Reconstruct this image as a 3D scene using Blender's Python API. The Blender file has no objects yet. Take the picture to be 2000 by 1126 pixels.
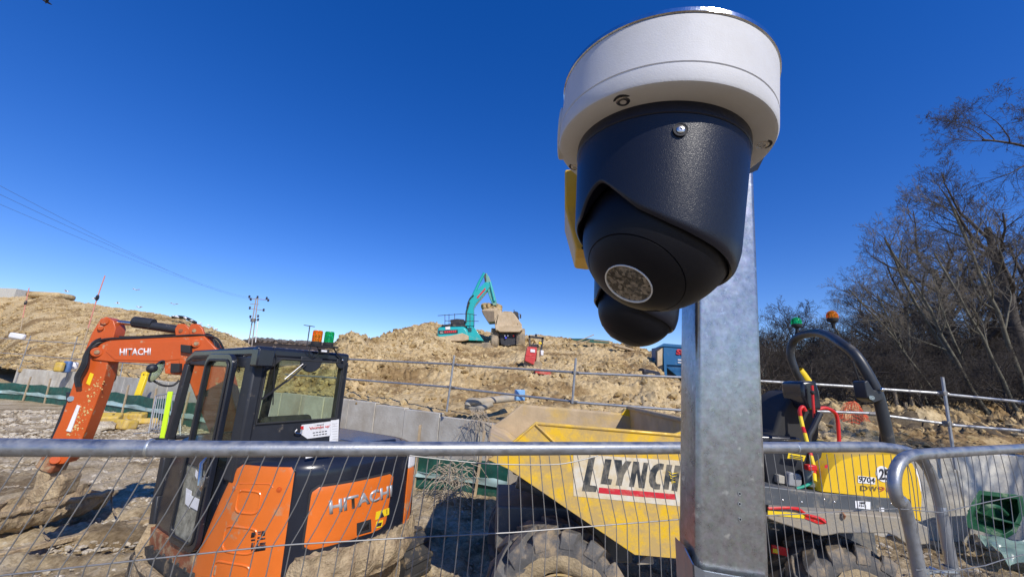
import bpy, math, random
import numpy as np
from mathutils import Vector, Matrix
random.seed(7); RNG = np.random.default_rng(11)
rad = math.radians
# ------------------------------------------------------------------ camera
F, CX, CY = 760.0, 1000.0, 563.0
PITCH, ROLL = rad(13.0), rad(2.6)
CAM = np.array([0.0, 0.0, 2.2])
_f = np.array([0, math.cos(PITCH), math.sin(PITCH)]); _r = np.array([1.0, 0, 0]); _u = np.cross(_r, _f)
CR = math.cos(ROLL)*_r + math.sin(ROLL)*_u
CU = -math.sin(ROLL)*_r + math.cos(ROLL)*_u
CF = _f
cd = bpy.data.cameras.new('camera'); cam = bpy.data.objects.new('camera', cd)
bpy.context.scene.collection.objects.link(cam)
cam.matrix_world = Matrix(((CR[0], CU[0], -CF[0], CAM[0]), (CR[1], CU[1], -CF[1], CAM[1]), (CR[2], CU[2], -CF[2], CAM[2]), (0, 0, 0, 1)))
cd.sensor_width = 36; cd.lens = 36*F/2000.0; cd.clip_start = 0.02; cd.clip_end = 6000
bpy.context.scene.camera = cam
# ------------------------------------------------------------------ light
SUN_AZ, SUN_EL = 150.0, 39.0          # azimuth clockwise from the view direction (+Y)
sc = bpy.context.scene
w = bpy.data.worlds.new('World'); sc.world = w; w.use_nodes = True
nt = w.node_tree; bg = nt.nodes['Background']
sky = nt.nodes.new('ShaderNodeTexSky'); sky.sky_type = 'NISHITA'; sky.sun_disc = False
sky.sun_elevation = rad(SUN_EL); sky.sun_rotation = rad(SUN_AZ)
sky.altitude = 1500; sky.air_density = 1.0; sky.dust_density = 0.1; sky.ozone_density = 3.0
hs_ = nt.nodes.new('ShaderNodeHueSaturation'); hs_.inputs['Saturation'].default_value = 1.48; hs_.inputs['Hue'].default_value = 0.522; hs_.inputs['Value'].default_value = 1.62; gm_ = nt.nodes.new('ShaderNodeGamma'); gm_.inputs[1].default_value = 0.84; nt.links.new(sky.outputs['Color'], gm_.inputs[0]); nt.links.new(gm_.outputs[0], hs_.inputs['Color']); nt.links.new(hs_.outputs['Color'], bg.inputs['Color']); bg.inputs['Strength'].default_value = 0.13
sd = bpy.data.lights.new('sun', 'SUN'); sd.energy = 4.4; sd.angle = rad(0.53); sd.color = (1.0, 0.95, 0.87)
so = bpy.data.objects.new('sun', sd); sc.collection.objects.link(so)
_s = Vector((math.sin(rad(SUN_AZ))*math.cos(rad(SUN_EL)), math.cos(rad(SUN_AZ))*math.cos(rad(SUN_EL)), math.sin(rad(SUN_EL))))
so.rotation_euler = _s.to_track_quat('Z', 'Y').to_euler()
sc.view_settings.view_transform = 'Standard'; sc.view_settings.look = 'None'
sc.view_settings.exposure = 0.0; sc.view_settings.gamma = 1.0; sc.view_settings.use_curve_mapping = False

# ------------------------------------------------------------------ pixel rays (photo pixels, 2000 wide)
def ray(px, py): return CF + CR*(px-CX)/F - CU*(py-CY)/F
def PY(px, py, Y): d = ray(px, py); return CAM + d*(Y/d[1])
def PZ(px, py, z): d = ray(px, py); return CAM + d*((z-CAM[2])/d[2])
def PP(px, py, p0, n):
    d = ray(px, py); p0 = np.array(p0, float); n = np.array(n, float)
    return CAM + d*(((p0-CAM) @ n)/(d @ n))
def slope(px, py): d = ray(px, py); return d[0]/d[1], d[2]/d[1]

# ------------------------------------------------------------------ materials
MATS = {}
def col4(c): return (c[0], c[1], c[2], 1.0)
def mat(name, color, rough=0.6, metal=0.0, var=0.15, vscale=6.0, dirt=None, damt=0.0, dscale=3.0, dsharp=0.12,
        bump=0.0, bscale=40.0, spec=0.5, coat=0.0, drough=0.9, trans=0.0, alpha=1.0, speck=0.0, dark=None):
    """principled paint / metal / earth with colour variation, shaped dirt patches and fine relief"""
    if name in MATS: return MATS[name]
    m = bpy.data.materials.new(name); m.use_nodes = True; t = m.node_tree; N = t.nodes; L = t.links
    b = N['Principled BSDF']; tc = N.new('ShaderNodeTexCoord')
    b.inputs['Roughness'].default_value = rough; b.inputs['Metallic'].default_value = metal
    b.inputs['Specular IOR Level'].default_value = spec; b.inputs['Coat Weight'].default_value = coat
    b.inputs['Coat Roughness'].default_value = 0.08
    b.inputs['Transmission Weight'].default_value = trans; b.inputs['Alpha'].default_value = alpha
    def noise(sc_, det=6, r=0.6):
        n = N.new('ShaderNodeTexNoise'); n.inputs['Scale'].default_value = sc_; n.inputs['Detail'].default_value = det
        n.inputs['Roughness'].default_value = r; L.new(tc.outputs['Object'], n.inputs['Vector']); return n
    n1 = noise(vscale)
    r1 = N.new('ShaderNodeValToRGB'); r1.color_ramp.elements[0].position = 0.3; r1.color_ramp.elements[1].position = 0.7
    lo = dark if dark else tuple(c*(1-var) for c in color); hi = tuple(min(1, c*(1+var)) for c in color)
    r1.color_ramp.elements[0].color = col4(lo); r1.color_ramp.elements[1].color = col4(hi)
    L.new(n1.outputs['Fac'], r1.inputs['Fac']); out = r1.outputs['Color']; rin = None
    if dirt and damt > 0:
        n2 = noise(dscale, 10, 0.7); r2 = N.new('ShaderNodeValToRGB'); c = 1-damt
        c = 0.5 + (0.5-damt)*0.5
        r2.color_ramp.elements[0].position = max(0, c-dsharp); r2.color_ramp.elements[1].position = min(1, c+dsharp)
        L.new(n2.outputs['Fac'], r2.inputs['Fac'])
        mx = N.new('ShaderNodeMix'); mx.data_type = 'RGBA'; L.new(r2.outputs['Color'], mx.inputs[0])
        L.new(out, mx.inputs[6]); mx.inputs[7].default_value = col4(dirt); out = mx.outputs[2]
        mr = N.new('ShaderNodeMapRange'); mr.inputs[3].default_value = rough; mr.inputs[4].default_value = drough
        L.new(r2.outputs['Color'], mr.inputs[0]); L.new(mr.outputs[0], b.inputs['Roughness'])
        if metal > 0:
            mm = N.new('ShaderNodeMapRange'); mm.inputs[3].default_value = metal; mm.inputs[4].default_value = 0
            L.new(r2.outputs['Color'], mm.inputs[0]); L.new(mm.outputs[0], b.inputs['Metallic'])
    elif speck == 0 and rough > 0.12:
        mr = N.new('ShaderNodeMapRange'); mr.inputs[3].default_value = rough*0.8; mr.inputs[4].default_value = min(1, rough*1.2)
        L.new(n1.outputs['Fac'], mr.inputs[0]); L.new(mr.outputs[0], b.inputs['Roughness'])
    L.new(out, b.inputs['Base Color'])
    if bump > 0:
        n3 = noise(bscale, 4 if speck == 0 else 1, 0.6); bp = N.new('ShaderNodeBump'); bp.inputs['Strength'].default_value = bump
        bp.inputs['Distance'].default_value = 1.0/bscale if speck == 0 else 0.4/bscale
        L.new(n3.outputs['Fac'], bp.inputs['Height']); L.new(bp.outputs['Normal'], b.inputs['Normal'])
    MATS[name] = m; return m
MUD = (0.40, 0.29, 0.165); MUDL = (0.46, 0.35, 0.21)

# ------------------------------------------------------------------ mesh builder
def rotz(a): c, s = math.cos(a), math.sin(a); return np.array([[c, -s, 0], [s, c, 0], [0, 0, 1.0]])
def roty(a): c, s = math.cos(a), math.sin(a); return np.array([[c, 0, s], [0, 1, 0], [-s, 0, c]])
def rotx(a): c, s = math.cos(a), math.sin(a); return np.array([[1, 0, 0], [0, c, -s], [0, s, c]])
def unit(v): v = np.array(v, float); return v/max(1e-12, np.linalg.norm(v))
def basis(zv):
    z = unit(zv); a = np.array([0, 0, 1.0]) if abs(z[2]) < 0.9 else np.array([1.0, 0, 0])
    x = unit(np.cross(a, z)); y = np.cross(z, x); return np.stack([x, y, z], 1)
class MB:
    def __init__(s): s.v = []; s.f = []; s.n = 0
    def add(s, vs, fs):
        vs = [tuple(map(float, p)) for p in vs]; s.v += vs; s.f += [tuple(i+s.n for i in f) for f in fs]; s.n += len(vs); return s
    def box(s, c, size, R=None):
        h = np.array(size, float)/2; P = []
        for sx in (-1, 1):
            for sy in (-1, 1):
                for sz in (-1, 1):
                    p = np.array([sx*h[0], sy*h[1], sz*h[2]]); P.append((R @ p if R is not None else p)+np.array(c, float))
        return s.add(P, [(0, 1, 3, 2), (4, 6, 7, 5), (0, 4, 5, 1), (2, 3, 7, 6), (0, 2, 6, 4), (1, 5, 7, 3)])
    def box2(s, a, b): a = np.array(a, float); b = np.array(b, float); return s.box((a+b)/2, np.abs(b-a))
    def prism(s, poly, ext):
        poly = [np.array(p, float) for p in poly]; e = np.array(ext, float); n = len(poly)
        nr = np.zeros(3)
        for i in range(n): nr += np.cross(poly[i]-poly[0], poly[(i+1) % n]-poly[0])
        if nr @ e > 0: poly = poly[::-1]
        vs = poly+[p+e for p in poly]
        fs = [tuple(range(n)), tuple(range(2*n-1, n-1, -1))]+[(i, i+n, (i+1) % n+n, (i+1) % n) for i in range(n)]
        fs = [fs[0], fs[1]]+[f[::-1] for f in [(i, (i+1) % n, (i+1) % n+n, i+n) for i in range(n)]]
        return s.add(vs, fs)
    def tube(s, pts, r, n=8, cap=True):
        pts = [np.array(p, float) for p in pts]; m = len(pts); rs = [r]*m if np.isscalar(r) else r
        up = None; base = s.n; V = []
        for i, p in enumerate(pts):
            t = unit((pts[min(i+1, m-1)]-pts[max(i-1, 0)]))
            if up is None: B = basis(t); x = B[:, 0]
            else: x = unit(up - t*(up @ t))
            up = x; y = np.cross(t, x)
            for k in range(n): a = 2*math.pi*k/n; V.append(p+rs[i]*(math.cos(a)*x+math.sin(a)*y))
        Fc = []
        for i in range(m-1):
            for k in range(n): Fc.append((i*n+k, i*n+(k+1) % n, (i+1)*n+(k+1) % n, (i+1)*n+k))
        if cap: Fc.append(tuple(range(n-1, -1, -1))); Fc.append(tuple((m-1)*n+k for k in range(n)))
        return s.add(V, Fc)
    def lathe(s, prof, n=32, c=(0, 0, 0), R=None, cap=True):
        V = []; m = len(prof)
        for (r, z) in prof:
            for k in range(n):
                a = 2*math.pi*k/n; p = np.array([r*math.cos(a), r*math.sin(a), z]); V.append((R @ p if R is not None else p)+np.array(c, float))
        Fc = [(i*n+k, i*n+(k+1) % n, (i+1)*n+(k+1) % n, (i+1)*n+k) for i in range(m-1) for k in range(n)]
        if cap: Fc.append(tuple(range(n-1, -1, -1))); Fc.append(tuple((m-1)*n+k for k in range(n)))
        return s.add(V, Fc)
    def cyl(s, a, b, r, n=16, r2=None):
        a = np.array(a, float); b = np.array(b, float); return s.tube([a, b], [r, r if r2 is None else r2], n)
    def grid(s, fn, nu, nv, thick=None):
        P = np.array([[fn(i/(nu-1), j/(nv-1)) for j in range(nv)] for i in range(nu)], float)
        if thick is None:
            return s.add(P.reshape(-1, 3), [(i*nv+j, (i+1)*nv+j, (i+1)*nv+j+1, i*nv+j+1) for i in range(nu-1) for j in range(nv-1)])
        du = np.gradient(P, axis=0); dv = np.gradient(P, axis=1); nn = np.cross(du, dv); nn /= np.linalg.norm(nn, axis=2, keepdims=True)+1e-12
        Q = P-nn*thick; k = nu*nv; fs = []
        for i in range(nu-1):
            for j in range(nv-1):
                a, b_, c, d = i*nv+j, (i+1)*nv+j, (i+1)*nv+j+1, i*nv+j+1
                fs += [(a, b_, c, d), (d+k, c+k, b_+k, a+k)]
        edge = [i*nv for i in range(nu)]+[(nu-1)*nv+j for j in range(1, nv)]+[i*nv+nv-1 for i in range(nu-2, -1, -1)]+[j for j in range(nv-2, 0, -1)]
        for a, b_ in zip(edge, edge[1:]+edge[:1]): fs.append((b_, a, a+k, b_+k))
        return s.add(np.concatenate([P.reshape(-1, 3), Q.reshape(-1, 3)]), fs)
    def ball(s, c, r, nu=16, nv=10, R=None):
        r = np.array([r]*3 if np.isscalar(r) else r, float); prof = []
        V = []; Fc = []
        for j in range(nv+1):
            th = math.pi*j/nv
            for k in range(nu):
                a = 2*math.pi*k/nu; p = np.array([math.sin(th)*math.cos(a), math.sin(th)*math.sin(a), -math.cos(th)])*r
                V.append((R @ p if R is not None else p)+np.array(c, float))
        for j in range(nv):
            for k in range(nu): Fc.append((j*nu+k, j*nu+(k+1) % nu, (j+1)*nu+(k+1) % nu, (j+1)*nu+k))
        return s.add(V, Fc)
    def jitter(s, a, freq=3.0, seed=0):
        V = np.array(s.v); s.v = [tuple(p) for p in V + np.stack([fbm(V*freq+seed+17.3*k, 3) for k in range(3)], 1)*a]; return s
    def build(s, name, m, parent=None, smooth=35, bevel=0.0, seg=2, loc=None):
        me = bpy.data.meshes.new(name)
        vs = np.array(s.v) - (np.array(loc) if loc is not None else 0)
        me.from_pydata([tuple(p) for p in vs], [], s.f); me.materials.append(m)
        if smooth: me.polygons.foreach_set('use_smooth', [True]*len(me.polygons)); me.set_sharp_from_angle(angle=rad(smooth))
        me.update(); o = bpy.data.objects.new(name, me); sc.collection.objects.link(o)
        if loc is not None and parent is None: o.location = loc
        if parent is not None: o.parent = parent
        if bevel > 0:
            bm_ = o.modifiers.new('bevel', 'BEVEL'); bm_.width = bevel; bm_.segments = seg; bm_.limit_method = 'ANGLE'; bm_.angle_limit = rad(40)
        return o
def raw_mesh(name, V, Q, m, smooth=True):
    """fast mesh from numpy arrays (all faces with the same number of corners)"""
    V = np.asarray(V, np.float32); Q = np.asarray(Q, np.int32); k = Q.shape[1]
    me = bpy.data.meshes.new(name); me.vertices.add(len(V)); me.vertices.foreach_set('co', V.ravel())
    me.loops.add(Q.size); me.loops.foreach_set('vertex_index', Q.ravel()); me.polygons.add(len(Q))
    me.polygons.foreach_set('loop_start', np.arange(0, Q.size, k, dtype=np.int32))
    me.polygons.foreach_set('use_smooth', np.full(len(Q), smooth)); me.update(calc_edges=True); me.materials.append(m); return me
def link(name, me, parent=None):
    o = bpy.data.objects.new(name, me); sc.collection.objects.link(o)
    if parent is not None: o.parent = parent
    return o
def tag(o, label=None, cat=None, group=None, kind=None):
    if label: o['label'] = label
    if cat: o['category'] = cat
    if group: o['group'] = group
    if kind: o['kind'] = kind
    return o
def thing(name, label, cat, loc=(0, 0, 0), R=None, group=None):
    o = bpy.data.objects.new(name, None); sc.collection.objects.link(o); o.empty_display_size = 0.2
    M = np.eye(4); M[:3, :3] = np.eye(3) if R is None else R; M[:3, 3] = loc
    o.matrix_world = Matrix(M.tolist()); return tag(o, label, cat, group)
def part(name, mb, m, root, wl=None, **k):
    """part given in world coordinates, under an unrotated root at wl"""
    return mb.build(name, m, root, loc=wl if wl is not None else tuple(root.location), **k)
# ------------------------------------------------------------------ noise
def _h(ix, iy, iz):
    h = (ix.astype(np.int64)*374761393 + iy.astype(np.int64)*668265263 + iz.astype(np.int64)*2147483647) & 0xffffffff
    h = ((h ^ (h >> 13))*1274126177) & 0xffffffff
    return ((h ^ (h >> 16)) & 0xffff)/32767.5 - 1
def vnoise(P):
    I = np.floor(P).astype(np.int64); f = P-I; f = f*f*(3-2*f); r = 0
    for a in (0, 1):
        for b in (0, 1):
            for c in (0, 1):
                wgt = (f[:, 0] if a else 1-f[:, 0])*(f[:, 1] if b else 1-f[:, 1])*(f[:, 2] if c else 1-f[:, 2])
                r = r + wgt*_h(I[:, 0]+a, I[:, 1]+b, I[:, 2]+c)
    return r
def fbm(P, o=5, g=0.5, l=2.03):
    P = np.asarray(P, float); r = 0; a = 1
    for k in range(o): r = r + a*vnoise(P+k*31.7); P = P*l; a *= g
    return r
def ridged(P, o=5, g=0.55, l=2.07):
    P = np.asarray(P, float); r = 0; a = 1
    for k in range(o): r = r + a*(1-2*np.abs(vnoise(P+k*13.1))); P = P*l; a *= g
    return r
def cell(P):
    """voronoi-like clods: distance to nearest jittered feature point, 2D, value 0..1"""
    I = np.floor(P).astype(np.int64); best = np.full(len(P), 9.0); hid = np.zeros(len(P))
    for a in (-1, 0, 1):
        for b in (-1, 0, 1):
            X = I[:, 0]+a; Y = I[:, 1]+b; z = np.zeros_like(X)
            fx = X+0.5+0.45*_h(X, Y, z+5); fy = Y+0.5+0.45*_h(X, Y, z+9)
            d = np.hypot(P[:, 0]-fx, P[:, 1]-fy); k = d < best; best = np.where(k, d, best); hid = np.where(k, _h(X, Y, z+3), hid)
    return np.clip(best, 0, 1), hid
# ------------------------------------------------------------------ lettering: text mesh stretched onto three corner points
def lettering(s, O, U, V, m, parent, name='lettering', off=0.0, depth=0.0015, bold=0.0, world=True, fn=None):
    """O = bottom left, U = bottom right, V = top left of the word"""
    cu = bpy.data.curves.new('text', 'FONT'); cu.body = s; cu.size = 1; cu.offset = bold; cu.fill_mode = 'BOTH'; cu.resolution_u = 3
    to = bpy.data.objects.new('text', cu); sc.collection.objects.link(to)
    bpy.context.view_layer.update()
    me = bpy.data.meshes.new_from_object(to.evaluated_get(bpy.context.evaluated_depsgraph_get())); bpy.data.objects.remove(to)
    P = np.zeros(len(me.vertices)*3); me.vertices.foreach_get('co', P); P = P.reshape(-1, 3)
    lo = P.min(0); hi = P.max(0); q = (P-lo)/(np.maximum(hi-lo, 1e-6))
    O = np.array(O, float); u = np.array(U, float)-O; v = np.array(V, float)-O; n = unit(np.cross(u, v))
    W = O + q[:, :1]*u + q[:, 1:2]*v + n*off
    if fn is not None:
        W = np.array([fn(a, b) for a, b in q[:, :2]]); 
    elif world and parent is not None:
        bpy.context.view_layer.update(); Mi = np.array(parent.matrix_world.inverted()); W = W @ Mi[:3, :3].T + Mi[:3, 3]
    me.vertices.foreach_set('co', W.astype(np.float32).ravel()); me.update(); me.materials.clear(); me.materials.append(m)
    me.name = name; o = link(name, me, parent)
    so_ = o.modifiers.new('thick', 'SOLIDIFY'); so_.thickness = depth; so_.offset = 1
    return o
# ================================================================== SETTING
def earth(name, c1, c2, c3, sc1=1.2, rough=0.95, bump=0.6, bs=30):
    m = bpy.data.materials.new(name); m.use_nodes = True; t = m.node_tree; N = t.nodes; L = t.links; b = N['Principled BSDF']
    b.inputs['Roughness'].default_value = rough; b.inputs['Specular IOR Level'].default_value = 0.15
    tc = N.new('ShaderNodeTexCoord')
    def noise(s_, d=8, r=0.65):
        n = N.new('ShaderNodeTexNoise'); n.inputs['Scale'].default_value = s_; n.inputs['Detail'].default_value = d; n.inputs['Roughness'].default_value = r
        L.new(tc.outputs['Object'], n.inputs['Vector']); return n
    a = noise(sc1*0.25, 10, 0.7); r = N.new('ShaderNodeValToRGB'); e = r.color_ramp.elements
    e[0].position = 0.42; e[0].color = col4(c1); e[1].position = 0.62; e[1].color = col4(c3); k = e.new(0.49); k.color = col4(c2)
    L.new(a.outputs['Fac'], r.inputs['Fac'])
    b2 = noise(sc1*6, 8, 0.7); r2 = N.new('ShaderNodeValToRGB'); r2.color_ramp.elements[0].position = 0.3; r2.color_ramp.elements[1].position = 0.7
    r2.color_ramp.elements[0].color = (0.50, 0.46, 0.40, 1); r2.color_ramp.elements[1].color = (1.22, 1.22, 1.22, 1)
    L.new(b2.outputs['Fac'], r2.inputs['Fac'])
    mx = N.new('ShaderNodeMix'); mx.data_type = 'RGBA'; mx.blend_type = 'MULTIPLY'; mx.inputs[0].default_value = 1
    L.new(r.outputs['Color'], mx.inputs[6]); L.new(r2.outputs['Color'], mx.inputs[7]); L.new(mx.outputs[2], b.inputs['Base Color'])
    n3 = noise(bs, 8, 0.75); bp = N.new('ShaderNodeBump'); bp.inputs['Strength'].default_value = bump; bp.inputs['Distance'].default_value = 0.04
    L.new(n3.outputs['Fac'], bp.inputs['Height']); L.new(bp.outputs['Normal'], b.inputs['Normal'])
    return m
m_dirt = earth('clay_soil', (0.30, 0.20, 0.095), (0.54, 0.40, 0.21), (0.64, 0.50, 0.29), bump=.9, bs=14)
m_ground = earth('gravelly_ground', (0.28, 0.205, 0.115), (0.53, 0.415, 0.25), (0.68, 0.57, 0.40), 3.0, bump=1.0, bs=28)
m_stone = earth('pale_stone', (0.42, 0.35, 0.25), (0.58, 0.50, 0.37), (0.72, 0.66, 0.54), 6.0)
m_leaf = earth('leaf_litter_floor', (0.075, 0.055, 0.035), (0.13, 0.10, 0.065), (0.24, 0.19, 0.12), 3.0)
m_clod = earth('clay_clod', (0.40, 0.28, 0.13), (0.54, 0.40, 0.20), (0.64, 0.50, 0.28), 2.0)

# --- wall line in plan (x, y)
WTOP = 1.35
WALL = [(-60, 46.0), (-34.9, 28.6), (-29.3, 27.0), (-4.5, 11.6), (-2.6, 10.4), (-0.57, 9.1), (0.9, 8.3), (7.2, 6.6), (14.0, 6.3), (30, 6.0)]
WZ = np.array([1.35, 1.35, 1.35, 1.41, 1.33, 1.22, 1.22, 1.35, 1.35, 1.35])
wt = np.array([x/y for x, y in WALL]); wx = np.array([x for x, y in WALL]); wy = np.array([y for x, y in WALL])
def wall_top(t): return np.interp(t, wt, WZ)
def wall_Y(t):
    t = np.asarray(t, float); o = np.zeros_like(t)
    for i in range(len(WALL)-1):
        (x0, y0), (x1, y1) = WALL[i], WALL[i+1]; dx, dy = x1-x0, y1-y0
        m = (t >= wt[i]) & (t <= wt[i+1]); k = (x0-t*y0)/(t*dy-dx+1e-12); o = np.where(m, y0+k*dy, o)
    o = np.where(t < wt[0], wy[0], o); return np.where(t > wt[-1], wy[-1], o)
# --- ridge line of the earth bank, as seen: photo x, photo y, distance
RIDGE = [(-500, 560, 70), (0, 576, 66), (60, 579, 66), (100, 575, 64), (130, 586, 62), (200, 596, 60), (300, 611, 56), (370, 628, 54), (440, 650, 50), (490, 676, 46), (540, 697, 38),
         (600, 700, 26), (640, 676, 21), (660, 657, 19.5), (685, 649, 19), (708, 655, 19), (730, 664, 21), (780, 644, 27), (850, 629, 34), (890, 640, 35), (950, 648, 36), (1020, 654, 36), (1060, 657, 36),
         (1150, 665, 33), (1240, 675, 29), (1275, 688, 26), (1305, 728, 25), (1350, 738, 25), (1440, 738, 25), (1500, 742, 24), (1700, 756, 26), (2000, 778, 30), (2600, 830, 30)]
rt = np.array([slope(p[0], p[1])[0] for p in RIDGE]); rY = np.array([p[2] for p in RIDGE], float)
rz = np.array([CAM[2]+slope(p[0], p[1])[1]*p[2] for p in RIDGE])
def bank_xyz(t, s):
    Yw = wall_Y(t)+0.16; Yr = np.interp(t, rt, rY); zr = np.interp(t, rt, rz)
    s1 = np.clip(s, 0, 1); Y = Yw + (Yr-Yw)*s
    left = np.clip((-t-0.62)/0.15, 0, 1); right = np.clip((t-0.5)/0.2, 0, 1)
    prof = (1-left)*s1 + left*(s1**1.25)
    prof = prof*(1-right) + right*np.clip(s1, 0, 1)
    zw = wall_top(t); zz = (zw-0.10) + (zr-zw+0.10)*prof
    over = np.clip(s-1, 0, None); zz = zz - over*over*6.0 - over*1.2
    zz = zz - .55*np.exp(-((t+.075)/.10)**2)*np.clip((Y-17)/5, 0, 1)*np.clip((31.5-Y)/2.5, 0, 1)
    return t*Y, Y, zz
def bank_noise(x, y, s, t):
    P = np.stack([x, y, np.zeros_like(x)], 1)
    amp = np.clip(s*6, 0.15, 1); near = np.clip(14.0/np.maximum(y, 6), 0.35, 1.3)
    lump = 0.26*fbm(P*0.35, 3)+0.16*(ridged(P*1.0+5, 4)-.35)
    d1, h1 = cell(P[:, :2]*1.7+0.8*np.stack([fbm(P*1.1, 2), fbm(P*1.1+9, 2)], 1)); d2, h2 = cell(P[:, :2]*4.3+0.5*np.stack([fbm(P*3, 2), fbm(P*3+9, 2)], 1))
    patch = np.clip(0.5+fbm(P*0.22+3.3, 3)*0.9, 0.05, 1)
    d4, h4 = cell(P[:, :2]*9.5+0.5*np.stack([fbm(P*6, 2), fbm(P*6+9, 2)], 1))
    ter = fbm(np.stack([x*.25, y*.9, 0*x], 1)+4, 3); ter = .16*np.tanh(ter*5)*np.clip((18-y)/6, 0, 1)*np.clip(s*5, 0, 1)
    clod = 0.50*(0.42-d1)*(0.6+0.5*h1)*patch+0.26*(0.42-d2)*(0.6+0.6*h2)+0.08*(.42-d4)*(.6+.5*h4)+0.05*fbm(P*7, 3)+ter*2
    return amp*(lump*0.5+clod-.05)
def bank_z(x, y):
    """height of the bank at a plan point"""
    t = np.array([x/y]); Yw = wall_Y(t)+0.16; Yr = np.interp(t, rt, rY); s = (y-Yw)/(Yr-Yw)
    X, Y, Z = bank_xyz(t, s); return float(Z[0]+bank_noise(np.array([x]), np.array([y]), s, t)[0])
nu_, nv_ = 1050, 420
tt = np.concatenate([np.linspace(-1.75, -1.4, 30), np.linspace(-1.4, 1.45, nu_-60)[1:], np.linspace(1.45, 2.4, 32)[1:]]); nu_ = len(tt)
ss = np.concatenate([np.linspace(0, 1.02, nv_-45)**1.25, np.linspace(1.04, 1.9, 45)]); nv_ = len(ss)
T, S = np.meshgrid(tt, ss, indexing='ij'); T = T.ravel(); S = S.ravel()
X, Y, Z = bank_xyz(T, S); Z = Z + bank_noise(X, Y, S, T)
nz = np.stack([X, Y, Z], 1); X = X+0.05*fbm(nz*2.3, 3); Y = Y + np.clip(S*8, 0, 1)*0.07*fbm(nz*2.3+40, 3)
idx = np.arange(nu_*nv_).reshape(nu_, nv_)
Q = np.stack([idx[:-1, :-1], idx[1:, :-1], idx[1:, 1:], idx[:-1, 1:]], -1).reshape(-1, 4)
s2 = np.linspace(0, 1, 90); t2 = np.linspace(.60, 2.35, 260); T2, S2 = np.meshgrid(t2, s2, indexing='ij'); T2 = T2.ravel(); S2 = S2.ravel()
Yw2 = wall_Y(T2)+.16; Yr2 = np.interp(T2, rt, rY); Y0_ = 10.2+1.6*fbm(np.stack([T2*6, 0*T2, 0*T2], 1), 3)+8*np.clip(.70-T2, 0, 1)*8*.5; sl2 = (Y0_-Yw2)/(Yr2-Yw2); SS2 = sl2+(1.6-sl2)*S2**1.5
x2, y2, z2 = bank_xyz(T2, SS2); z2 = z2+bank_noise(x2, y2, SS2, T2)*.8+.11*np.clip(S2*14, -.4, 1)-.05; idx = np.arange(260*90).reshape(260, 90)
Q2 = np.stack([idx[:-1, :-1], idx[1:, :-1], idx[1:, 1:], idx[:-1, 1:]], -1).reshape(-1, 4)
tag(link('woodland_floor', raw_mesh('woodland_floor', np.stack([x2, y2, z2], 1), Q2, m_leaf, True)), kind='structure')
# a skirt closes the bank at the back down to the ground
bank = link('earth_bank', raw_mesh('earth_bank', np.stack([X, Y, Z], 1), Q, m_dirt, True)); tag(bank, kind='structure')

# --- ground sheet, 360 degrees, dense in front of the camera
ang = np.concatenate([np.linspace(-180, -62, 40), np.linspace(-62, 62, 620)[1:], np.linspace(62, 180, 40)[1:]])
rr = np.concatenate([[0.02], np.geomspace(0.7, 16, 360), np.geomspace(16.5, 3000, 60)])
A, R_ = np.meshgrid(np.radians(ang), rr, indexing='ij'); gx = (R_*np.sin(A)).ravel(); gy = (R_*np.cos(A)).ravel()
P = np.stack([gx, gy, 0*gx], 1); fade = np.clip(1.6-np.hypot(gx, gy)/22, 0, 1)
d3, h3 = cell(P[:, :2]*7+0.4*np.stack([fbm(P*5, 2), fbm(P*5+9, 2)], 1))
gz = fade*(0.05*fbm(P*0.7, 3)+0.035*ridged(P*1.9, 4)+0.06*(0.45-d3)*(0.6+0.6*h3)+0.018*fbm(P*14, 3))
# wheel ruts left of the machine
for (ax, ay, bx, by) in ((-9, 4.2, -3.6, 5.6), (-9, 5.1, -3.4, 6.6)):
    dx, dy = bx-ax, by-ay; Lr = math.hypot(dx, dy); dd = np.abs((gx-ax)*dy-(gy-ay)*dx)/Lr; al = ((gx-ax)*dx+(gy-ay)*dy)/Lr
    gz -= 0.10*np.exp(-(dd/0.2)**2)*np.clip(al+.5, 0, 1)*np.clip(Lr-al, 0, 1); gz += 0.05*np.exp(-((dd-0.34)/0.12)**2)*np.clip(al+.5, 0, 1)*np.clip(Lr-al, 0, 1)
ng, nr_ = len(ang), len(rr); idx = np.arange(ng*nr_).reshape(ng, nr_)
Q = np.stack([idx[:-1, :-1], idx[:-1, 1:], idx[1:, 1:], idx[1:, :-1]], -1).reshape(-1, 4)
ground = link('ground', raw_mesh('ground', np.stack([gx, gy, gz], 1), Q, m_ground, True)); tag(ground, kind='structure')

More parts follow.
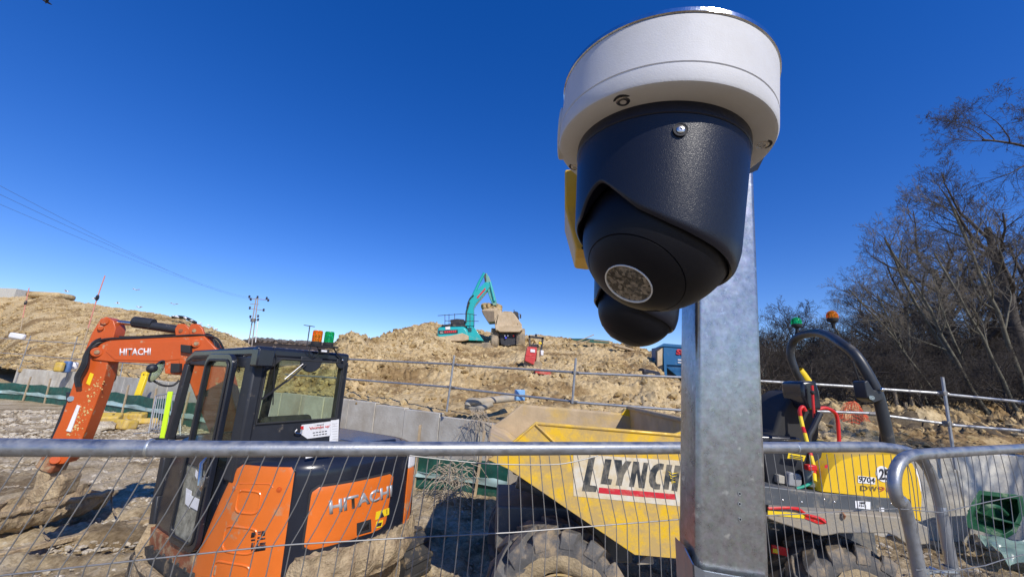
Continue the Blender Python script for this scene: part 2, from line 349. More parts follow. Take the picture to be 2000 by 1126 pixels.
# --- loose stones and clods (uncountable): irregular lumps merged into one mesh each
ICO_V = np.array([(0, 0, 1), (.894, 0, .447), (.276, .851, .447), (-.724, .526, .447), (-.724, -.526, .447), (.276, -.851, .447), (.724, .526, -.447), (-.276, .851, -.447), (-.894, 0, -.447), (-.276, -.851, -.447), (.724, -.526, -.447), (0, 0, -1)])
ICO_F = np.array([(0, 1, 2), (0, 2, 3), (0, 3, 4), (0, 4, 5), (0, 5, 1), (1, 6, 2), (2, 7, 3), (3, 8, 4), (4, 9, 5), (5, 10, 1), (2, 6, 7), (3, 7, 8), (4, 8, 9), (5, 9, 10), (1, 10, 6), (6, 11, 7), (7, 11, 8), (8, 11, 9), (9, 11, 10), (10, 11, 6)])
def lumps(name, xyz, size, m, flat=0.65):
    n = len(xyz); V = ICO_V[None]*(0.7+0.6*RNG.random((n, 12, 1))); sc3 = size[:, None]*np.stack([0.7+0.7*RNG.random(n), 0.7+0.7*RNG.random(n), flat*(0.6+0.6*RNG.random(n))], 1)
    V = V*sc3[:, None, :]; a = RNG.random(n)*6.28; ca, sa = np.cos(a)[:, None], np.sin(a)[:, None]
    x = V[..., 0]*ca-V[..., 1]*sa; y = V[..., 0]*sa+V[..., 1]*ca; V = np.stack([x, y, V[..., 2]], -1)+xyz[:, None, :]
    Fc = (ICO_F[None]+(np.arange(n)*12)[:, None, None]).reshape(-1, 3)
    return link(name, raw_mesh(name, V.reshape(-1, 3), Fc, m, False))
n = 30000; a = np.radians(RNG.uniform(-58, 58, n)); r = 1.5*np.exp(RNG.random(n)*np.log(12)); x = r*np.sin(a); y = r*np.cos(a)
sz = (0.006+0.030*RNG.random(n)**3.2)*np.clip(r/6, 0.6, 2.0)
a = np.concatenate([a, np.radians(RNG.uniform(-56, -15, 14000))]); rr2 = RNG.uniform(7, 26, 14000); sz = np.concatenate([sz, (.012+.05*RNG.random(14000)**3.5)*np.clip(rr2/12, .8, 2)]); x = np.concatenate([x, rr2*np.sin(a[-14000:])]); y = np.concatenate([y, rr2*np.cos(a[-14000:])])
i_ = y < wall_Y(x/np.maximum(y, .1))-0.3
st = lumps('loose_stones', np.stack([x, y, 0.0*x+0.01], 1)[i_], sz[i_], m_stone); tag(st, kind='stuff', label='pale stones and crumbs of soil lying on the site ground')
n = 22000; t = RNG.uniform(-1.35, 1.3, n); s_ = RNG.random(n)**1.1*0.99; x, y, z = bank_xyz(t, s_); z = z+bank_noise(x, y, s_, t)
sz = (0.014+0.13*RNG.random(n)**3.6)*np.clip(y/14, 0.55, 2.2)
gate = fbm(np.stack([x, y, 0*x], 1)*0.3+8, 3) > -0.35
cl = lumps('soil_clods', np.stack([x, y, z], 1)[gate], sz[gate], m_clod, 0.8); tag(cl, kind='stuff', label='broken clay clods scattered over the earth bank')

# --- concrete retaining wall of separate panels
m_conc = mat('grey_concrete', (0.60, 0.57, 0.49), 0.85, var=0.10, vscale=1.3, dirt=(0.33, 0.27, 0.19), damt=0.36, dscale=0.9, dsharp=0.2, bump=0.25, bscale=25)
def wall_run(label, pts, width, cat='wall', z0=-0.1, tops=None, follow=False):
    root = thing('retaining_wall', label, cat, (pts[0][0], pts[0][1], 0))
    k = 0
    for (x0, y0), (x1, y1) in zip(pts[:-1], pts[1:]):
        L_ = math.hypot(x1-x0, y1-y0); n = max(1, round(L_/width)); ux, uy = (x1-x0)/L_, (y1-y0)/L_; a = math.atan2(uy, ux); pw = L_/n
        for i in range(n):
            c = np.array([x0+ux*pw*(i+.5), y0+uy*pw*(i+.5), 0]); off = random.uniform(-.012, .012); R = rotz(a+random.uniform(-.006, .006)); tp = tops if tops is not None else (float(wall_top(c[0]/c[1])) if follow else WTOP)
            c = c + R @ np.array([0, 0.08+off, (tp+z0)/2+random.uniform(-.015, .01)]); tops_ = tp
            b = MB().box(c, (pw-0.022, 0.16, tp-z0), R); part('concrete_panel', b, m_conc, root, bevel=0.008)
            b = MB().box(c+R @ np.array([pw/2, 0.015, -0.01]), (0.03, 0.13, tp-z0-.02), R); part('joint', b, mat('joint_timber', (0.30, 0.25, 0.17), 0.9), root)
    return root
wall_run('long grey concrete panel retaining wall running away left behind the orange excavator', WALL[1:6], 1.16, follow=True)
wall_run('grey concrete retaining wall stained and dappled with shade behind the yellow dumper', WALL[5:9], 1.9, follow=True)

# --- scaffold tube guard rails
m_galv = mat('galvanised_tube', (0.36, 0.37, 0.38), 0.5, 0.6, var=0.18, vscale=9, dirt=(0.36, 0.32, 0.27), damt=0.25, dscale=14, bump=0.05, bscale=80)
m_fit = mat('scaffold_fitting', (0.20, 0.19, 0.18), 0.6, 0.6)
def rail(label, pts_up, pts_lo, posts, Yof, group=None, r=0.024):
    p0 = Yof(*pts_up[0]); root = thing('guard_rail', label, 'guard rail', tuple(p0), group=group)
    for row in (pts_up, pts_lo):
        P3 = [Yof(*q) for q in row]
        for a, b in zip(P3[:-1], P3[1:]):
            d = unit(b-a); part('rail_tube', MB().tube([a-d*.08, b+d*.08+np.array([0, -.0, .012])], r, 8), m_galv, root)
            part('coupler', MB().cyl(b-d*.06, b+d*.06, r*1.45, 8), m_fit, root)
    for (px0, py0, px1, py1) in posts:
        a = Yof(px0, py0); b = Yof(px1, py1); a = np.array(a)
        b = PP(px1, py1, a, (0, 1, 0)) if abs(b[1]-a[1]) > 0.0 else b
        q = np.array([0, -.05, 0]); part('post', MB().tube([a+q, b+q], r, 8), m_galv, root)
        for row in (pts_up, pts_lo):
            xs = [k[0] for k in row]; ys = [k[1] for k in row]; f = 0.5
            for _ in range(8): px = px0+(px1-px0)*f; py = np.interp(px, xs, ys); f = (py-py0)/(py1-py0)
            f = min(.97, max(.03, f)); part('coupler', MB().box(a+q+(b-a)*f+np.array([0, .03, 0]), (.075, .10, .075)), m_fit, root, bevel=.01)
    return root
def on_wall(px, py, dz=0.0):
    t = slope(px, py)[0]
    # use the wall point whose vertical passes through this pixel (verticals lean, so iterate)
    Yv = float(wall_Y(np.array([t]))[0])-0.05; return PY(px, py, Yv)
rail('two-tube scaffold guard rail above the wall on the far left', [(-60, 656), (60, 664), (150, 671), (240, 678), (330, 688)], [(-60, 684), (45, 692), (140, 700), (230, 707), (330, 717)],
     [(62, 655, 28, 755), (153, 657, 128, 745), (248, 672, 232, 762)], on_wall)
rail('two-tube scaffold guard rail in the middle, between the cab and the steel post', [(560, 694), (680, 701), (888, 712), (1124, 728), (1345, 738)], [(560, 731), (680, 740), (885, 757), (1121, 785), (1345, 803)],
     [(888, 694, 873, 803), (1124, 699, 1117, 787)], on_wall)
rail('two-tube scaffold guard rail on the right below the bare trees', [(1440, 741), (1685, 757), (1841, 769), (2000, 786), (2150, 802)], [(1440, 797), (1705, 808), (1852, 829), (2000, 842), (2150, 858)],
     [(1834, 736, 1860, 915)], on_wall, r=0.022)
# ================================================================== FRONT MESH FENCE
m_fence = mat('fence_tube', (0.34, 0.355, 0.375), 0.36, 0.9, var=0.15, vscale=14, dirt=(0.28, 0.28, 0.28), damt=0.25, dscale=30, dsharp=.25, bump=0.06, bscale=150, drough=.55)
m_wire = mat('fence_wire', (0.24, 0.235, 0.225), 0.5, 0.5, var=0.15, vscale=30)
m_clamp = mat('clamp_band', (0.5, 0.52, 0.52), 0.4, 0.8, bump=0.1, bscale=90)
FA = PZ(0, 873, 2.0); FB = PZ(1730, 872, 2.0); FN = np.array([-(FB-FA)[1], (FB-FA)[0], 0]); FN = unit(FN); FD = unit(FB-FA)
def FP(px, py, off=0.0): return PP(px, py, FA+FN*off, FN)
def smooth_path(pts, k=6):
    pts = [np.array(p, float) for p in pts]; out = []
    for i in range(len(pts)-1):
        p0 = pts[max(i-1, 0)]; p1 = pts[i]; p2 = pts[i+1]; p3 = pts[min(i+2, len(pts)-1)]
        for j in range(k):
            t = j/k; out.append(0.5*((2*p1)+(-p0+p2)*t+(2*p0-5*p1+4*p2-p3)*t*t+(-p0+3*p1-3*p2+p3)*t**3))
    out.append(pts[-1]); return out
f1 = thing('mesh_fence_panel', 'long mesh fence panel crossing the foreground, top tube bending down at right', 'fence', (-1.6, 0.8, 0))
RT = 0.0195
left_end = FA - FD*0.55
path = [left_end-np.array([0, 0, 1.98]), left_end-np.array([0, 0, .25]), left_end-np.array([0, 0, .09])+FD*.01, left_end+FD*.09, FA]
path += [FP(420, 876), FP(1000, 875.5), FP(1500, 873), FP(1690, 872)]
path += [FP(1735, 874), FP(1772, 881), FP(1800, 898), FP(1820, 930), FP(1836, 985), FP(1856, 1090)]
e = FP(1856, 1090); path += [np.array([e[0]+.03, e[1]+.01, 0.0])]
sp = smooth_path(path, 7)
part('frame_tube', MB().tube(sp, RT, 16), m_fence, f1)
for px in (292, 1553):
    a = FP(px, 874); part('weld_collar', MB().lathe([(RT*.9, -.004), (RT*1.06, -.003), (RT*1.09, 0), (RT*1.06, .003), (RT*.9, .004)], 16, a, basis(FD)), m_clamp, f1)
def yB(px): return np.interp(px, [-60, 0, 300, 500, 560, 800, 1000, 1333, 1500, 1760, 1800], [1138, 1123, 1090, 1069, 1063, 1049, 1039, 1013, 1006, 992, 990])
def dT(px): return np.interp(px, [-100, 67, 217, 300, 343, 422, 568, 632, 663, 754, 812, 841, 895, 972, 1043, 1090, 1138, 1159, 1204, 1327, 1500, 1760], [165, 150, 128, 118, 109, 94, 84, 77, 70, 42, 25, 14, 9, 0, -8, -18, -25, -32, -29, -22, -19, -10])
xb = [-170, -118, -68, -18, 25, 67, 118, 167, 217, 261, 302, 344, 383, 423, 461, 497, 532, 568, 600, 632, 663, 695, 724, 754, 783, 812, 841, 869, 895, 920, 946, 972, 995, 1019, 1043, 1067, 1090, 1113, 1138, 1159, 1182, 1204, 1225, 1247, 1268, 1288, 1307, 1327, 1347, 1366, 1385, 1404, 1423, 1441, 1460, 1478, 1496, 1512, 1529, 1546, 1563, 1580, 1596, 1612, 1629, 1644, 1660, 1676, 1691, 1706, 1720, 1735, 1750, 1765, 1780, 1795, 1810]
def bulge(px, v):   # how far the sagging mesh stands off the plane of the tube
    return -0.012 - 0.010*math.sin(px/170.0)*v
sagx = [(800, 889), (870, 897), (940, 904), (985, 906), (1040, 907), (1090, 906), (1130, 899), (1168, 889)]
for x in xb:
    xt = x+dT(x); pts = []
    yt = 886.0
    ym = yB(x)
    nat = (x-1185)/3300.0
    kink = 14*math.exp(-((x-380)/260.0)**2) + 6*math.exp(-((x-700)/120.0)**2)
    if xt < 330: pts.append((xt-15+kink*.4, 878))
    pts.append((xt+kink*0.2, yt)); 
    for f in (0.12, 0.3, 0.55, 0.8): pts.append((xt+(x-xt)*f + kink*math.sin(f*3.1)*.7, yt+(ym-yt)*f))
    pts.append((x, ym)); pts.append((x+nat*55*1.1, ym+55)); pts.append((x+nat*130*1.2, ym+130))
    P3 = [FP(a, b, bulge(a, i/len(pts))) for i, (a, b) in enumerate(pts)]
    lastp = P3[-1]; P3.append(np.array([lastp[0], lastp[1], 0.15]))
    part('wire', MB().tube(P3, 0.00145, 5), m_wire, f1, smooth=60)
P3 = [FP(x, yB(x), -0.015) for x in range(-170, 1811, 30)]
part('cross_wire', MB().tube(P3, 0.0018, 6), m_wire, f1)
part('cross_wire', MB().tube([FP(a, b, -0.015) for a, b in smooth_path([(p[0], p[1]) for p in sagx], 3)], 0.0018, 6), m_wire, f1)
for zz in (1.18, 0.92, 0.66, 0.4):
    a = left_end+np.array([0, 0, zz-2.0])
    P3 = [np.array([FA[0], FA[1], zz])+FD*k+np.array([0, 0, .012*math.sin(k*3)]) for k in np.linspace(-.5, 2.82, 14)]
    part('cross_wire', MB().tube(P3, 0.0018, 6), m_wire, f1)
# second panel
GA = PZ(1742, 893, 1.985); GB = PZ(2004, 874, 1.985); GD = unit(GB-GA); GN = unit(np.array([-GD[1], GD[0], 0]))
def GP(px, py, off=0.0): return PP(px, py, GA+GN*off, GN)
f2 = thing('mesh_fence_panel', 'second galvanised mesh fence panel, leaving the frame at the right edge', 'fence', tuple(GA))
path = [GP(2004, 874)+GD*0.9, GP(2004, 874), GP(1900, 880), GP(1815, 885), GP(1778, 889), GP(1757, 903), GP(1747, 932), GP(1752, 975), GP(1792, 1100)]
e = path[-1]; path.append(np.array([e[0]+.02, e[1], 0]))
part('frame_tube', MB().tube(smooth_path(path, 7), RT, 16), m_fence, f2)
for i in range(28):
    x = 1768+i*14.2; nat = (x-1185)/3300.0*1.15
    k = 10*math.sin(i*0.5)
    pts = [(x, 890-(x-1768)*.05), (x+12+k*.4, 930), (x+20+k, 985), (x+26+k, 1040), (x+38+k*.5, 1126), (x+60, 1200)]
    P3 = [GP(a, b, -0.012) for a, b in pts]; P3.append(np.array([P3[-1][0], P3[-1][1], .3]))
    part('wire', MB().tube(smooth_path(P3, 2), 0.0014, 5), m_wire, f2, smooth=60)
part('cross_wire', MB().tube([GP(a, b, -.015) for a, b in ((1758, 993), (1838, 1000), (1925, 980), (2010, 963), (2100, 945))], .0019, 6), m_wire, f2)
part('cross_wire', MB().tube([GP(a, b, -.015) for a, b in ((1788, 1112), (1870, 1113), (1925, 1103), (1965, 1090), (2060, 1068))], .0019, 6), m_wire, f2)
# clamp joining the two panels
ck = thing('fence_clamp', 'galvanised band clamp low down joining the two bent fence tubes', 'clamp', tuple(FP(1822, 1116)))
a = FP(1856, 1113); b = GP(1797, 1113)
for q in (a, b): part('clamp_band', MB().lathe([(RT*1.02, -.014), (RT*1.16, -.014), (RT*1.16, .014), (RT*1.02, .014)], 16, q, cap=False), m_clamp, ck)
part('clamp_plate', MB().tube([a+(0, -RT, 0), (a+b)/2+(0, -.008, 0), b+(0, -RT, 0)], .006, 6), m_clamp, ck)
part('clamp_bolt', MB().cyl((a+b)/2+(0, -.03, 0), (a+b)/2+(0, .02, 0), .007, 6), m_clamp, ck)

# ================================================================== STEEL POST
def spangle():
    m = bpy.data.materials.new('galvanised_spangle'); m.use_nodes = True; t = m.node_tree; N = t.nodes; L = t.links; b = N['Principled BSDF']
    tc = N.new('ShaderNodeTexCoord'); v = N.new('ShaderNodeTexVoronoi'); v.inputs['Scale'].default_value = 190; v.inputs['Randomness'].default_value = 1
    n0 = N.new('ShaderNodeTexNoise'); n0.inputs['Scale'].default_value = 55; n0.inputs['Detail'].default_value = 12; n0.inputs['Roughness'].default_value = .78
    n1 = N.new('ShaderNodeTexNoise'); n1.inputs['Scale'].default_value = 60; n1.inputs['Detail'].default_value = 8
    for q in (v, n0, n1): L.new(tc.outputs['Object'], q.inputs['Vector'])
    r = N.new('ShaderNodeValToRGB'); r.color_ramp.elements[0].position = 0.35; r.color_ramp.elements[1].position = 0.68
    r.color_ramp.elements[0].color = (0.25, 0.275, 0.30, 1); r.color_ramp.elements[1].color = (0.44, 0.48, 0.51, 1)
    L.new(n0.outputs['Fac'], r.inputs['Fac'])
    mx = N.new('ShaderNodeMix'); mx.data_type = 'RGBA'; mx.blend_type = 'OVERLAY'; mx.inputs[0].default_value = 0.10
    L.new(r.outputs['Color'], mx.inputs[6]); L.new(v.outputs['Color'], mx.inputs[7])
    hs = N.new('ShaderNodeHueSaturation'); hs.inputs['Saturation'].default_value = 0.4; L.new(mx.outputs[2], hs.inputs['Color'])
    r2 = N.new('ShaderNodeValToRGB'); r2.color_ramp.elements[0].position = .63; r2.color_ramp.elements[1].position = .74; r2.color_ramp.elements[0].color = (0, 0, 0, 1)
    L.new(n1.outputs['Fac'], r2.inputs['Fac'])
    m2 = N.new('ShaderNodeMix'); m2.data_type = 'RGBA'; L.new(r2.outputs['Color'], m2.inputs[0]); L.new(hs.outputs['Color'], m2.inputs[6]); m2.inputs[7].default_value = (.7, .72, .7, 1)
    L.new(m2.outputs[2], b.inputs['Base Color']); b.inputs['Metallic'].default_value = 0.86
    mr = N.new('ShaderNodeMapRange'); mr.inputs[3].default_value = .20; mr.inputs[4].default_value = .38; L.new(n0.outputs['Fac'], mr.inputs[0]); L.new(mr.outputs[0], b.inputs['Roughness'])
    bp = N.new('ShaderNodeBump'); bp.inputs['Strength'].default_value = .12; bp.inputs['Distance'].default_value = .002; L.new(n0.outputs['Fac'], bp.inputs['Height']); L.new(bp.outputs['Normal'], b.inputs['Normal'])
    return m
m_span = spangle()
PYF = 0.53                       # distance of the post's front face
pa = PY(1362, 1126, PYF); pb = PY(1505, 1126, PYF); ta = PY(1361, 640, PYF+.004); tb = PY(1487, 640, PYF+.004)
axis = unit((ta+tb)/2-(pa+pb)/2); pw = np.linalg.norm(pb-pa)
bot = (pa+pb)/2 - axis*1.9*(1/axis[2]); bot = bot*1.0
xd = unit((pb-pa)*(1, 0.0, 0)); yd = unit(np.cross(axis, xd)); PR = np.stack([unit(np.cross(yd, axis)), yd, axis], 1)
ztop = PY(1470, 318, PYF)[2]; Lp = (ztop+0.15)/axis[2]
org = (pa+pb)/2; org = org - axis*(org[2]+0.15)/axis[2]
post = thing('steel_post', 'square galvanised steel post standing in front of the fence and carrying the dome cameras', 'post', tuple(org), PR)
pd_ = 0.055; rc = 0.007
def sec(wd, dp, r):
    o = []
    for cx, cy, a0 in ((wd/2-r, -r, 0), (wd/2-r, -dp+r, -90), (-wd/2+r, -dp+r, -180), (-wd/2+r, -r, -270)):
        for k in range(6): a = rad(a0-18*k+90); o.append((cx+r*math.cos(a), cy+r*math.sin(a)))
    return o
o_ = [(x, y+pd_) for x, y in sec(pw, pd_, rc)]; n_ = len(o_)
mb = MB(); V = []; zs = [0, Lp]
for z in zs: V += [(x, y, z) for x, y in o_]
mb.add(V, [(i, (i+1) % n_, (i+1) % n_+n_, i+n_) for i in range(n_)]+[tuple(range(n_-1, -1, -1)), tuple(range(n_, 2*n_))])
mb.build('box_section', m_span, post, smooth=40)
m_hole = mat('dark_hole', (0.02, 0.02, 0.025), 0.7)
for px, py in ((1444, 963), (1444, 983), (1445, 1013)):
    d = PP(px, py, org, yd); l = PR.T @ (d-org)
    MB().cyl((l[0], -.0006, l[2]), (l[0], .004, l[2]), .0015, 12).build('rivet_hole', m_hole, post)
    MB().lathe([(.0014, 0), (.0020, 0), (.0020, .0004), (.0014, .0004)], 14, (l[0], -.0006, l[2]), rotx(rad(90)), cap=False).build('rivet_rim', m_clamp, post)
# clamp bracket round the foot of the visible post
br = thing('post_bracket', 'bent blue-grey steel bracket clamped round the lower end of the post', 'bracket', tuple(org))
m_brk = mat('bracket_steel', (0.36, 0.40, 0.45), 0.35, 0.8, bump=.05, bscale=120)
yb = PYF-0.008
def BQ(px, py, Y=None): return PY(px, py, Y or yb)
P0 = [BQ(1324, 1066, PYF+.045), BQ(1336, 1068, PYF+.02), BQ(1352, 1100, PYF-.004), BQ(1372, 1112), BQ(1440, 1124), BQ(1515, 1134)]
top = P0; mbk = MB()
for a, b in zip(top[:-1], top[1:]):
    mbk.prism([a, b, b-np.array([0, 0, .07]), a-np.array([0, 0, .07])], (0.0008, -.0035, 0))
part('bracket_strap', mbk, m_brk, br, smooth=30)
part('bracket_flange', MB().box2(BQ(1322, 1064, PYF+.05)-np.array([.002, 0, .08]), BQ(1338, 1066, PYF+.02)), m_brk, br, bevel=.002)

# ================================================================== DOME CAMERAS
m_white = mat('white_textured_paint', (0.60, 0.60, 0.61), 0.62, var=0.03, vscale=20, dirt=(.52, .50, .46), damt=.18, dscale=16, dsharp=.25, drough=.75, bump=0.22, bscale=1000, speck=1, spec=.5)
m_black = mat('black_textured_casing', (0.0075, 0.009, 0.018), 0.34, var=0.05, vscale=20, bump=0.65, bscale=1800, speck=1, spec=.42)
m_ballm = mat('black_eyeball_casing', (0.006, 0.0065, 0.010), 0.46, var=0.05, vscale=20, bump=0.3, bscale=1600, speck=1, spec=.25)
m_gloss = mat('lens_glass', (0.10, 0.095, 0.085), 0.02, metal=0.9, var=0.0, vscale=5, spec=1.0)
m_lens = mat('lens_front', (0.07, 0.065, 0.06), 0.06, 0.6, var=0.1, vscale=5)
m_chrome = mat('bright_steel_plate', (0.62, 0.65, 0.68), 0.16, 1.0, var=0.2, vscale=30, bump=.05, bscale=60)
m_screw = mat('screw_steel', (0.55, 0.53, 0.50), 0.25, 1.0, var=.1, vscale=200)
def lens_glass_mat():
    """plastic window over infra-red emitters: mirrored gravel painted in as brown fragments"""
    m = bpy.data.materials.new('lens_window'); m.use_nodes = True; t = m.node_tree; N = t.nodes; L = t.links; b = N['Principled BSDF']
    tc = N.new('ShaderNodeTexCoord'); v = N.new('ShaderNodeTexVoronoi'); v.inputs['Scale'].default_value = 480
    n = N.new('ShaderNodeTexNoise'); n.inputs['Scale'].default_value = 260; n.inputs['Detail'].default_value = 8; n.inputs['Roughness'].default_value = .8
    L.new(tc.outputs['Object'], n.inputs['Vector']); L.new(tc.outputs['Object'], v.inputs['Vector'])
    r = N.new('ShaderNodeValToRGB'); r.color_ramp.elements[0].position = .42; r.color_ramp.elements[1].position = .72
    r.color_ramp.elements[0].color = (.012, .01, .008, 1); r.color_ramp.elements[1].color = (.30, .25, .19, 1)  # dark and brown tones stand for the gravel reflected in the window
    mx = N.new('ShaderNodeMix'); mx.data_type = 'RGBA'; mx.inputs[0].default_value = .62; L.new(n.outputs['Fac'], mx.inputs[6]); L.new(v.outputs['Color'], mx.inputs[7])
    L.new(mx.outputs[2], r.inputs['Fac']); L.new(r.outputs['Color'], b.inputs['Base Color']); b.inputs['Roughness'].default_value = .25
    b.inputs['Coat Weight'].default_value = 1; b.inputs['Coat Roughness'].default_value = .01; return m
m_win = lens_glass_mat()
m_refl = mat('reflective_lens_window', (.50, .46, .42), .035, metal=1.0, var=.45, vscale=160, bump=.10, bscale=140)
RB = 0.0785; RC = 0.0630     # base radius
def dome_camera(loc, R, label, ball_c, look, cut_dir, group):
    """local frame: z up along the fixing axis, origin at the underside centre of the white base"""
    root = thing('dome_camera', label, 'security camera', loc, R, group)
    H = 0.0475
    base = MB().lathe([(RB*.80, -.0012), (RB-.003, 0), (RB-.0008, .0012), (RB, .003), (RB, .0125), (RB-.0006, .0130), (RB-.0006, .0138), (RB, .0143), (RB, H), (RB*.9, H)], 96)
    base.build('white_base', m_white, root, smooth=30)
    MB().lathe([(0, H), (RB+.0002, H+.0003), (RB+.0010, H+.0010), (RB+.0010, H+.0036), (RB+.0004, H+.0044), (0, H+.0044)], 96).build('steel_cap', m_chrome, root, smooth=30)
    for a in (-129, -22, 58, 148):
        x, y = .0695*math.cos(rad(a)), .0695*math.sin(rad(a))
        s = MB().lathe([(.0046, .001), (.0046, -.0006), (.0038, -.0010), (.0022, -.0010), (.0018, .0004), (0, .0004)], 20, (x, y, 0)).build('base_screw', m_screw, root)
        MB().lathe([(.0048, -.0003), (.0064, -.0003), (.0064, .001), (.0048, .001)], 20, (x, y, 0), cap=False).build('screw_recess', m_hole, root)
    # black collar
    rt = RC
    MB().lathe([(rt-.001, .001), (rt, -.001), (rt, -.0085), (rt-.0005, -.0092), (rt-.004, -.0092)], 96).build('collar', m_black, root, smooth=30)
    # shroud: its lower edge is cut on a slant, with a notch at the pivot of the eyeball
    cd_ = math.atan2(cut_dir[1], cut_dir[0]); na = 144; rows = 46; hi, lo = -.037, -.098
    EA = np.array([-180, -168, -155, -142, -128, -110, -90, -45, 0, 45, 90, 120, 150, 180.0]); EZ = np.array([-.070, -.054, -.046, -.058, -.071, -.080, -.087, -.098, -.101, -.099, -.090, -.078, -.070, -.066])
    ea = np.linspace(-180, 180, 361); ez = np.interp(ea, EA, EZ); kk = np.exp(-(np.arange(-12, 13)/4.0)**2); kk /= kk.sum(); ez = np.convolve(np.concatenate([ez[-13:-1], ez, ez[1:13]]), kk, 'valid')
    def edge(a):
        d = math.degrees((a-cd_+math.pi) % (2*math.pi)-math.pi); return float(np.interp(d, ea, ez))
    def rad_at(z): u = (z+.0095)/(-.094+.0095); return (rt-.0006) - .0052*u - .006*max(0, u-.85)**1.5*6
    V = []
    for i in range(rows):
        f = i/(rows-1)
        for k in range(na):
            a = 2*math.pi*k/na; ze = edge(a); z = -.0095+(ze+.0095)*f
            rr_ = rad_at(z) - (.0015*max(0, (f-.95)/.05)**2)
            V.append((rr_*math.cos(a), rr_*math.sin(a), z))
    for k in range(na):
        a = 2*math.pi*k/na; ze = edge(a); rr_ = rad_at(ze)-.0030; V.append((rr_*math.cos(a), rr_*math.sin(a), ze+.001))
    for k in range(na):
        a = 2*math.pi*k/na; ze = edge(a); ze = edge(a); zb_ = ze+.004; rr_ = min(rad_at(ze)-.0031, math.sqrt(max(1e-6, .0548**2-(zb_-ball_c[2])**2)) if zb_ > ball_c[2] else 9); V.append((rr_*math.cos(a), rr_*math.sin(a), zb_))
    for k in range(na):
        a = 2*math.pi*k/na; V.append((.030*math.cos(a), .030*math.sin(a), -.016))
    Fc = [(i*na+(k+1) % na, i*na+k, (i+1)*na+k, (i+1)*na+(k+1) % na) for i in range(rows+2) for k in range(na)]
    MB().add(V, Fc).build('shroud', m_black, root, smooth=40)
    for a in (-98, 30, 142):
        x, y = (rt-.0008)*math.cos(rad(a)), (rt-.0008)*math.sin(rad(a)); B = basis((x, y, 0))
        MB().lathe([(0, .0002), (.0045, .0002), (.0045, .0006), (.0041, .0006), (.0041, .0003), (0, .0003)], 20, (x, y, -.021), B).build('screw_hole', m_hole, root)
        MB().lathe([(.0026, .0), (.0026, .0007), (.0018, .0011), (.0009, .0011), (.0006, .0005), (0, .0005)], 14, (x, y, -.021), B).build('shroud_screw', m_screw, root)
    # eyeball with a separate front cap and lens window
    L_ = unit(look); B = basis(L_); rb = .0540; c = np.array(ball_c)
    def sph(a0, a1, r, n): return [(r*math.sin(a), r*math.cos(a)) for a in np.linspace(a0, a1, n)]
    prof = sph(math.pi, rad(40.5), rb, 40)+[(rb*.99*math.sin(rad(40)), rb*.988*math.cos(rad(40)))]
    MB().lathe(prof, 96, c, B).build('eyeball', m_ballm, root, smooth=50)
    prof = sph(rad(39.5), rad(18.3), rb*.998, 14)+[(rb*math.sin(rad(18.0))-.001, rb*math.cos(rad(18.3))-.001)]
    prof = [(rb*.982*math.sin(rad(40.2)), rb*.982*math.cos(rad(40.2)))]+prof
    cap = MB().lathe(prof, 96, c, B).build('front_cap', m_ballm, root, smooth=50)
    zr = rb*math.cos(rad(18.3)); r0 = rb*math.sin(rad(18.3))
    MB().lathe([(r0-.0012, zr-.001), (r0-.0008, zr+.0006), (r0-.0001, zr+.0006), (r0+.0001, zr-.001)], 72, c, B, cap=False).build('white_ring', mat('ring_white', (.75, .74, .7), .3), cap)
    MB().lathe([(0, zr+.0006), ((r0-.001)*.35, zr+.0005), ((r0-.001)*.7, zr+.0002), (r0-.001, zr-.0003)], 72, c, B, cap=False).build('lens_window', m_win, cap, smooth=80)
    MB().lathe([(0, zr-.004), (r0*.38, zr-.004), (r0*.40, zr-.001), (r0*.42, zr-.001), (r0*.42, zr-.006)], 40, c+B @ np.array([0, .0035, 0]), B, cap=False).build('lens_barrel', m_hole, cap)
    for k in range(4): MB().box(c+B @ np.array([0.0, -.0325-.001*k, math.sqrt(rb**2-(.0325+.001*k)**2)-.0001]), (.008, .0003, .0006), B).build('grille_rib', m_hole, cap)
    return root
# the big one
D0 = 0.3060
def at_depth(px, py, w_): return CAM + ray(px, py)*w_
c0 = at_depth(1286.6, 297.9, D0)             # centre of the underside
bc = at_depth(1281, 468, 0.2925)          # eyeball centre
fd = at_depth(1226, 556, 0.2925)          # point that the lens should project to
# lens direction: the sphere point (radius .049) that projects onto the lens pixel
dr = unit(ray(1226, 556)); oc = CAM-bc; rl = .0540*.963; bq = oc @ dr; cq = oc @ oc-rl*rl
disc = max(0, bq*bq-cq); tq = -bq-math.sqrt(disc); look_w = unit(CAM+dr*tq-bc)
upv = unit(c0-bc); 
AX = unit([0.0810, -0.0451, 0.9957])
Rz = basis(AX); xr = unit(np.array([1, 0, 0])-AX*AX[0]); Rz = np.stack([xr, np.cross(AX, xr), AX], 1)
bl = Rz.T @ (bc-c0); print('BALL', bl)
cam1 = dome_camera(tuple(c0), Rz, 'large black eyeball security camera under a white round base, nearest to the viewer', tuple(bl), Rz.T @ look_w, (1.0, 0.15), None)
# the one behind it: same kind, further away
sc_up = 0.515
c1 = c0 + np.array([0, 0, 0]); bc2 = at_depth(1243, 603, 0.560); c1 = bc2 - (bc-c0)
lk2 = unit(np.array([-.35, .25, -1.0]))
cam2 = dome_camera(tuple(c1), Rz @ rotz(rad(-4)), 'second black eyeball security camera, partly hidden behind the first', tuple(bl), lk2, (1.0, 0.15), None)
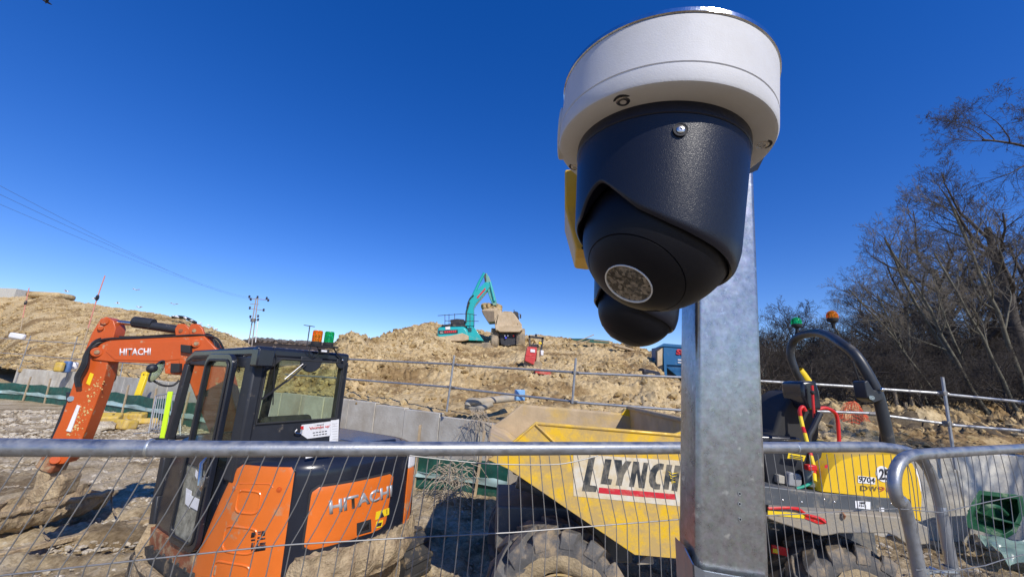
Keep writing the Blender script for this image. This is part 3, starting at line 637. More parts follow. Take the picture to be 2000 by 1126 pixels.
# side cable gland of the big one, and arms to the post
m_ylw = mat('yellow_housing', (0.72, 0.44, 0.03), 0.45, var=.08, vscale=8, dirt=(0.45, 0.3, 0.1), damt=.25, dscale=12)
yr = thing('yellow_housing', 'yellow bracket housing with round holes behind the white base', 'bracket', tuple(at_depth(1130, 400, .40)))
dz = .40
Q0 = [at_depth(1103, 330, dz), at_depth(1103, 403, dz), at_depth(1126, 487, dz), at_depth(1150, 490, dz), at_depth(1230, 490, dz), at_depth(1230, 330, dz)]
part('housing_shell', MB().prism(Q0, unit(CF*(1, 1, 0))*.07+np.array([.01, 0, 0])), m_ylw, yr, bevel=.002)
for px, py, rx_ in ((1136, 417, .0065), (1143, 484, .004), (1150, 450, .0055)):
    q = at_depth(px, py, dz-.0012); B = basis(CF)
    part('housing_hole', MB().lathe([(0, 0), (rx_, 0), (rx_, .001), (0, .001)], 20, q, np.stack([CR, CU*.55, CF], 1)), m_hole, yr)
    part('hole_rim', MB().lathe([(rx_, -.0006), (rx_*1.15, -.0006), (rx_*1.15, .001), (rx_, .001)], 20, q, np.stack([CR, CU*.55, CF], 1), cap=False), m_ylw, yr)
ga = thing('conduit_gland', 'white round side boss on the left of the large camera base', 'cable gland', tuple(c0+Rz @ np.array([-RB, .02, .02])))
part('gland_body', MB().cyl(c0+Rz @ np.array([-RB+.012, .022, .021]), c0+Rz @ np.array([-RB+.0015, .024, .021]), .021, 24), m_white, ga, bevel=.001)
arm = thing('mounting_arm', 'dark steel arm joining the camera caps to the top of the post', 'bracket', tuple(c0))
a0 = c0+Rz @ np.array([0, 0, .062]); 
pt = org+axis*Lp
0 and part('top_plate', MB().box2((c0[0]-.02, c0[1]-.03, pt[2]-.0), (pt[0]+.05, pt[1]+.05, pt[2]+.006)), m_chrome, arm, bevel=.001)
part('gusset', MB().prism([at_depth(1463, 338, .50), at_depth(1480, 332, .50), at_depth(1493, 306, .50), at_depth(1440, 300, .50)], CF*.012), m_black, arm)
# ================================================================== ORANGE MINI EXCAVATOR
PHI = rad(31.0)
EF = np.array([-math.cos(PHI), math.sin(PHI), 0]); EL = np.array([-math.sin(PHI), -math.cos(PHI), 0]); EO = np.array([-2.174, 4.67, -0.08])
ER = np.stack([EF, EL, np.array([0, 0, 1.0])], 1)
OR_D = (0.40, 0.27, 0.15)
m_or = mat('orange_paint', (0.72, 0.16, 0.02), 0.34, var=0.07, vscale=3, dirt=OR_D, damt=0.22, dscale=5, dsharp=.05, coat=.3, bump=.02, bscale=10)
m_or2 = mat('muddy_orange_paint', (0.56, 0.095, 0.014), 0.38, var=0.08, vscale=4, dirt=MUDL, damt=0.25, dscale=7, dsharp=.03, bump=.05, bscale=30)
m_rust = mat('rusty_skirt', (0.26, 0.085, 0.035), 0.7, var=.3, vscale=9, dirt=MUD, damt=0.45, dscale=6, dsharp=.06, bump=.15, bscale=40)
m_blk = mat('black_paint', (0.014, 0.017, 0.027), 0.24, var=.15, vscale=5, dirt=(0.24, 0.2, 0.15), damt=0.10, dscale=9, dsharp=.05, coat=.2)
m_blkm = mat('dull_black', (0.022, 0.024, 0.030), 0.5, var=.2, vscale=6, dirt=(0.22, 0.18, 0.13), damt=0.16, dscale=11, dsharp=.06)
m_blkd = mat('interior_black', (0.02, 0.02, 0.022), 0.8, var=.1)
m_rub = mat('rubber', (0.035, 0.034, 0.034), 0.75, var=.3, vscale=10, dirt=MUD, damt=.2, dscale=8, bump=.1, bscale=60)
m_hose = mat('hose_rubber', (0.018, 0.018, 0.02), 0.45, var=.2, vscale=20)
m_mud = mat('caked_mud', MUDL, 0.95, var=.22, vscale=7, dirt=(0.24, 0.165, 0.095), damt=.42, dscale=8, bump=1.0, bscale=28)
m_decal_g = mat('silver_grey_letters', (0.42, 0.42, 0.42), 0.4, .2)
m_decal_w = mat('white_letters', (0.8, 0.76, 0.74), 0.45)
m_stick = mat('white_sticker', (0.78, 0.77, 0.76), 0.5, var=.04, dirt=(0.4, .33, .24), damt=.15, dscale=14)
m_red = mat('red_print', (0.62, 0.03, 0.03), 0.5)
m_blackprint = mat('black_print', (0.02, 0.02, 0.025), 0.5)
m_yel = mat('yellow_sticker', (0.85, 0.60, 0.02), 0.4, var=.05)
def glass(name, tint, rough=0.02, dirt=None, damt=0.0, clear=0.75):
    if name in MATS: return MATS[name]
    m = bpy.data.materials.new(name); m.use_nodes = True; t = m.node_tree; N = t.nodes; L = t.links
    N.remove(N['Principled BSDF']); out = N['Material Output']
    tr = N.new('ShaderNodeBsdfTransparent'); tr.inputs[0].default_value = col4(tint); gl = N.new('ShaderNodeBsdfGlossy'); gl.inputs['Roughness'].default_value = rough
    lw = N.new('ShaderNodeLayerWeight'); fr = N.new('ShaderNodeMath'); fr.operation = 'POWER'; fr.inputs[1].default_value = 4.0; L.new(lw.outputs['Facing'], fr.inputs[0]); mx = N.new('ShaderNodeMixShader')
    L.new(fr.outputs[0], mx.inputs[0]); L.new(tr.outputs[0], mx.inputs[1]); L.new(gl.outputs[0], mx.inputs[2]); o = mx.outputs[0]
    if dirt:
        df = N.new('ShaderNodeBsdfDiffuse'); df.inputs[0].default_value = col4(dirt); tc = N.new('ShaderNodeTexCoord')
        n = N.new('ShaderNodeTexNoise'); n.inputs['Scale'].default_value = 9; n.inputs['Detail'].default_value = 12; n.inputs['Roughness'].default_value = .75; L.new(tc.outputs['Object'], n.inputs['Vector'])
        r = N.new('ShaderNodeMapRange'); r.inputs[1].default_value = .28 if damt > .5 else .38; r.inputs[2].default_value = .62 if damt > .5 else .75; r.inputs[3].default_value = 0; r.inputs[4].default_value = damt; L.new(n.outputs['Fac'], r.inputs[0])
        m2 = N.new('ShaderNodeMixShader'); L.new(r.outputs[0], m2.inputs[0]); L.new(o, m2.inputs[1]); L.new(df.outputs[0], m2.inputs[2]); o = m2.outputs[0]
    L.new(o, out.inputs['Surface']); MATS[name] = m; return m
g_cab = glass('tinted_cab_glass', (0.90, 0.94, 0.87), dirt=(0.5, .47, .36), damt=.05)
g_low = glass('muddy_glass', (0.45, 0.48, 0.42), .08, dirt=(0.46, .44, .35), damt=.8)

ex = thing('mini_excavator', 'orange and black tracked mini excavator with its boom folded out to the left', 'excavator', tuple(EO), ER)
def EW(p): return EO + ER @ np.array(p, float)
def ELc(p): return ER.T @ (np.array(p)-EO)
def EX(px, py, xl):   # pixel -> local point on plane x = xl
    return ELc(PP(px, py, EW((xl, 0, 0)), EF))
def EY(px, py, yl): return ELc(PP(px, py, EW((0, yl, 0)), EL))
# --- plan outline of the upper body (half), from left front round the tail to right front
PLAN = [(.98, .93), (.6, .95), (.1, .955), (-.25, .945), (-.52, .90), (-.74, .79), (-.89, .66), (-.985, .50), (-1.04, .30), (-1.065, .08), (-1.07, -.15), (-1.05, -.38), (-.99, -.60), (-.88, -.77), (-.70, -.90), (-.45, -.965), (0, -.97), (.5, -.96), (.98, -.93)]
PLs = np.array(smooth_path([(a, b, 0) for a, b in PLAN], 8)); sl = np.concatenate([[0], np.cumsum(np.linalg.norm(np.diff(PLs, axis=0), axis=1))])
def plan(s): return np.array([np.interp(s, sl, PLs[:, 0]), np.interp(s, sl, PLs[:, 1])])
def plan_n(s): d = plan(s+.01)-plan(s-.01); n = np.array([d[1], -d[0]]); n = n/np.linalg.norm(n); return n if n @ plan(s) > 0 else -n
def s_at_px(px, py, guess=None):
    """arc length where the body surface is seen at this pixel (first crossing), height from the same ray"""
    best = None
    for s in np.linspace(0.6, sl[-1]-.4, 600):
        p = plan(s); wpt = EW((p[0], p[1], 0)); k = (wpt[0]-CAM[0])/(wpt[1]-CAM[1]); r = slope(px, py)[0]
        n = plan_n(s); nw = ER[:2, :2] @ n
        if nw @ (CAM[:2]-wpt[:2]) < 0: continue
        if best is None or abs(k-r) < best[0]: best = (abs(k-r), s, wpt)
    d = best[2][1]; z = CAM[2]+slope(px, py)[1]*d-EO[2]; return best[1], z
def patch(s0, s1, z0, z1, off=.012, thick=.02, nu=28, nv=16, corner=.06, warp=None):
    """a panel lying on the curved body, with rounded corners"""
    def fn(u, v):
        z = z0+(z1-z0)*v; e = min(z-z0, z1-z); c = corner
        ins = 0 if e >= c else c-math.sqrt(max(0, c*c-(c-e)**2))
        a, b = s0, s1
        if warp: a, b, z = warp(v, a, b, z)
        s = a+ins+(b-a-2*ins)*u; p = plan(s); n = plan_n(s); bev = 0.006*(1-min(1, min(u, 1-u)*22))+.006*(1-min(1, min(v, 1-v)*16))
        q = p+n*(off-bev); return (q[0], q[1], z)
    return MB().grid(fn, nu, nv, thick)
# body shell, chunky tail
zt = 1.40
def shell(u, v):
    s = sl[-1]*u; p = plan(s); n = plan_n(s)
    # v: 0 bottom .. 1 top, rounding in to the bonnet
    if v < .75: z = .62+(zt-.62)*v/.75; ins = .0+.03*(v/.75)**2
    else: a = (v-.75)/.25*math.pi/2; z = zt+.12*math.sin(a); ins = .03+.16*(1-math.cos(a))
    q = p-n*ins; return (q[0], q[1], z)
body = MB().grid(shell, 150, 22)
body.build('tail_shell', m_blk, ex, smooth=50)
# bonnet
top_ring = [shell(i/60, 1.0) for i in range(61)]
MB().prism([(a, b, 1.50) for a, b, c in top_ring], (0, 0, .021)).build('bonnet', m_blk, ex, bevel=.01)
b_ = [EW((0, 0, 0))]
MB().prism([(-.45, .0, 1.52), (-.80, -.0, 1.52), (-.86, -.45, 1.52), (-.45, -.55, 1.52)], (0, 0, .05)).build('bonnet_hatch', m_blk, ex, bevel=.02, seg=3)
# rear door
sA, zA = s_at_px(610, 955); sB, zB = s_at_px(769, 920); _, zC = s_at_px(612, 1068); _, zD = s_at_px(757, 1030)
def wdoor(v, a, b, z): return a+.0*v, b-.05*(1-v), z
zlo = min(zC, zD)+.02; zhi = (zA+zB)/2
dr_ = patch(sA, sB, zlo, zhi, off=.014, corner=.055, warp=wdoor).build('rear_door', m_or, ex, smooth=50)
patch(sA-.018, sB+.018, zlo-.018, zhi+.02, off=.004, corner=.07, warp=wdoor, thick=.01).build('door_seal', m_blkd, ex, smooth=50)
def on_body(px, py, off=.016):
    s, z = s_at_px(px, py); p = plan(s)+plan_n(s)*off; return np.array([p[0], p[1], z])
def flat_on(px4, m, name, parent, off=.016, th=.0015):
    P = [on_body(a, b, off) for a, b in px4]; n = unit(np.cross(P[1]-P[0], P[2]-P[0])); n = n if n @ np.array([P[0][0], P[0][1], 0]) > 0 else -n
    return MB().prism(P, n*th).build(name, m, parent)
def body_text(s_, O, U, V, off, m, parent, bold):
    (so_, zo_), (su_, zu_), (sv_, zv_) = s_at_px(*O), s_at_px(*U), s_at_px(*V)
    def fn(a, b): s = so_+(su_-so_)*a+(sv_-so_)*b; z = zo_+(zu_-zo_)*a+(zv_-zo_)*b; p = plan(s)+plan_n(s)*off; return (p[0], p[1], z)
    return lettering(s_, (0, 0, 0), (1, 0, 0), (0, 0, 1), m, parent, bold=bold, depth=.002, fn=fn)
body_text('HITACHI', (642, 1003), (764, 968), (641, 976), .0155, m_decal_g, dr_, .035)
h = flat_on([(695, 1044), (723, 1036), (723, 1012), (695, 1020)], m_blkd, 'latch_recess', dr_); flat_on([(699, 1036), (718, 1031), (718, 1018)], m_screw, 'latch', dr_, off=.019)
fr_ = flat_on([(691, 1048), (727, 1038), (727, 1007), (691, 1015)], m_or, 'latch_surround', dr_, off=.0145, th=.001)
flat_on([(731, 1014), (757, 1003), (758, 990), (732, 998)], m_yel, 'warning_sticker', dr_); flat_on([(731, 1030), (744, 1027), (746, 1013), (733, 1017)], m_yel, 'warning_sticker', dr_)
flat_on([(738, 1011), (748, 1007), (743, 995)], m_blackprint, 'warning_mark', dr_, off=.018); flat_on([(752, 1002), (753, 1002), (753, 993), (752, 993)], m_blackprint, 'warning_mark', dr_, off=.018)
flat_on([(733, 1027), (742, 1025), (743, 1018), (735, 1020)], m_blackprint, 'warning_mark', dr_, off=.018)
# left side panel
sP0, _ = s_at_px(472, 905); sP1, zP1 = s_at_px(578, 911); 
def wside(v, a, b, z): return a-.42*(1-v)**.8, b+.02*(1-v), z
sp_ = patch(sP0, sP1, .45, zP1, off=.02, corner=.03, nv=24, warp=wside).build('side_panel', m_or, ex, smooth=50)
def loop_groove(c, wd, ht, r=.04, tilt=0):
    """raised pressing outline on the side panel"""
    s0, z0 = s_at_px(*c); P = []
    for k in range(33):
        a = 2*math.pi*k/32; ca, sa = math.cos(a), math.sin(a); sx = math.copysign(abs(ca)**.45, ca)*wd/2; sz = math.copysign(abs(sa)**.45, sa)*ht/2
        s = s0+sx; p = plan(s)+plan_n(s)*.021; P.append((p[0], p[1], z0+sz+tilt*sx))
    return P
for c, wd, ht in (((487, 978), .21, .17), ((470, 1052), .30, .19), ((452, 1120), .34, .17)):
    P = loop_groove(c, wd, ht); MB().tube(P, .009, 8, cap=False).build('pressed_rib', m_or, sp_)
P = [on_body(a, b, .021) for a, b in ((473, 942), (500, 942), (530, 943), (535, 950))]; MB().tube(P, .005, 6).build('pressed_rib', m_or, sp_)
for c in ((462, 951), (548, 954)):
    p = on_body(*c, off=.02); n = plan_n(s_at_px(*c)[0]); B = basis((n[0], n[1], 0)); MB().lathe([(0, 0), (.022, 0), (.022, .004), (.013, .004), (.011, .008), (0, .009)], 20, p, B).build('panel_bolt', m_or2, sp_)
for k, (t_, y) in enumerate((('FI', 1042), ('-:-', 1052), ('IR=', 1062), ('---', 1070))):
    body_text(t_, (494, y+5), (521, y+1), (495, y-5), .0215, m_blackprint, sp_, .04)
# stripe and orange trim on the far right corner
for (a0, a1, z0, z1, mm) in ((s_at_px(795, 930)[0], s_at_px(795, 930)[0]+.16, .74, 1.28, m_or), (s_at_px(795, 930)[0], s_at_px(795, 930)[0]+.16, 1.28, 1.45, m_stick)):
    patch(a0, a1, z0, z1, off=.01, corner=.01).build('corner_trim', mm, ex, smooth=50)
# mud-caked counterweight foot
def foot(u, v):
    s = sP1+.0+(sl[-1]-.15-sP1)*u; p = plan(s); n = plan_n(s); b = .035*math.sin(math.pi*min(1, v*1.1))+.03; k = np.clip((s-sP1)/.2, 0, 1)*np.clip((sl[-1]-.7-s)/.5, 0, 1)
    q = p+n*(b*k-.02); z = .42+.33*v; pr_ = np.array([[q[0], q[1], z]])
    d = .035*fbm(pr_*9, 4)[0]+.02*ridged(pr_*3+3, 3)[0]; q = q+n*d*k; return (q[0], q[1], z+.03*fbm(pr_*2.2+9, 2)[0])
MB().grid(foot, 170, 14, .05).build('counterweight', m_mud, ex, smooth=60)
MB().prism([(p[0]*.86, p[1]*.86, .45) for p in PLs[::6]], (0, 0, .12)).build('slew_deck', m_rust, ex)
# front skirt under the cab (rusty, muddy)
def skirt(u, v):
    s = .02+1.02*u; p = plan(s); n = plan_n(s); q = p+n*(.03-.02*(1-v)); return (q[0], q[1], .42+.27*v)
MB().grid(skirt, 30, 6, .04).build('cab_skirt', m_rust, ex, smooth=50)
MB().box2((.9, .9, .42), (1.02, -.3, .70)).build('front_skirt', m_rust, ex, bevel=.02)
MB().tube([(1.03, .98, .42), (.7, 1.02, .41), (.3, 1.02, .40), (-.1, 1.0, .40)], .035, 8).jitter(.012, 9).build('skirt_mud', m_mud, ex)
# tracks
for side in (1, -1):
    yc = side*.78; prof = []
    for k in range(13): a = rad(90+15*k); prof.append((-.78+.27*math.cos(a), 0, .27+.27*math.sin(a)))
    for k in range(13): a = rad(270+15*k); prof.append((.92+.27*math.cos(a), 0, .27+.27*math.sin(a)))
    tr = MB().prism([(x, yc-.2, z+.0) for x, _, z in prof], (0, .4, 0)).jitter(.01, 6).build('track', m_rub, ex)
    for k in range(34):
        L_ = (k+.5)/34*(2*1.70+2*math.pi*.27)
        if L_ < 1.70: p = (-.78+L_, .545); a = 0
        elif L_ < 1.70+math.pi*.27: th = (L_-1.70)/.27; p = (.92+.275*math.sin(th), .27+.275*math.cos(th)); a = th
        elif L_ < 3.40+math.pi*.27: p = (.92-(L_-1.70-math.pi*.27), -.005); a = math.pi
        else: th = (L_-3.40-math.pi*.27)/.27; p = (-.78-.275*math.sin(th), .27-.275*math.cos(th)); a = math.pi+th
        MB().box((p[0], yc, p[1]), (.05, .41, .035), roty(a)).build('grouser', m_rub, tr, bevel=.006)
    for x in (-.78, -.4, 0, .5, .92): MB().cyl((x, yc-.14, (.2 if abs(x) < .7 else .27)), (x, yc+.21, (.2 if abs(x) < .7 else .27)), (.11 if abs(x) < .7 else .2), 20).build('track_roller', m_mud, tr, bevel=.01)
MB().box2((-.75, -.6, .15), (.75, .6, .42)).build('undercarriage', m_mud, ex, bevel=.03)
# ---------------- cab
CZ0, CZ1 = .66, 2.47; XR, XF, YL, YRt = -.40, 1.08, .955, -.05
def bar(name, pts, wd, m=m_blkm, parent=ex, bevel=.012):
    mb_ = MB()
    for a, b in zip(pts[:-1], pts[1:]):
        a = np.array(a, float); b = np.array(b, float); d = b-a; L_ = np.linalg.norm(d); z = d/L_; x = unit(np.cross((0, 1, 0), z)) if abs(z[1]) < .9 else np.array([1., 0, 0]); y = np.cross(z, x)
        mb_.box((a+b)/2, (wd[0], wd[1], L_+.0), np.stack([x, y, z], 1))
    return mb_.build(name, m, parent, bevel=bevel)
# roof: slightly domed slab with a rounded rim
roof = MB()
def roofpt(u, v):
    x = XR-.02+(XF-XR+.0)*u; y = YRt-.01+(YL-YRt+.0)*v; z = CZ1+.02*math.sin(math.pi*u)*math.sin(math.pi*v)-.02*u; return (x, y, z)
MB().prism([(XR, YRt, CZ1-.10), (XR, YL, CZ1-.10), (XF-.22, YL, CZ1-.13), (XF-.03, YL, CZ1-.22), (XF-.03, YRt, CZ1-.22), (XF-.22, YRt, CZ1-.13)], (0, 0, .10)).build('roof', m_blk, ex, bevel=.03, seg=4)
bar('rear_pillar', [(XR+.075, YL-.045, 1.30), (XR+.075, YL-.045, CZ1-.09)], (.17, .10), bevel=.02)
bar('rear_pillar', [(XR+.045, YRt+.04, CZ0), (XR+.045, YRt+.04, CZ1-.09)], (.09, .08), bevel=.02)
bar('front_pillar', [(XF-.06, YL-.04, CZ1-.19), (XF+.01, YL-.04, 1.5), (XF-.04, YL-.04, .95), (XF-.1, YL-.04, CZ0-.02)], (.10, .07))
bar('front_pillar', [(XF-.06, YRt+.04, CZ1-.19), (XF+.01, YRt+.04, 1.5), (XF-.04, YRt+.04, .95), (XF-.1, YRt+.04, CZ0-.02)], (.10, .07))
MB().box2((XR, YRt, CZ0-.06), (XF-.05, YL, CZ0+.02)).build('cab_floor', m_rust, ex, bevel=.01)
MB().box2((XR+.18, YL-.09, CZ0), (.16, YL-.04, 1.36)).build('side_sill_panel', m_blkm, ex, bevel=.01)
MB().box2((XR+.16, YL-.05, CZ1-.20), (XF-.16, YL-.005, CZ1-.1)).build('side_header', m_blkm, ex, bevel=.01)
MB().box2((XF-.18, YRt+.02, .70), (XF-.1, YRt+.05, 1.5)).build('right_sill_panel', m_blkm, ex)
MB().box2((XR+.05, YRt+.01, .66), (XF-.1, YRt+.04, 1.42)).build('right_wall', m_blkd, ex)
MB().box2((XR+.17, YL-.035, 1.36), (.18, YL-.03, CZ1-.2)).build('quarter_window', g_cab, ex)
MB().box2((XR+.05, YRt+.02, 1.42), (XF-.1, YRt+.025, CZ1-.18)).build('right_window', g_cab, ex)
MB().prism([(XF-.05, YRt+.06, CZ1-.2), (XF-.05, YL-.08, CZ1-.2), (XF, YL-.08, 1.5), (XF, YRt+.06, 1.5)], (.005, 0, 0)).build('windscreen', g_cab, ex)
bar('windscreen_bar', [(XF, YRt+.05, 1.5), (XF, YL-.05, 1.5)], (.04, .04))
# sticker 98 on the quarter window
q = EY(457, 722, YL-.028); lettering('98', EW(EY(457, 727, YL-.029)), EW(EY(469, 727, YL-.029)), EW(EY(458, 715, YL-.029)), m_blackprint, ex, bold=.03)
# rear window wall
wl = EX(492, 835, XR); wz0 = 1.775; wz1 = 2.365; wy0 = YL-.11; wy1 = YRt+.07
rw = MB()
rw.box2((XR, YRt+.03, 1.42), (XR+.05, YL-.03, wz0)); rw.box2((XR, YRt+.03, wz1), (XR+.05, YL-.03, CZ1-.09)); rw.box2((XR, YRt+.02, wz0), (XR+.05, wy1, wz1)); rw.box2((XR, wy0, wz0), (XR+.05, YL-.03, wz1))
rw.build('rear_wall', m_blkm, ex, bevel=.006)
MB().box2((XR+.015, wy1-.005, wz0-.005), (XR+.02, wy0+.005, wz1+.005)).build('rear_window', g_cab, ex)
fr = [(XR-.004, wy1, wz0), (XR-.004, wy0, wz0), (XR-.004, wy0, wz1-.12), (XR-.004, wy0-.13, wz1), (XR-.004, wy1, wz1), (XR-.004, wy1, wz0)]
MB().tube(fr, .012, 6).build('window_seal', m_blkd, ex)
MB().prism([(XR-.002, wy0+.0, wz1-.12), (XR-.002, wy0, wz1+.01), (XR-.002, wy0-.14, wz1+.01)], (.02, 0, 0)).build('corner_gusset', m_blkm, ex)
# wiper housing, wiper, hinge boss
def disc_cut(yc, zc, r, z_top): return [(XR-.012, yc-r, z_top)]+[(XR-.012, yc+r*math.cos(a), zc+r*math.sin(a)) for a in np.linspace(math.pi, 2*math.pi, 17)]+[(XR-.012, yc+r, z_top)]
c1_ = EX(608, 704, XR); MB().prism(disc_cut(c1_[1], c1_[2], .118, wz1+.04), (.02, 0, 0)).build('wiper_housing', m_blkm, ex, bevel=.008)
c2_ = EX(670, 706, XR); MB().prism(disc_cut(c2_[1]+.02, c2_[2]-.01, .065, wz1+.04), (.02, 0, 0)).build('stay_bracket', m_blkm, ex, bevel=.005)
def er(px, py, dx=-.03): return EX(px, py, XR+dx)
MB().tube([er(598, 711), er(560, 745)], .008, 8).build('wiper_arm', m_hose, ex); MB().tube([er(592, 710), er(556, 740)], .006, 6).build('wiper_arm', m_screw, ex)
MB().box((er(537, 760)), (.012, .27, .018), rotx(math.atan2(er(507, 782)[2]-er(575, 732)[2], er(507, 782)[1]-er(575, 732)[1]))).build('wiper_blade', m_hose, ex)
# box lamp at the corner, beacons and their bracket
p = EX(518, 698, XR-.10); MB().box((XR-.06, p[1], p[2]-.0), (.12, .15, .16)).build('box_lamp', m_blk, ex, bevel=.012)
MB().tube([er(535, 677, -.02), er(540, 700, -.03), er(536, 716, -.03), er(533, 790, -.03)], .005, 6).build('cable', m_hose, ex)
def beacon(px, py, mcol, label, r=.047, h=.115, x=XR-.03):
    p = EX(px, py, x); root = ex
    b = MB().lathe([(r*1.08, -.03), (r*1.08, 0), (0, 0)], 24, (p[0], p[1], p[2]-h/2), cap=True).build('beacon_base', m_blkd, ex)
    l = MB().lathe([(r, 0), (r*1.0, h*.3), (r*.97, h*.32), (r*.97, h*.36), (r*.99, h*.38), (r*.98, h*.9), (r*.9, h), (0, h)], 28, (p[0], p[1], p[2]-h/2)).build('beacon_lens', mcol, b, smooth=40)
    for k in range(16):
        a = k*math.pi/8; MB().box((p[0]+r*1.0*math.cos(a), p[1]+r*1.0*math.sin(a), p[2]), (.003, .004, h*.86), rotz(a)).build('lens_rib', mcol, b)
    MB().cyl((p[0], p[1], p[2]-h/2), (p[0], p[1], p[2]+h*.1), r*.4, 14).build('beacon_bulb', m_chrome, b)
def plastic(name, c):
    m = mat(name, c, .12, var=0, trans=.75, spec=.5); m.node_tree.nodes['Principled BSDF'].inputs['IOR'].default_value = 1.2; return m
m_amb = plastic('amber_plastic', (1.0, .30, .02)); m_grn = plastic('green_plastic', (.02, .62, .22))
beacon(620, 656, m_amb, 'amber'); beacon(643, 658, m_grn, 'green')
b0 = EX(612, 674, XR-.03); b1_ = EX(652, 677, XR-.03); MB().box((XR-.03, (b0[1]+b1_[1])/2, b0[2]-.0), (.11, abs(b0[1]-b1_[1])+.04, .018)).build('beacon_bracket', m_blkd, ex)
MB().tube([er(648, 674), er(658, 690), er(669, 701)], .008, 8).build('gas_strut', m_hose, ex); MB().ball(er(669, 703, -.035), .014, 10, 8).build('strut_end', m_screw, ex)
MB().tube(smooth_path([er(607, 676), er(604, 690), er(612, 697), er(622, 688), er(620, 677)], 4), .005, 6).build('cable', m_hose, ex)
MB().box(er(633, 686, -.04), (.05, .10, .045)).build('work_lamp', m_blkd, ex, bevel=.006); MB().box(er(633, 685, -.07), (.01, .06, .02)).build('lamp_glass', m_stick, ex)
MB().tube([er(536, 672, .0), er(590, 674, .0), er(612, 675, 0)], .005, 6).build('cable', m_hose, ex)
# stickers under the window
def xpoly(px4, xl, m, name, parent=ex, th=.002): return MB().prism([EX(a, b, xl) for a, b in px4], (-th, 0, 0)).build(name, m, parent)
st_ = xpoly([(586, 846), (589, 829), (646, 822), (645, 850), (600, 856)], XR-.004, m_stick, 'notice_sticker'); xpoly([(646, 820), (662, 818), (660, 862), (643, 864)], XR-.004, m_stick, 'notice_sticker')
def xl_(s, O, U, V, m, xl=XR-.007, bold=.0): return lettering(s, EW(EX(*O, xl)), EW(EX(*U, xl)), EW(EX(*V, xl)), m, st_, bold=bold, depth=.001)
xl_("'thumbs up'", (604, 840.5), (645, 835), (604, 833), m_red, bold=.02)
for (x0_, y0_, x1_, y1_) in ((619, 829.5, 633, 828), (611, 844.5, 640, 840.5), (612, 849.5, 640, 845.5)):
    for k in range(5):
        fa, fb = k/5, (k+.75)/5; xa, xb_, ya, yb_ = x0_+(x1_-x0_)*fa, x0_+(x1_-x0_)*fb, y0_+(y1_-y0_)*fa, y0_+(y1_-y0_)*fb
        xpoly([(xa, ya+1), (xb_, yb_+1), (xb_, yb_-.6), (xa, ya-.6)], XR-.007, m_blackprint, 'print_line', st_, .0008)
for k in range(7):
    y = 826+k*5; xpoly([(649, y+1.5), (659, y+.4), (659, y-.2), (649, y+.9)], XR-.007, mat('grey_print', (.35, .35, .35), .6), 'print_line', st_, .0008)
xpoly([(587, 832), (593, 831), (593, 838), (588, 838)], XR-.007, m_red, 'print_emblem', st_, .0008)
# exhaust stub
p = EX(597, 876, XR-.14); MB().lathe([(.04, -.16), (.042, -.02), (.04, .03), (.034, .034), (.03, -.03), (0, -.03)], 24, p, rotx(rad(-12))).build('exhaust_pipe', mat('rusty_pipe', (.07, .04, .03), .8, var=.3, vscale=20), ex, smooth=50)
MB().tube(smooth_path([er(580, 838), er(576, 844), er(586, 846), er(590, 838)], 4), .007, 6).build('door_catch', m_screw, ex)
# white strip under tail, reflector on bonnet edge
flat_on([(596, 890), (655, 878), (655, 884), (597, 896)], m_stick, 'white_strip', ex, off=-.03, th=.002)
# seat and controls seen through the glass
seat = [(-.28, 0, 1.15), (-.30, 0, 1.75), (-.22, 0, 1.83), (-.13, 0, 1.76), (-.10, 0, 1.25), (.38, 0, 1.22), (.38, 0, 1.10)]
MB().prism([(x, .2, z) for x, _, z in seat], (0, .5, 0)).build('seat', m_blkd, ex, bevel=.04, seg=3)
for y in (.1, .8):
    MB().box2((-.1, y-.05, 1.1), (.45, y+.05, 1.35)).build('console', m_blkd, ex, bevel=.02); MB().tube([(.42, y, 1.35), (.45, y, 1.6)], .015, 8).build('joystick', m_blkd, ex); MB().ball((.45, y, 1.63), (.025, .025, .045)).build('joystick_grip', m_blkd, ex)
MB().tube([(.9, .3, .7), (.85, .3, 1.5)], .012, 6).build('lever', m_blkd, ex); MB().box((.98, .1, 1.6), (.03, .16, .12)).build('monitor', m_blkd, ex, bevel=.01)
# ---------------- door (proud of the cab side)
YD = YL+.045
def ring(x0, x1, z0, z1, r, y, n=6):
    P = []
    for cx, cz, a0 in ((x1-r, z1-r, 0), (x0+r, z1-r, 90), (x0+r, z0+r, 180), (x1-r, z0+r, 270)):
        for k in range(n+1): a = rad(a0+90*k/n); P.append((cx+r*math.cos(a), y, cz+r*math.sin(a)))
    return P
def frame_ring(name, outer, inner, th, m, parent=ex, bevel=.006):
    n = len(outer); o = [np.array(p, float) for p in outer]; i_ = [np.array(p, float) for p in inner]; e = np.array([0, th, 0]); V = o+i_+[p+e for p in o]+[p+e for p in i_]; Fc = []
    for k in range(n):
        j = (k+1) % n; Fc += [(k, j, n+j, n+k), (2*n+j, 2*n+k, 3*n+k, 3*n+j), (j, k, 2*n+k, 2*n+j), (n+k, n+j, 3*n+j, 3*n+k)]
    return MB().add(V, Fc).build(name, m, parent, bevel=bevel)
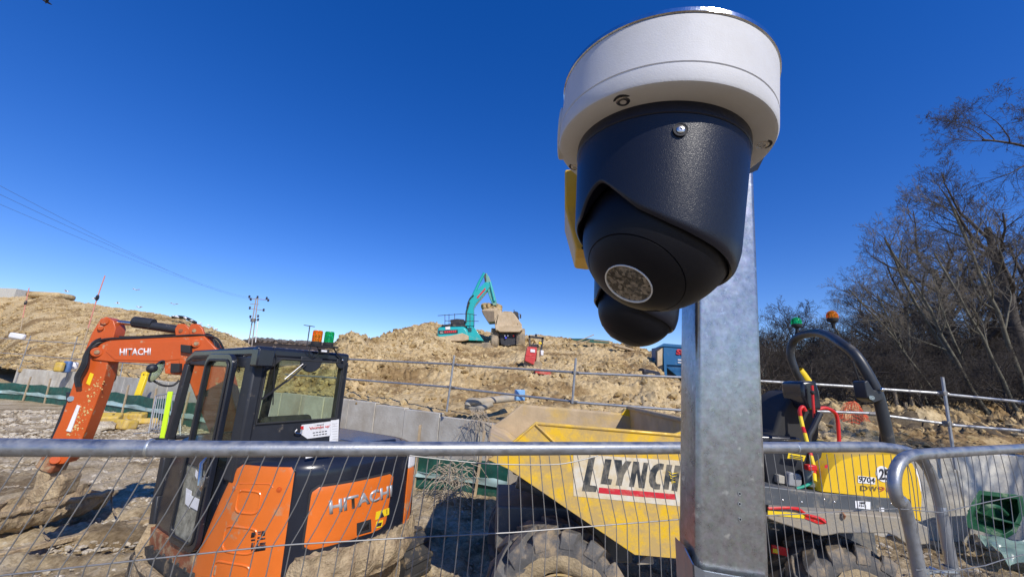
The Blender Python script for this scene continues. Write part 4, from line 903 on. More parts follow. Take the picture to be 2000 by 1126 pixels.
# measure the door from the photo on the plane of the door
dl = EY(392, 760, YD)[0]; dR = EY(447, 760, YD)[0]; dT_ = EY(415, 690, YD)[2]; dB = EY(405, 1098, YD)[2]
D = [dR, dl, max(.50, dB), dT_]
door = frame_ring('door', ring(D[0], D[1], D[2], D[3], .11, YD-.03), ring(D[0]+.055, D[1]-.05, D[2]+.06, D[3]-.06, .075, YD-.03), .045, m_blk)
frame_ring('door_rim', ring(D[0]+.045, D[1]-.04, D[2]+.05, D[3]-.05, .08, YD+.015), ring(D[0]+.07, D[1]-.062, D[2]+.075, D[3]-.075, .065, YD+.015), .012, m_hose, door)
MB().box2((D[0]+.04, YD-.02, 1.36), (D[1]-.03, YD+.01, 1.47)).build('door_mid_rail', m_blk, door, bevel=.01)
MB().box2((D[0]+.05, YD-.012, 1.46), (D[1]-.04, YD-.006, D[3]-.05)).build('upper_pane', g_cab, door)
MB().box2((D[0]+.05, YD-.012, D[2]+.04), (D[1]-.04, YD-.006, 1.37)).build('lower_pane', g_low, door)
MB().tube([(D[0]+.12, YD+.01, 1.46), (D[0]+.11, YD+.05, 1.42), (D[0]+.07, YD+.05, 1.25), (D[0]+.07, YD+.01, 1.2)], .018, 8).build('door_handle', m_screw, door)
MB().box((D[0]+.08, YD+.02, 1.27), (.07, .03, .09)).build('door_lock', m_screw, door, bevel=.006)
def ypoly(px4, yl, m, name, parent, th=.002): return MB().prism([EY(a, b, yl) for a, b in px4], (0, th, 0)).build(name, m, parent)
ypoly([(364, 952), (375, 958), (371, 992), (362, 982)], YD+.0, m_stick, 'pane_sticker', door); ypoly([(364, 962), (390, 974), (387, 997), (363, 984)], YD+.002, m_stick, 'pane_sticker', door); ypoly([(383, 916), (390, 925), (385, 935), (381, 928)], YD+.0, m_stick, 'pane_sticker', door)
for x in (.0,):
    pass
hinge = [D[1]-.01]; 
for z in (.85, 2.0): MB().box((D[1]-.0, YL+.01, z), (.09, .05, .06)).build('door_hinge', m_blkm, door, bevel=.01)
0 and MB().tube([(XF+.02, YL+.02, 1.1), (XF+.05, YL+.09, 1.15), (XF+.04, YL+.09, 1.7), (XF, YL+.02, 1.75)], .014, 8).build('grab_handle', m_blkm, ex)
MB().tube([(XF-.1, YL-.02, .70), (XF-.14, YL+.03, .50), (XF-.16, YL+.02, .45)], .05, 8).jitter(.02, 10).build('step_mud', m_mud, ex)

# ---------------- boom, swung to the left
KP = EW((.98, -.02, 0)); BAZ = rad(-100.0); BU = np.array([math.sin(BAZ), math.cos(BAZ), 0]); BN = np.array([BU[1], -BU[0], 0]); BN = BN if BN @ (CAM-KP) > 0 else -BN
WR = np.eye(4)
def BP(px, py, off=0.0): return PP(px, py, KP+BN*off, BN)        # pixel -> world point in the boom's own upright plane
def bpart(name, mb, m, parent=ex, **k):
    V = (np.array(mb.v)-EO) @ ER; mb.v = [tuple(p) for p in V]; return mb.build(name, m, parent, **k)
def bprism(name, pxs, half, m, parent=ex, off=0.0, bevel=.008):
    return bpart(name, MB().prism([BP(a, b, off+half) for a, b in pxs], -BN*2*half), m, parent, bevel=bevel)
def btube(name, pts, r, m, parent=ex, n=10, k=5): return bpart(name, MB().tube(smooth_path([BP(*p) for p in pts], k) if len(pts) > 2 else [BP(*p) for p in pts], r, n), m, parent)
# king post and boom foot
bpart('king_post', MB().box(KP+np.array([0, 0, .65]), (.34, .3, .6), rotz(-BAZ)), m_or2, bevel=.03)
ft = KP+BU*.1+np.array([0, 0, .85])
ub = [BP(360, 756), BP(330, 735)]
# lower (steep) part of the boom rising out of the king post to the bend
bm = MB(); e1 = BP(418, 672); e2 = BP(352, 735)
bm.prism([ft+BU*.12+BN*.11, ft-BU*.15+BN*.11, BP(432, 690, .11), BP(398, 655, .11), BP(345, 668, .11), BP(352, 738, .11), BP(368, 742, .11)], -BN*.22)
lowb = bpart('boom_foot_section', bm, m_or2, bevel=.012)
boom = bprism('boom', [(400, 655), (372, 657), (215, 663), (180, 676), (172, 690), (180, 702), (216, 706), (320, 710), (322, 729), (345, 732), (372, 722), (396, 700)], .105, m_or2)
bprism('boom_plate', [(370, 664), (224, 672), (206, 686), (224, 702), (316, 705), (362, 700)], .004, m_or2, boom, off=.108, bevel=.003)
for px, py, r in ((189, 687, .055), (383, 670, .05)):
    bpart('pivot_boss', MB().cyl(BP(px, py, .135), BP(px, py, -.135), r, 20), m_or2, boom, bevel=.008); bpart('pivot_pin', MB().cyl(BP(px, py, .145), BP(px, py, -.145), r*.45, 14), m_rust, boom)
lettering('HITACHI', BP(233, 694, .1135), BP(294, 693, .1135), BP(234, 680, .1135), m_decal_w, boom, bold=.03)
# twin clevis lugs that carry the stick cylinder
for px0 in (355, 381):
    for o in (.07, -.07): bprism('cylinder_lug', [(px0-12, 662), (px0-14, 642), (px0-8, 632), (px0+5, 632), (px0+14, 640), (px0+18, 652), (px0+12, 664)], .018, m_or2, boom, off=o)
    bpart('lug_pin', MB().cyl(BP(px0-2, 645, .10), BP(px0-2, 645, -.10), .022, 14), m_rust, boom)
cyl_ = btube('stick_cylinder', [(262, 631), (352, 644)], .052, m_blkm, boom, 16); btube('cylinder_rod', [(205, 627), (262, 631.5)], .026, m_screw, boom, 12); btube('cylinder_guard', [(262, 627), (300, 632)], .062, m_blkm, boom, 12)
# boom-top cylinder clamp and lamp
bprism('work_light', [(333, 709), (350, 709), (350, 727), (332, 727)], .05, m_blkd, boom, off=.12, bevel=.006); bprism('lamp_grille', [(352, 672), (371, 674), (371, 690), (352, 687)], .03, m_blkd, boom, off=.13)
# hoses along the top of the boom
for i, (dy, r) in enumerate(((0, .013), (4, .012), (7, .011), (-3, .011))):
    bpart('hose', MB().tube(smooth_path([BP(440-i*6, 690+i*3, .03*i), BP(425-i*3, 662+dy, .06), BP(395, 654+dy, .1-.05*i), BP(340, 656+dy, .1-.05*i), BP(270, 660+dy, .1-.05*i), BP(212, 661+dy, .12-.03*i), BP(183, 670+dy, .14), BP(167+i*2, 690, .15), BP(160+i*3, 712, .15), BP(148+i*3, 735, .15), BP(150+i*2, 755, .14)], 6), r, 8), m_hose, boom)
# stick
stick = bprism('stick', [(207, 618), (222, 626), (226, 640), (222, 655), (214, 690), (208, 720), (197, 760), (170, 832), (150, 880), (124, 905), (88, 908), (90, 880), (118, 820), (150, 728), (170, 672), (180, 648), (196, 622)], .085, m_or2)
bprism('stick_fork', [(205, 620), (224, 626), (226, 668), (205, 672)], .02, m_or2, stick, off=-.17)
for px, py, r in ((204, 627, .04), (196, 640, .03), (108, 897, .045)):
    bpart('pivot_boss', MB().cyl(BP(px, py, .115), BP(px, py, -.12), r, 18), m_or2, stick, bevel=.006)
# shaded gusset behind the stick
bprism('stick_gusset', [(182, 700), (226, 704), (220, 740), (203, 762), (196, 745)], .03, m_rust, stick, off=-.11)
bprism('yellow_label', [(176, 727), (183, 730), (175, 752), (168, 748)], .002, m_yel, stick, off=.088, bevel=0); bprism('guard_strip', [(150, 790), (156, 792), (138, 843), (129, 841)], .006, m_stick, stick, off=.092, bevel=.002)
sm_ = MB()
for _ in range(150):
    f = random.random()**.8; cx_ = 196-58*f+random.gauss(0, 9); cy__ = 735+115*f; q = BP(cx_, cy__, .0865); Bs = np.stack([BU, np.array([0, 0, 1.0]), BN], 1); r_s = .003+.010*random.random()**3
    sm_.lathe([(0, 0), (r_s, 0), (r_s*.6, .002), (0, .003)], 7, q, Bs, cap=False)
bpart('mud_splashes', sm_, mat('dry_splash', (.62, .42, .16), .8), stick, smooth=0)['kind'] = 'stuff'
# bucket cylinder down the front face of the stick
btube('bucket_cylinder', [(135, 790), (108, 858)], .042, m_blkm, stick, 14); btube('cylinder_rod', [(108, 858), (92, 885)], .022, m_screw, stick, 10)
bprism('cylinder_mount', [(128, 765), (146, 768), (146, 795), (128, 796)], .06, m_blkm, stick); bpart('hose_fitting', MB().cyl(BP(138, 778, .10), BP(138, 778, -.1), .03, 12), m_screw, stick)
for i in range(3): btube('hose', [(152+i*3, 742), (147+i*4, 762), (158-i*3, 776), (150, 792), (140-i*5, 806)], .010, m_hose, stick, 7)
# linkage and mud-caked ditching bucket
bprism('bucket_link', [(66, 912), (84, 885), (104, 889), (108, 905), (98, 925), (80, 920)], .10, m_rust, stick, bevel=.015)
bprism('bucket_link', [(72, 918), (98, 912), (88, 965), (62, 962)], .08, m_mud, stick, bevel=.015)
bprism('quick_hitch', [(44, 968), (60, 955), (118, 925), (126, 935), (112, 972), (60, 985)], .12, m_mud, stick, bevel=.02)
bl0 = PZ(219, 962, .34); bl1 = PZ(-90, 1030, .34); bd = unit(bl1-bl0); bw = np.linalg.norm(bl1-bl0); nb = np.array([bd[1], -bd[0], 0]); nb = nb if nb[1] > 0 else -nb
bk = MB()
def bpnt(u, v):
    # v: round the bucket shell, u: along its width
    a = v*math.pi*1.05; p = bl0+bd*bw*u+nb*(.24*(1-math.cos(a)))+np.array([0, 0, -.25*math.sin(a)+.04*v]); q = np.array([p]); return p+np.array([0, 0, .05*fbm(q*5, 4)[0]])+nb*.05*fbm(q*6+5, 4)[0]
bk.grid(bpnt, 90, 26, .03); bk.tube([bl0+bd*bw*k/20+np.array([0, 0, .02+.014*math.sin(k*2.1)]) for k in range(21)], .035, 8)
for u in (0, 1): bk.prism([bl0+bd*bw*u+nb*(.24*(1-math.cos(a)))+np.array([0, 0, -.25*math.sin(a)]) for a in np.linspace(0, math.pi, 9)], bd*.02)
bpart('ditching_bucket', bk, m_mud, stick, smooth=60)
# mirror on the front left
mr_ = [BP(305, 726)]
mc = PP(306, 724, EW((XF+.15, 0, 0)), EF); mdir = unit(unit(CAM-mc)+np.array([.5, .2, 0]))
B = np.stack([unit(np.cross((0, 0, 1), mdir)), np.cross(mdir, unit(np.cross((0, 0, 1), mdir))), mdir], 1); Rm = B @ rotz(rad(-18))
def oval(c, rx_, ry_, th, m, name, sc_=1): 
    mb_ = MB().lathe([(0, -th), (.9, -th), (1, -th*.6), (1, th*.6), (.93, th), (0, th)], 28); V = np.array(mb_.v)*np.array([rx_, ry_, 1]); mb_.v = [tuple(p) for p in (V @ Rm.T + c)]; return bpart(name, mb_, m, bevel=0)
mm_ = oval(mc, .045, .125, .018, m_blkm, 'mirror'); mb_ = MB().lathe([(0, .0), (1, 0)], 28, cap=False); V = np.array(mb_.v)*np.array([.037, .113, 1])+np.array([0, 0, .0195]); mb_.v = [tuple(p) for p in (V @ Rm.T+mc)]
o_m = mb_.build('mirror_glass', mat('mirror_silver', (.75, .78, .75), .08, 1.0, var=.05, dirt=(.4, .36, .28), damt=.12, dscale=9), None)
o_m.parent = mm_; o_m.data.transform(Matrix(np.vstack([np.hstack([ER.T, (-(ER.T @ EO)).reshape(3, 1)]), [0, 0, 0, 1]]).tolist()))
bpart('mirror_arm', MB().tube(smooth_path([mc-mdir*.03+(.0, 0, -.1), PP(318, 752, mc, EF), PP(338, 752, mc, EF), PP(350, 742, mc, EF)], 5), .011, 8), m_hose)
bpart('mirror_bracket', MB().ball(PP(297, 719, mc, EF), (.05, .05, .05), 10, 8), m_blkm)
# ================================================================== YELLOW SITE DUMPER
DAZ = rad(-91.5); DF = np.array([math.sin(DAZ), math.cos(DAZ), 0]); DL = np.array([-DF[1], DF[0], 0])   # forward, left (towards the viewer)
DN0 = np.array([1.7, 3.72, 0.0])                 # a point of the near side plane
DR = np.stack([DF, DL, np.array([0, 0, 1.0])], 1)
DO = DN0 - DL*1.05
m_y = mat('yellow_paint', (0.78, 0.475, 0.02), 0.42, var=.08, vscale=3, dirt=(0.50, .34, .12), damt=.54, dscale=5.5, dsharp=.09, bump=.03, bscale=20)
m_y2 = mat('clean_yellow_paint', (0.80, 0.50, 0.02), 0.32, var=.04, vscale=3, dirt=(0.5, .36, .15), damt=.12, dscale=5, coat=.2)
m_yin = mat('scoured_skip_lining', (0.47, 0.35, 0.21), 0.8, var=.18, vscale=4, dirt=(0.68, .44, .08), damt=.16, dscale=2.4, dsharp=.16, bump=.15, bscale=30)
m_ch = mat('chassis_grey', (0.095, 0.105, 0.115), 0.5, .2, var=.15, vscale=4, dirt=(0.36, .29, .19), damt=.26, dscale=4, dsharp=.1)
m_step = mat('muddy_step', (0.34, 0.29, 0.21), 0.75, var=.2, vscale=5, dirt=(0.16, .17, .18), damt=.35, dscale=5, bump=.2, bscale=40)
m_tyre = mat('tyre_rubber', (0.105, 0.10, 0.095), 0.7, var=.3, vscale=5, dirt=MUD, damt=.30, dscale=5, dsharp=.12, bump=.2, bscale=40)
m_tmud = mat('mud_ring', (0.38, .29, .17), .95, var=.2, vscale=8, dirt=(.2, .16, .11), damt=.3, dscale=9, bump=.5, bscale=40)
m_redp = mat('red_paint', (0.62, 0.02, 0.018), 0.35, var=.1, dirt=OR_D, damt=.1, dscale=20)
m_rops = mat('black_frame_paint', (0.028, 0.031, 0.036), 0.42, var=.15, dirt=(0.2, .17, .13), damt=.12, dscale=9)
m_white_d = mat('faded_white_decal', (0.72, .68, .58), .55, var=.05, vscale=6, dirt=(0.60, .46, .24), damt=.50, dscale=6, dsharp=.14)
m_ink = mat('faded_black_letters', (0.025, .03, .035), .5, var=.2, vscale=12, dirt=(0.36, .31, .22), damt=.26, dscale=8, dsharp=.18)
m_redd = mat('faded_red_bar', (0.60, .02, .035), .5, var=.1, dirt=(.55, .3, .2), damt=.25, dscale=7, dsharp=.1)
du = thing('site_dumper', 'yellow four-wheel site dumper with an open skip, standing behind the steel post', 'dumper', tuple(DO), DR)
def DW(p): return DO + DR @ np.array(p, float)
def DP(px, py, yl=1.05): return DR.T @ (PP(px, py, DW((0, yl, 0)), DL)-DO)
def dprism(name, pxs, yl, th, m, parent=du, bevel=.006):
    return MB().prism([DP(a, b, yl) for a, b in pxs], (0, -th, 0)).build(name, m, parent, bevel=bevel)
YN = 1.05; SW = 2.15
# --- skip
side_px = [(1046, 826), (1333, 850), (1480, 866), (1480, 1106), (1333, 1091), (1240, 1083), (992, 915), (953, 897), (1000, 866)]
near_side = dprism('skip_side', side_px, YN, .03, m_y, bevel=.004)
P3 = [DP(a, b, YN) for a, b in side_px]
MB().prism([p-np.array([0, SW, 0]) for p in P3], (0, .03, 0)).build('skip_side', m_yin, du, bevel=.004)
# rolled top rims
def rim(pts, r, off): return MB().tube([np.array(p)+off for p in pts], r, 8)
MB().tube([P3[8], P3[0], P3[1], P3[2]], .014, 8).build('skip_rim', m_y, du)
MB().tube([p-np.array([0, SW, 0]) for p in (P3[7], P3[8], P3[0], P3[1], P3[2])], .028, 8).build('skip_rim', m_yin, du)
# folded rib under the rim
a, b, c = DP(1046, 836, YN+.004), DP(1333, 866, YN+.004), DP(1480, 884, YN+.004)
MB().tube([DP(1046, 828, YN+.006), DP(1086, 866, YN+.008), DP(1110, 880, YN+.006)], .010, 6).build('side_fold', m_y, near_side)
# floor, lip and rear wall
fl = [P3[7], P3[6], P3[5], P3[4]]
mbf = MB(); iy = np.array([0, .03, 0])
for a, b in zip(fl[:-1], fl[1:]): mbf.prism([a-iy, b-iy, b-iy-np.array([0, SW-.06, 0]), a-iy-np.array([0, SW-.06, 0])], (0, 0, .03))
mbf.build('skip_floor', m_yin, du)
lip = [P3[7]-iy, P3[7]-iy-np.array([0, SW-.06, 0])]
MB().tube(lip, .03, 8).build('skip_lip', m_yin, du)
rt0 = P3[2]; back = [(P3[2][0]+.0), 0]
x_r = DP(1400, 845, YN)[0]
zt_ = DP(1400, 838, YN)[2]+.03
rw_ = [(x_r, YN-.03, .7), (x_r+.10, YN-.03, zt_), (x_r+.10, YN-SW+.03, zt_), (x_r, YN-SW+.03, .7)]
MB().prism(rw_, (-.03, 0, 0)).build('skip_back', m_yin, du)
MB().tube([(x_r+.10, YN+.0, zt_), (x_r+.10, YN-SW, zt_)], .03, 8).build('skip_rim', m_yin, du)
xf_ = P3[0][0]; 
MB().prism([(x_r+.10, YN-SW, zt_+.03), (x_r+.22, YN-SW, P3[1][2]), (x_r-.05, YN-SW, P3[1][2]-.05)], (0, .035, 0)).build('spill_corner', m_y2, du, bevel=.004)
MB().prism([(x_r+.10, YN-.0, zt_+.02), (x_r+.42, YN-.0, P3[1][2]), (x_r-.1, YN-.0, P3[1][2]-.05)], (0, -.035, 0)).build('spill_corner', m_y2, du, bevel=.004)
# caked soil in the skip mouth
mm = MB(); 
def lump_fn(u, v):
    p = P3[7]*(1-u)+P3[5]*u; q = p-np.array([0, .05+(SW-.1)*v, 0]); n = np.array([q]); edge_ = math.sin(math.pi*min(1, max(0, v)))**.5
    return q+np.array([0, 0, .035+.05*fbm(n*4, 4)[0]+.04*(1-edge_)])
mm.grid(lump_fn, 30, 40); mm.build('soil_in_skip', m_yin, du, smooth=60)
# decal
dc = MB().prism([DP(a, b, YN+.003) for a, b in ((1120, 886), (1480, 908), (1480, 1002), (1120, 968))], (0, -.002, 0)).build('decal', m_white_d, near_side)
def dtext(s, O, U, V, m, yl=YN+.0035, bold=.0, parent=near_side, depth=.001): return lettering(s, DW(DP(*O, yl)), DW(DP(*U, yl)), DW(DP(*V, yl)), m, parent, bold=bold, depth=depth)
LET = {'L': [(565, 140), (680, 150), (615, 490), (692, 500), (668, 598), (480, 583)], 'Y': [(725, 152), (860, 160), (868, 262), (925, 172), (1035, 184), (897, 430), (855, 618), (750, 606), (790, 425)],
       'N': [(1065, 183), (1165, 192), (1192, 490), (1248, 205), (1332, 212), (1260, 662), (1160, 652), (1127, 385), (1075, 638), (985, 632)],
       'C': [(1610, 232), (1592, 330), (1530, 326), (1488, 370), (1462, 450), (1460, 540), (1482, 582), (1548, 590), (1532, 682), (1440, 678), (1372, 632), (1342, 545), (1345, 440), (1372, 335), (1425, 262), (1490, 225), (1550, 217)],
       'H': [(1655, 238), (1757, 248), (1722, 440), (1770, 444), (1805, 252), (1908, 262), (1842, 718), (1742, 700), (1762, 545), (1708, 540), (1690, 684), (1590, 676)]}
for ch, pts in LET.items(): dprism('letter', [(1120+a_/9.09, 880+b_/9.09) for a_, b_ in pts], YN+.0045, .001, m_ink, near_side, 0)
dprism('letter_stroke', [(1120+a_/9.09, 880+b_/9.09) for a_, b_ in ((275, 105), (385, 115), (292, 604), (425, 625), (400, 728), (148, 710))], YN+.0045, .001, m_ink, near_side, 0)
dprism('red_bar', [(1170, 951), (1319, 964), (1319, 975), (1169, 962)], YN+.0045, .001, m_redd, near_side, 0)
for i in range(7):
    dprism('tiger_stripe', [(1303+i*1.5, 918+i*3.2), (1311+i*1.4, 923+i*3), (1326-i*1.2, 922+i*2.8), (1312, 925.5+i*3)], YN+.0056+.0002*i, .0006, m_yel if i % 2 == 0 else m_ink, near_side, 0)
# catch plate under the skip
dprism('tipping_eye', [(1245, 1103), (1262, 1086), (1276, 1086), (1278, 1101)], .95, .04, m_step)
# --- wheels
def wheel(cx, cy, cz, R_, W_, side, name='wheel'):
    w_ = MB().lathe([(R_*.50, -W_*.30), (R_*.54, -W_*.42), (R_*.76, -W_*.52), (R_*.92, -W_*.49), (R_*.955, -W_*.42), (R_*.965, 0), (R_*.955, W_*.42), (R_*.92, W_*.49), (R_*.76, W_*.52), (R_*.54, W_*.42), (R_*.50, W_*.30)], 56, (cx, cy, cz), rotx(rad(90)), cap=False).build(name, m_tyre, du, smooth=40)
    n = 15; lg = MB()
    for k in range(n):
        for sd_ in (-1, 1):
            a0 = 2*math.pi*(k+(0 if sd_ > 0 else .5))/n; P = []
            for (yy, da, wd) in ((.51, .0, .125), (.45, .02, .14), (.30, .08, .14), (.12, .18, .13), (-.03, .28, .11)):
                for (dr_a, top) in ((-wd, 0), (-wd*.8, 1), (wd*.8, 1), (wd, 0)):
                    rr_ = R_*(1.045 if top else .93) if yy < .47 else R_*(.93 if top else .84); a = a0+da*1.25+dr_a
                    P.append((cx+rr_*math.cos(a), cy+sd_*yy*W_*(1.03 if yy > .4 else 1), cz+rr_*math.sin(a)))
            F_ = []
            for i in range(4):
                for j in range(3): q = (i*4+j, i*4+j+1, (i+1)*4+j+1, (i+1)*4+j); F_.append(q if sd_ > 0 else q[::-1])
            F_ += [(0, 1, 2, 3)[::-1] if sd_ > 0 else (0, 1, 2, 3), (16, 17, 18, 19) if sd_ > 0 else (19, 18, 17, 16)]
            lg.add(P, F_)
    lg.build('tread_lugs', m_tyre, w_, smooth=30, bevel=.006)
    MB().lathe([(R_*.48, W_*.30), (R_*.53, W_*.46), (R_*.62, W_*.51), (R_*.70, W_*.535), (R_*.755, W_*.53)], 72, (cx, cy, cz), rotx(rad(-90*side)), cap=False).jitter(.02, 8).build('mud_ring', m_tmud, w_, smooth=60)
    r_ = MB().lathe([(R_*.49, W_*.42), (R_*.51, W_*.46), (R_*.48, W_*.46), (R_*.45, W_*.28), (R_*.43, W_*.12), (R_*.28, W_*.10), (R_*.26, W_*.2), (R_*.12, W_*.24), (0, W_*.24)], 48, (cx, cy, cz), rotx(rad(-90*side)), cap=False).build('rim', mat('muddy_yellow_rim', (.66, .42, .04), .6, dirt=MUD, damt=.72, dscale=6), w_, smooth=40)
    for k in range(8):
        a = k*math.pi/4; p = np.array([cx+R_*.36*math.cos(a), cy+side*W_*.10, cz+R_*.36*math.sin(a)]); MB().cyl(p, p+np.array([0, side*.03, 0]), .017, 6).build('wheel_nut', m_fit, r_)
RW = .60; WW = .44
fx = DP(1094, 1100, YN-.03)[0]; rx = DP(1676, 1110, YN-.03)[0]
zf = DP(1090, 1022, YN-.22)[2]-RW*1.045; zr_ = DP(1670, 1052, YN-.22)[2]-RW*1.045
for s_, yy in ((1, YN-.03-WW/2), (-1, -(YN-.10-WW/2))):
    wheel(fx, yy, zf, RW, WW, s_); wheel(rx, yy, zr_, RW, WW, s_)
for x, z in ((fx, zf), (rx, zr_)): MB().cyl((x, -.8, z), (x, .8, z), .11, 16).build('axle', m_ch, du); MB().ball((x, 0, z), (.22, .25, .22)).build('differential', m_ch, du)
# --- chassis
MB().box2((rx-.75, -.42, .55), (fx+.55, .42, .95)).build('main_frame', m_ch, du, bevel=.02)
MB().box2((fx-.8, -.5, .50), (fx-.25, .5, 1.15)).build('pivot_frame', m_ch, du, bevel=.03)
MB().tube([(fx-.5, .3, .9), (fx+.35, .3, 1.15)], .06, 12).build('tipping_ram', m_ch, du); MB().tube([(fx-.5, -.3, .9), (fx+.35, -.3, 1.15)], .06, 12).build('tipping_ram', m_ch, du)
YS = .98
plate = dprism('side_plate', [(1400, 945), (1500, 949), (1600, 961), (1762, 973), (1772, 1003), (1640, 1000), (1500, 987), (1400, 980)], YS, .9, m_ch, bevel=.01)
for px, py in ((1529, 976), (1566, 980), (1630, 980), (1741, 983), (1736, 1001), (1610, 975)):
    p = DP(px, py, YS); MB().ball(p, (.011, .006, .011), 10, 6).build('rivet', m_screw, plate)
dprism('decal_label', [(1670, 977), (1700, 979), (1700, 994), (1671, 991)], YS+.004, .002, m_stick, plate, 0)
dtext('HAV', (1679, 983.5), (1691, 984), (1679, 978.5), m_blackprint, YS+.0055, .05, plate); dtext('12<2', (1678, 988.5), (1692, 989.5), (1678, 984.5), m_blackprint, YS+.0055, .03, plate); dprism('plate_hole', [(1718, 990), (1727, 991), (1727, 998), (1718, 998)], YS+.004, .002, m_stick, plate, 0)
# step / mudguard: inclined top shelf with a drop face
def shelf(px_top, px_bot, y0, y1, m, name):
    V = [DP(a, b, y0) for a, b in px_top]+[DP(a, b, y1) for a, b in px_bot]
    return MB().prism([V[0], V[1], V[3], V[2]], (0, 0, -.02)).build(name, m, du, bevel=.004)
dprism('mudguard', [(1620, 1000), (1772, 1010), (1815, 1030), (1815, 1062), (1775, 1066), (1752, 1048), (1735, 1041), (1640, 1041), (1626, 1044), (1606, 1047), (1516, 1019), (1500, 1012), (1500, 1002)], YN+.06, .05, m_step, bevel=.01)
MB().prism([DP(1500, 992, YN+.05), DP(1620, 1000, YN+.05), DP(1775, 1010, YN+.05), DP(1775, 1000, YS-.02), DP(1640, 992, YS-.02), DP(1500, 984, YS-.02)], (0, 0, -.03)).build('step_shelf', m_step, du, bevel=.006)
dprism('hazard_stripe', [(1500, 996), (1575, 1003), (1572, 1012), (1500, 1004)], YN+.066, .004, m_yel, bevel=0); dprism('hazard_stripe', [(1573, 1003), (1610, 1012), (1616, 1021), (1600, 1023), (1570, 1011)], YN+.066, .004, m_redp, bevel=0)
MB().tube([DP(a, b, YN+.07) for a, b in smooth_path([(1500, 991), (1540, 990), (1560, 993), (1575, 1003), (1600, 1010), (1614, 1020)], 3)] if False else [DP(a, b, YN+.07) for a, b in ((1500, 991), (1540, 990), (1560, 993), (1575, 1003), (1600, 1010), (1614, 1020))], .012, 6).jitter(.008, 30).build('red_rope', m_redp, du)
dprism('side_marker', [(1509, 1063), (1540, 1070), (1540, 1086), (1509, 1080)], YN-.25, .02, m_redp, bevel=.003); dprism('side_marker', [(1510, 1070), (1520, 1072), (1520, 1080), (1510, 1078)], YN-.246, .01, m_yel, bevel=0)
for px, py in ((1511, 1017), (1514, 1030)): dprism('bolt_tab', [(px-6, py), (px+10, py+3), (px+8, py+6), (px-6, py+3)], YN-.1, .03, m_step)
MB().tube([DP(1645, 1000, YN+.07), DP(1650, 1006, YN+.09), DP(1647, 1012, YN+.07)], .010, 8).build('tow_ring', m_rust, du)
# hood
hood_px = [(1594, 957), (1598, 940), (1604, 922), (1616, 906), (1632, 895), (1655, 888), (1690, 884), (1730, 884), (1757, 888), (1774, 902), (1785, 930), (1792, 965), (1790, 1016), (1778, 1010), (1768, 972), (1700, 968)]
H0 = [DP(a, b, .93) for a, b in hood_px]; hm = MB()
rows_ = [(0, 0), (-.02, -.0), (-.06, .012), (-.14, .02), (-1.72, .02), (-1.80, .012), (-1.84, 0)]
cen = np.mean(H0, 0); V = []
for dy, up in ((.0, -.05), (-.025, -.02), (-.07, 0), (-.16, .012), (-1.70, .012), (-1.80, 0), (-1.86, -.05)):
    for p in H0:
        d = p-cen; k = 1+up*.7 if True else 1; V.append(cen+np.array([d[0]*k, 0, d[2]*k])+np.array([0, dy+.05, 0]))
nH = len(H0); Fh = [(r*nH+i, r*nH+(i+1) % nH, (r+1)*nH+(i+1) % nH, (r+1)*nH+i) for r in range(6) for i in range(nH)]+[tuple(range(nH-1, -1, -1)), tuple(6*nH+i for i in range(nH))]
hood = hm.add(V, Fh).build('engine_cover', m_y2, du, smooth=40); hy = .985
for v_ in (0,):
    pass
p = DP(1725, 925, hy); MB().cyl((p[0], p[1]-.01, p[2]), (p[0], p[1]+.0, p[2]), .068, 32).build('speed_disc', m_stick, hood); 
dtext('25', (1717, 936), (1737, 937), (1717, 914), m_blackprint, hy+.001, .03, hood)
dprism('number_plate', [(1676, 928), (1710, 932), (1709, 945), (1676, 942)], hy, .004, m_stick, hood, 0); dtext('9704', (1677, 940), (1709, 943), (1677, 929), m_blackprint, hy+.001, .02, hood)
m_olv = mat('olive_print', (.16, .12, .05), .5); m_rdp = mat('dull_red_print', (.5, .12, .04), .5)
for ch, x0, x1, mt in (('D', 1681, 1695, m_olv), ('W', 1697, 1713, m_olv), ('9', 1715, 1728, m_rdp), ('0', 1731, 1747, m_rdp)):
    dtext(ch, (x0, 957+(x0-1681)*.06), (x1, 957+(x1-1681)*.06), (x0, 947+(x0-1681)*.06), mt, hy+.001, .0, hood)
dprism('hood_badge', [(1611, 908), (1617, 906), (1616, 914), (1611, 913)], hy, .003, m_redd, hood, 0)
dprism('rear_lamp_panel', [(1790, 912), (1797, 925), (1801, 958), (1796, 968), (1788, 945)], .9, .4, m_stick, hood, .01)
# operator's platform
dprism('platform', [(1490, 880), (1608, 880), (1596, 955), (1500, 946)], .80, 1.5, m_blkm, bevel=.02)
dprism('battery_box', [(1541, 926), (1545, 922), (1563, 926), (1567, 931), (1567, 952), (1540, 948)], .86, .1, mat('grey_plastic', (.3, .3, .3), .5), bevel=.01); dprism('fuse_box', [(1521, 927), (1533, 929), (1533, 945), (1521, 943)], .86, .1, mat('pale_tan', (.4, .37, .3), .6), bevel=.006)
cy_ = DP(1580, 930, .88); MB().lathe([(0, -.08), (.04, -.08), (.045, .06), (.03, .09), (0, .09)], 20, cy_).build('canister', mat('grey_green_plastic', (.16, .19, .17), .4), du)
dprism('warning_label', [(1540, 884), (1574, 889), (1570, 900), (1538, 894)], .87, .004, m_yel, bevel=0)
for k in range(3): dprism('print_line', [(1543, 887.5+k*3), (1569, 891.5+k*3), (1569, 892.8+k*3), (1543, 888.8+k*3)], .874, .002, m_blackprint, du, 0)
btube_ = lambda name, pts, r, m, yl, n=10, k=5: MB().tube(smooth_path([DP(a, b, yl if np.isscalar(yl) else y_) for (a, b), y_ in zip(pts, [yl]*len(pts) if np.isscalar(yl) else yl)], k), r, n).build(name, m, du)
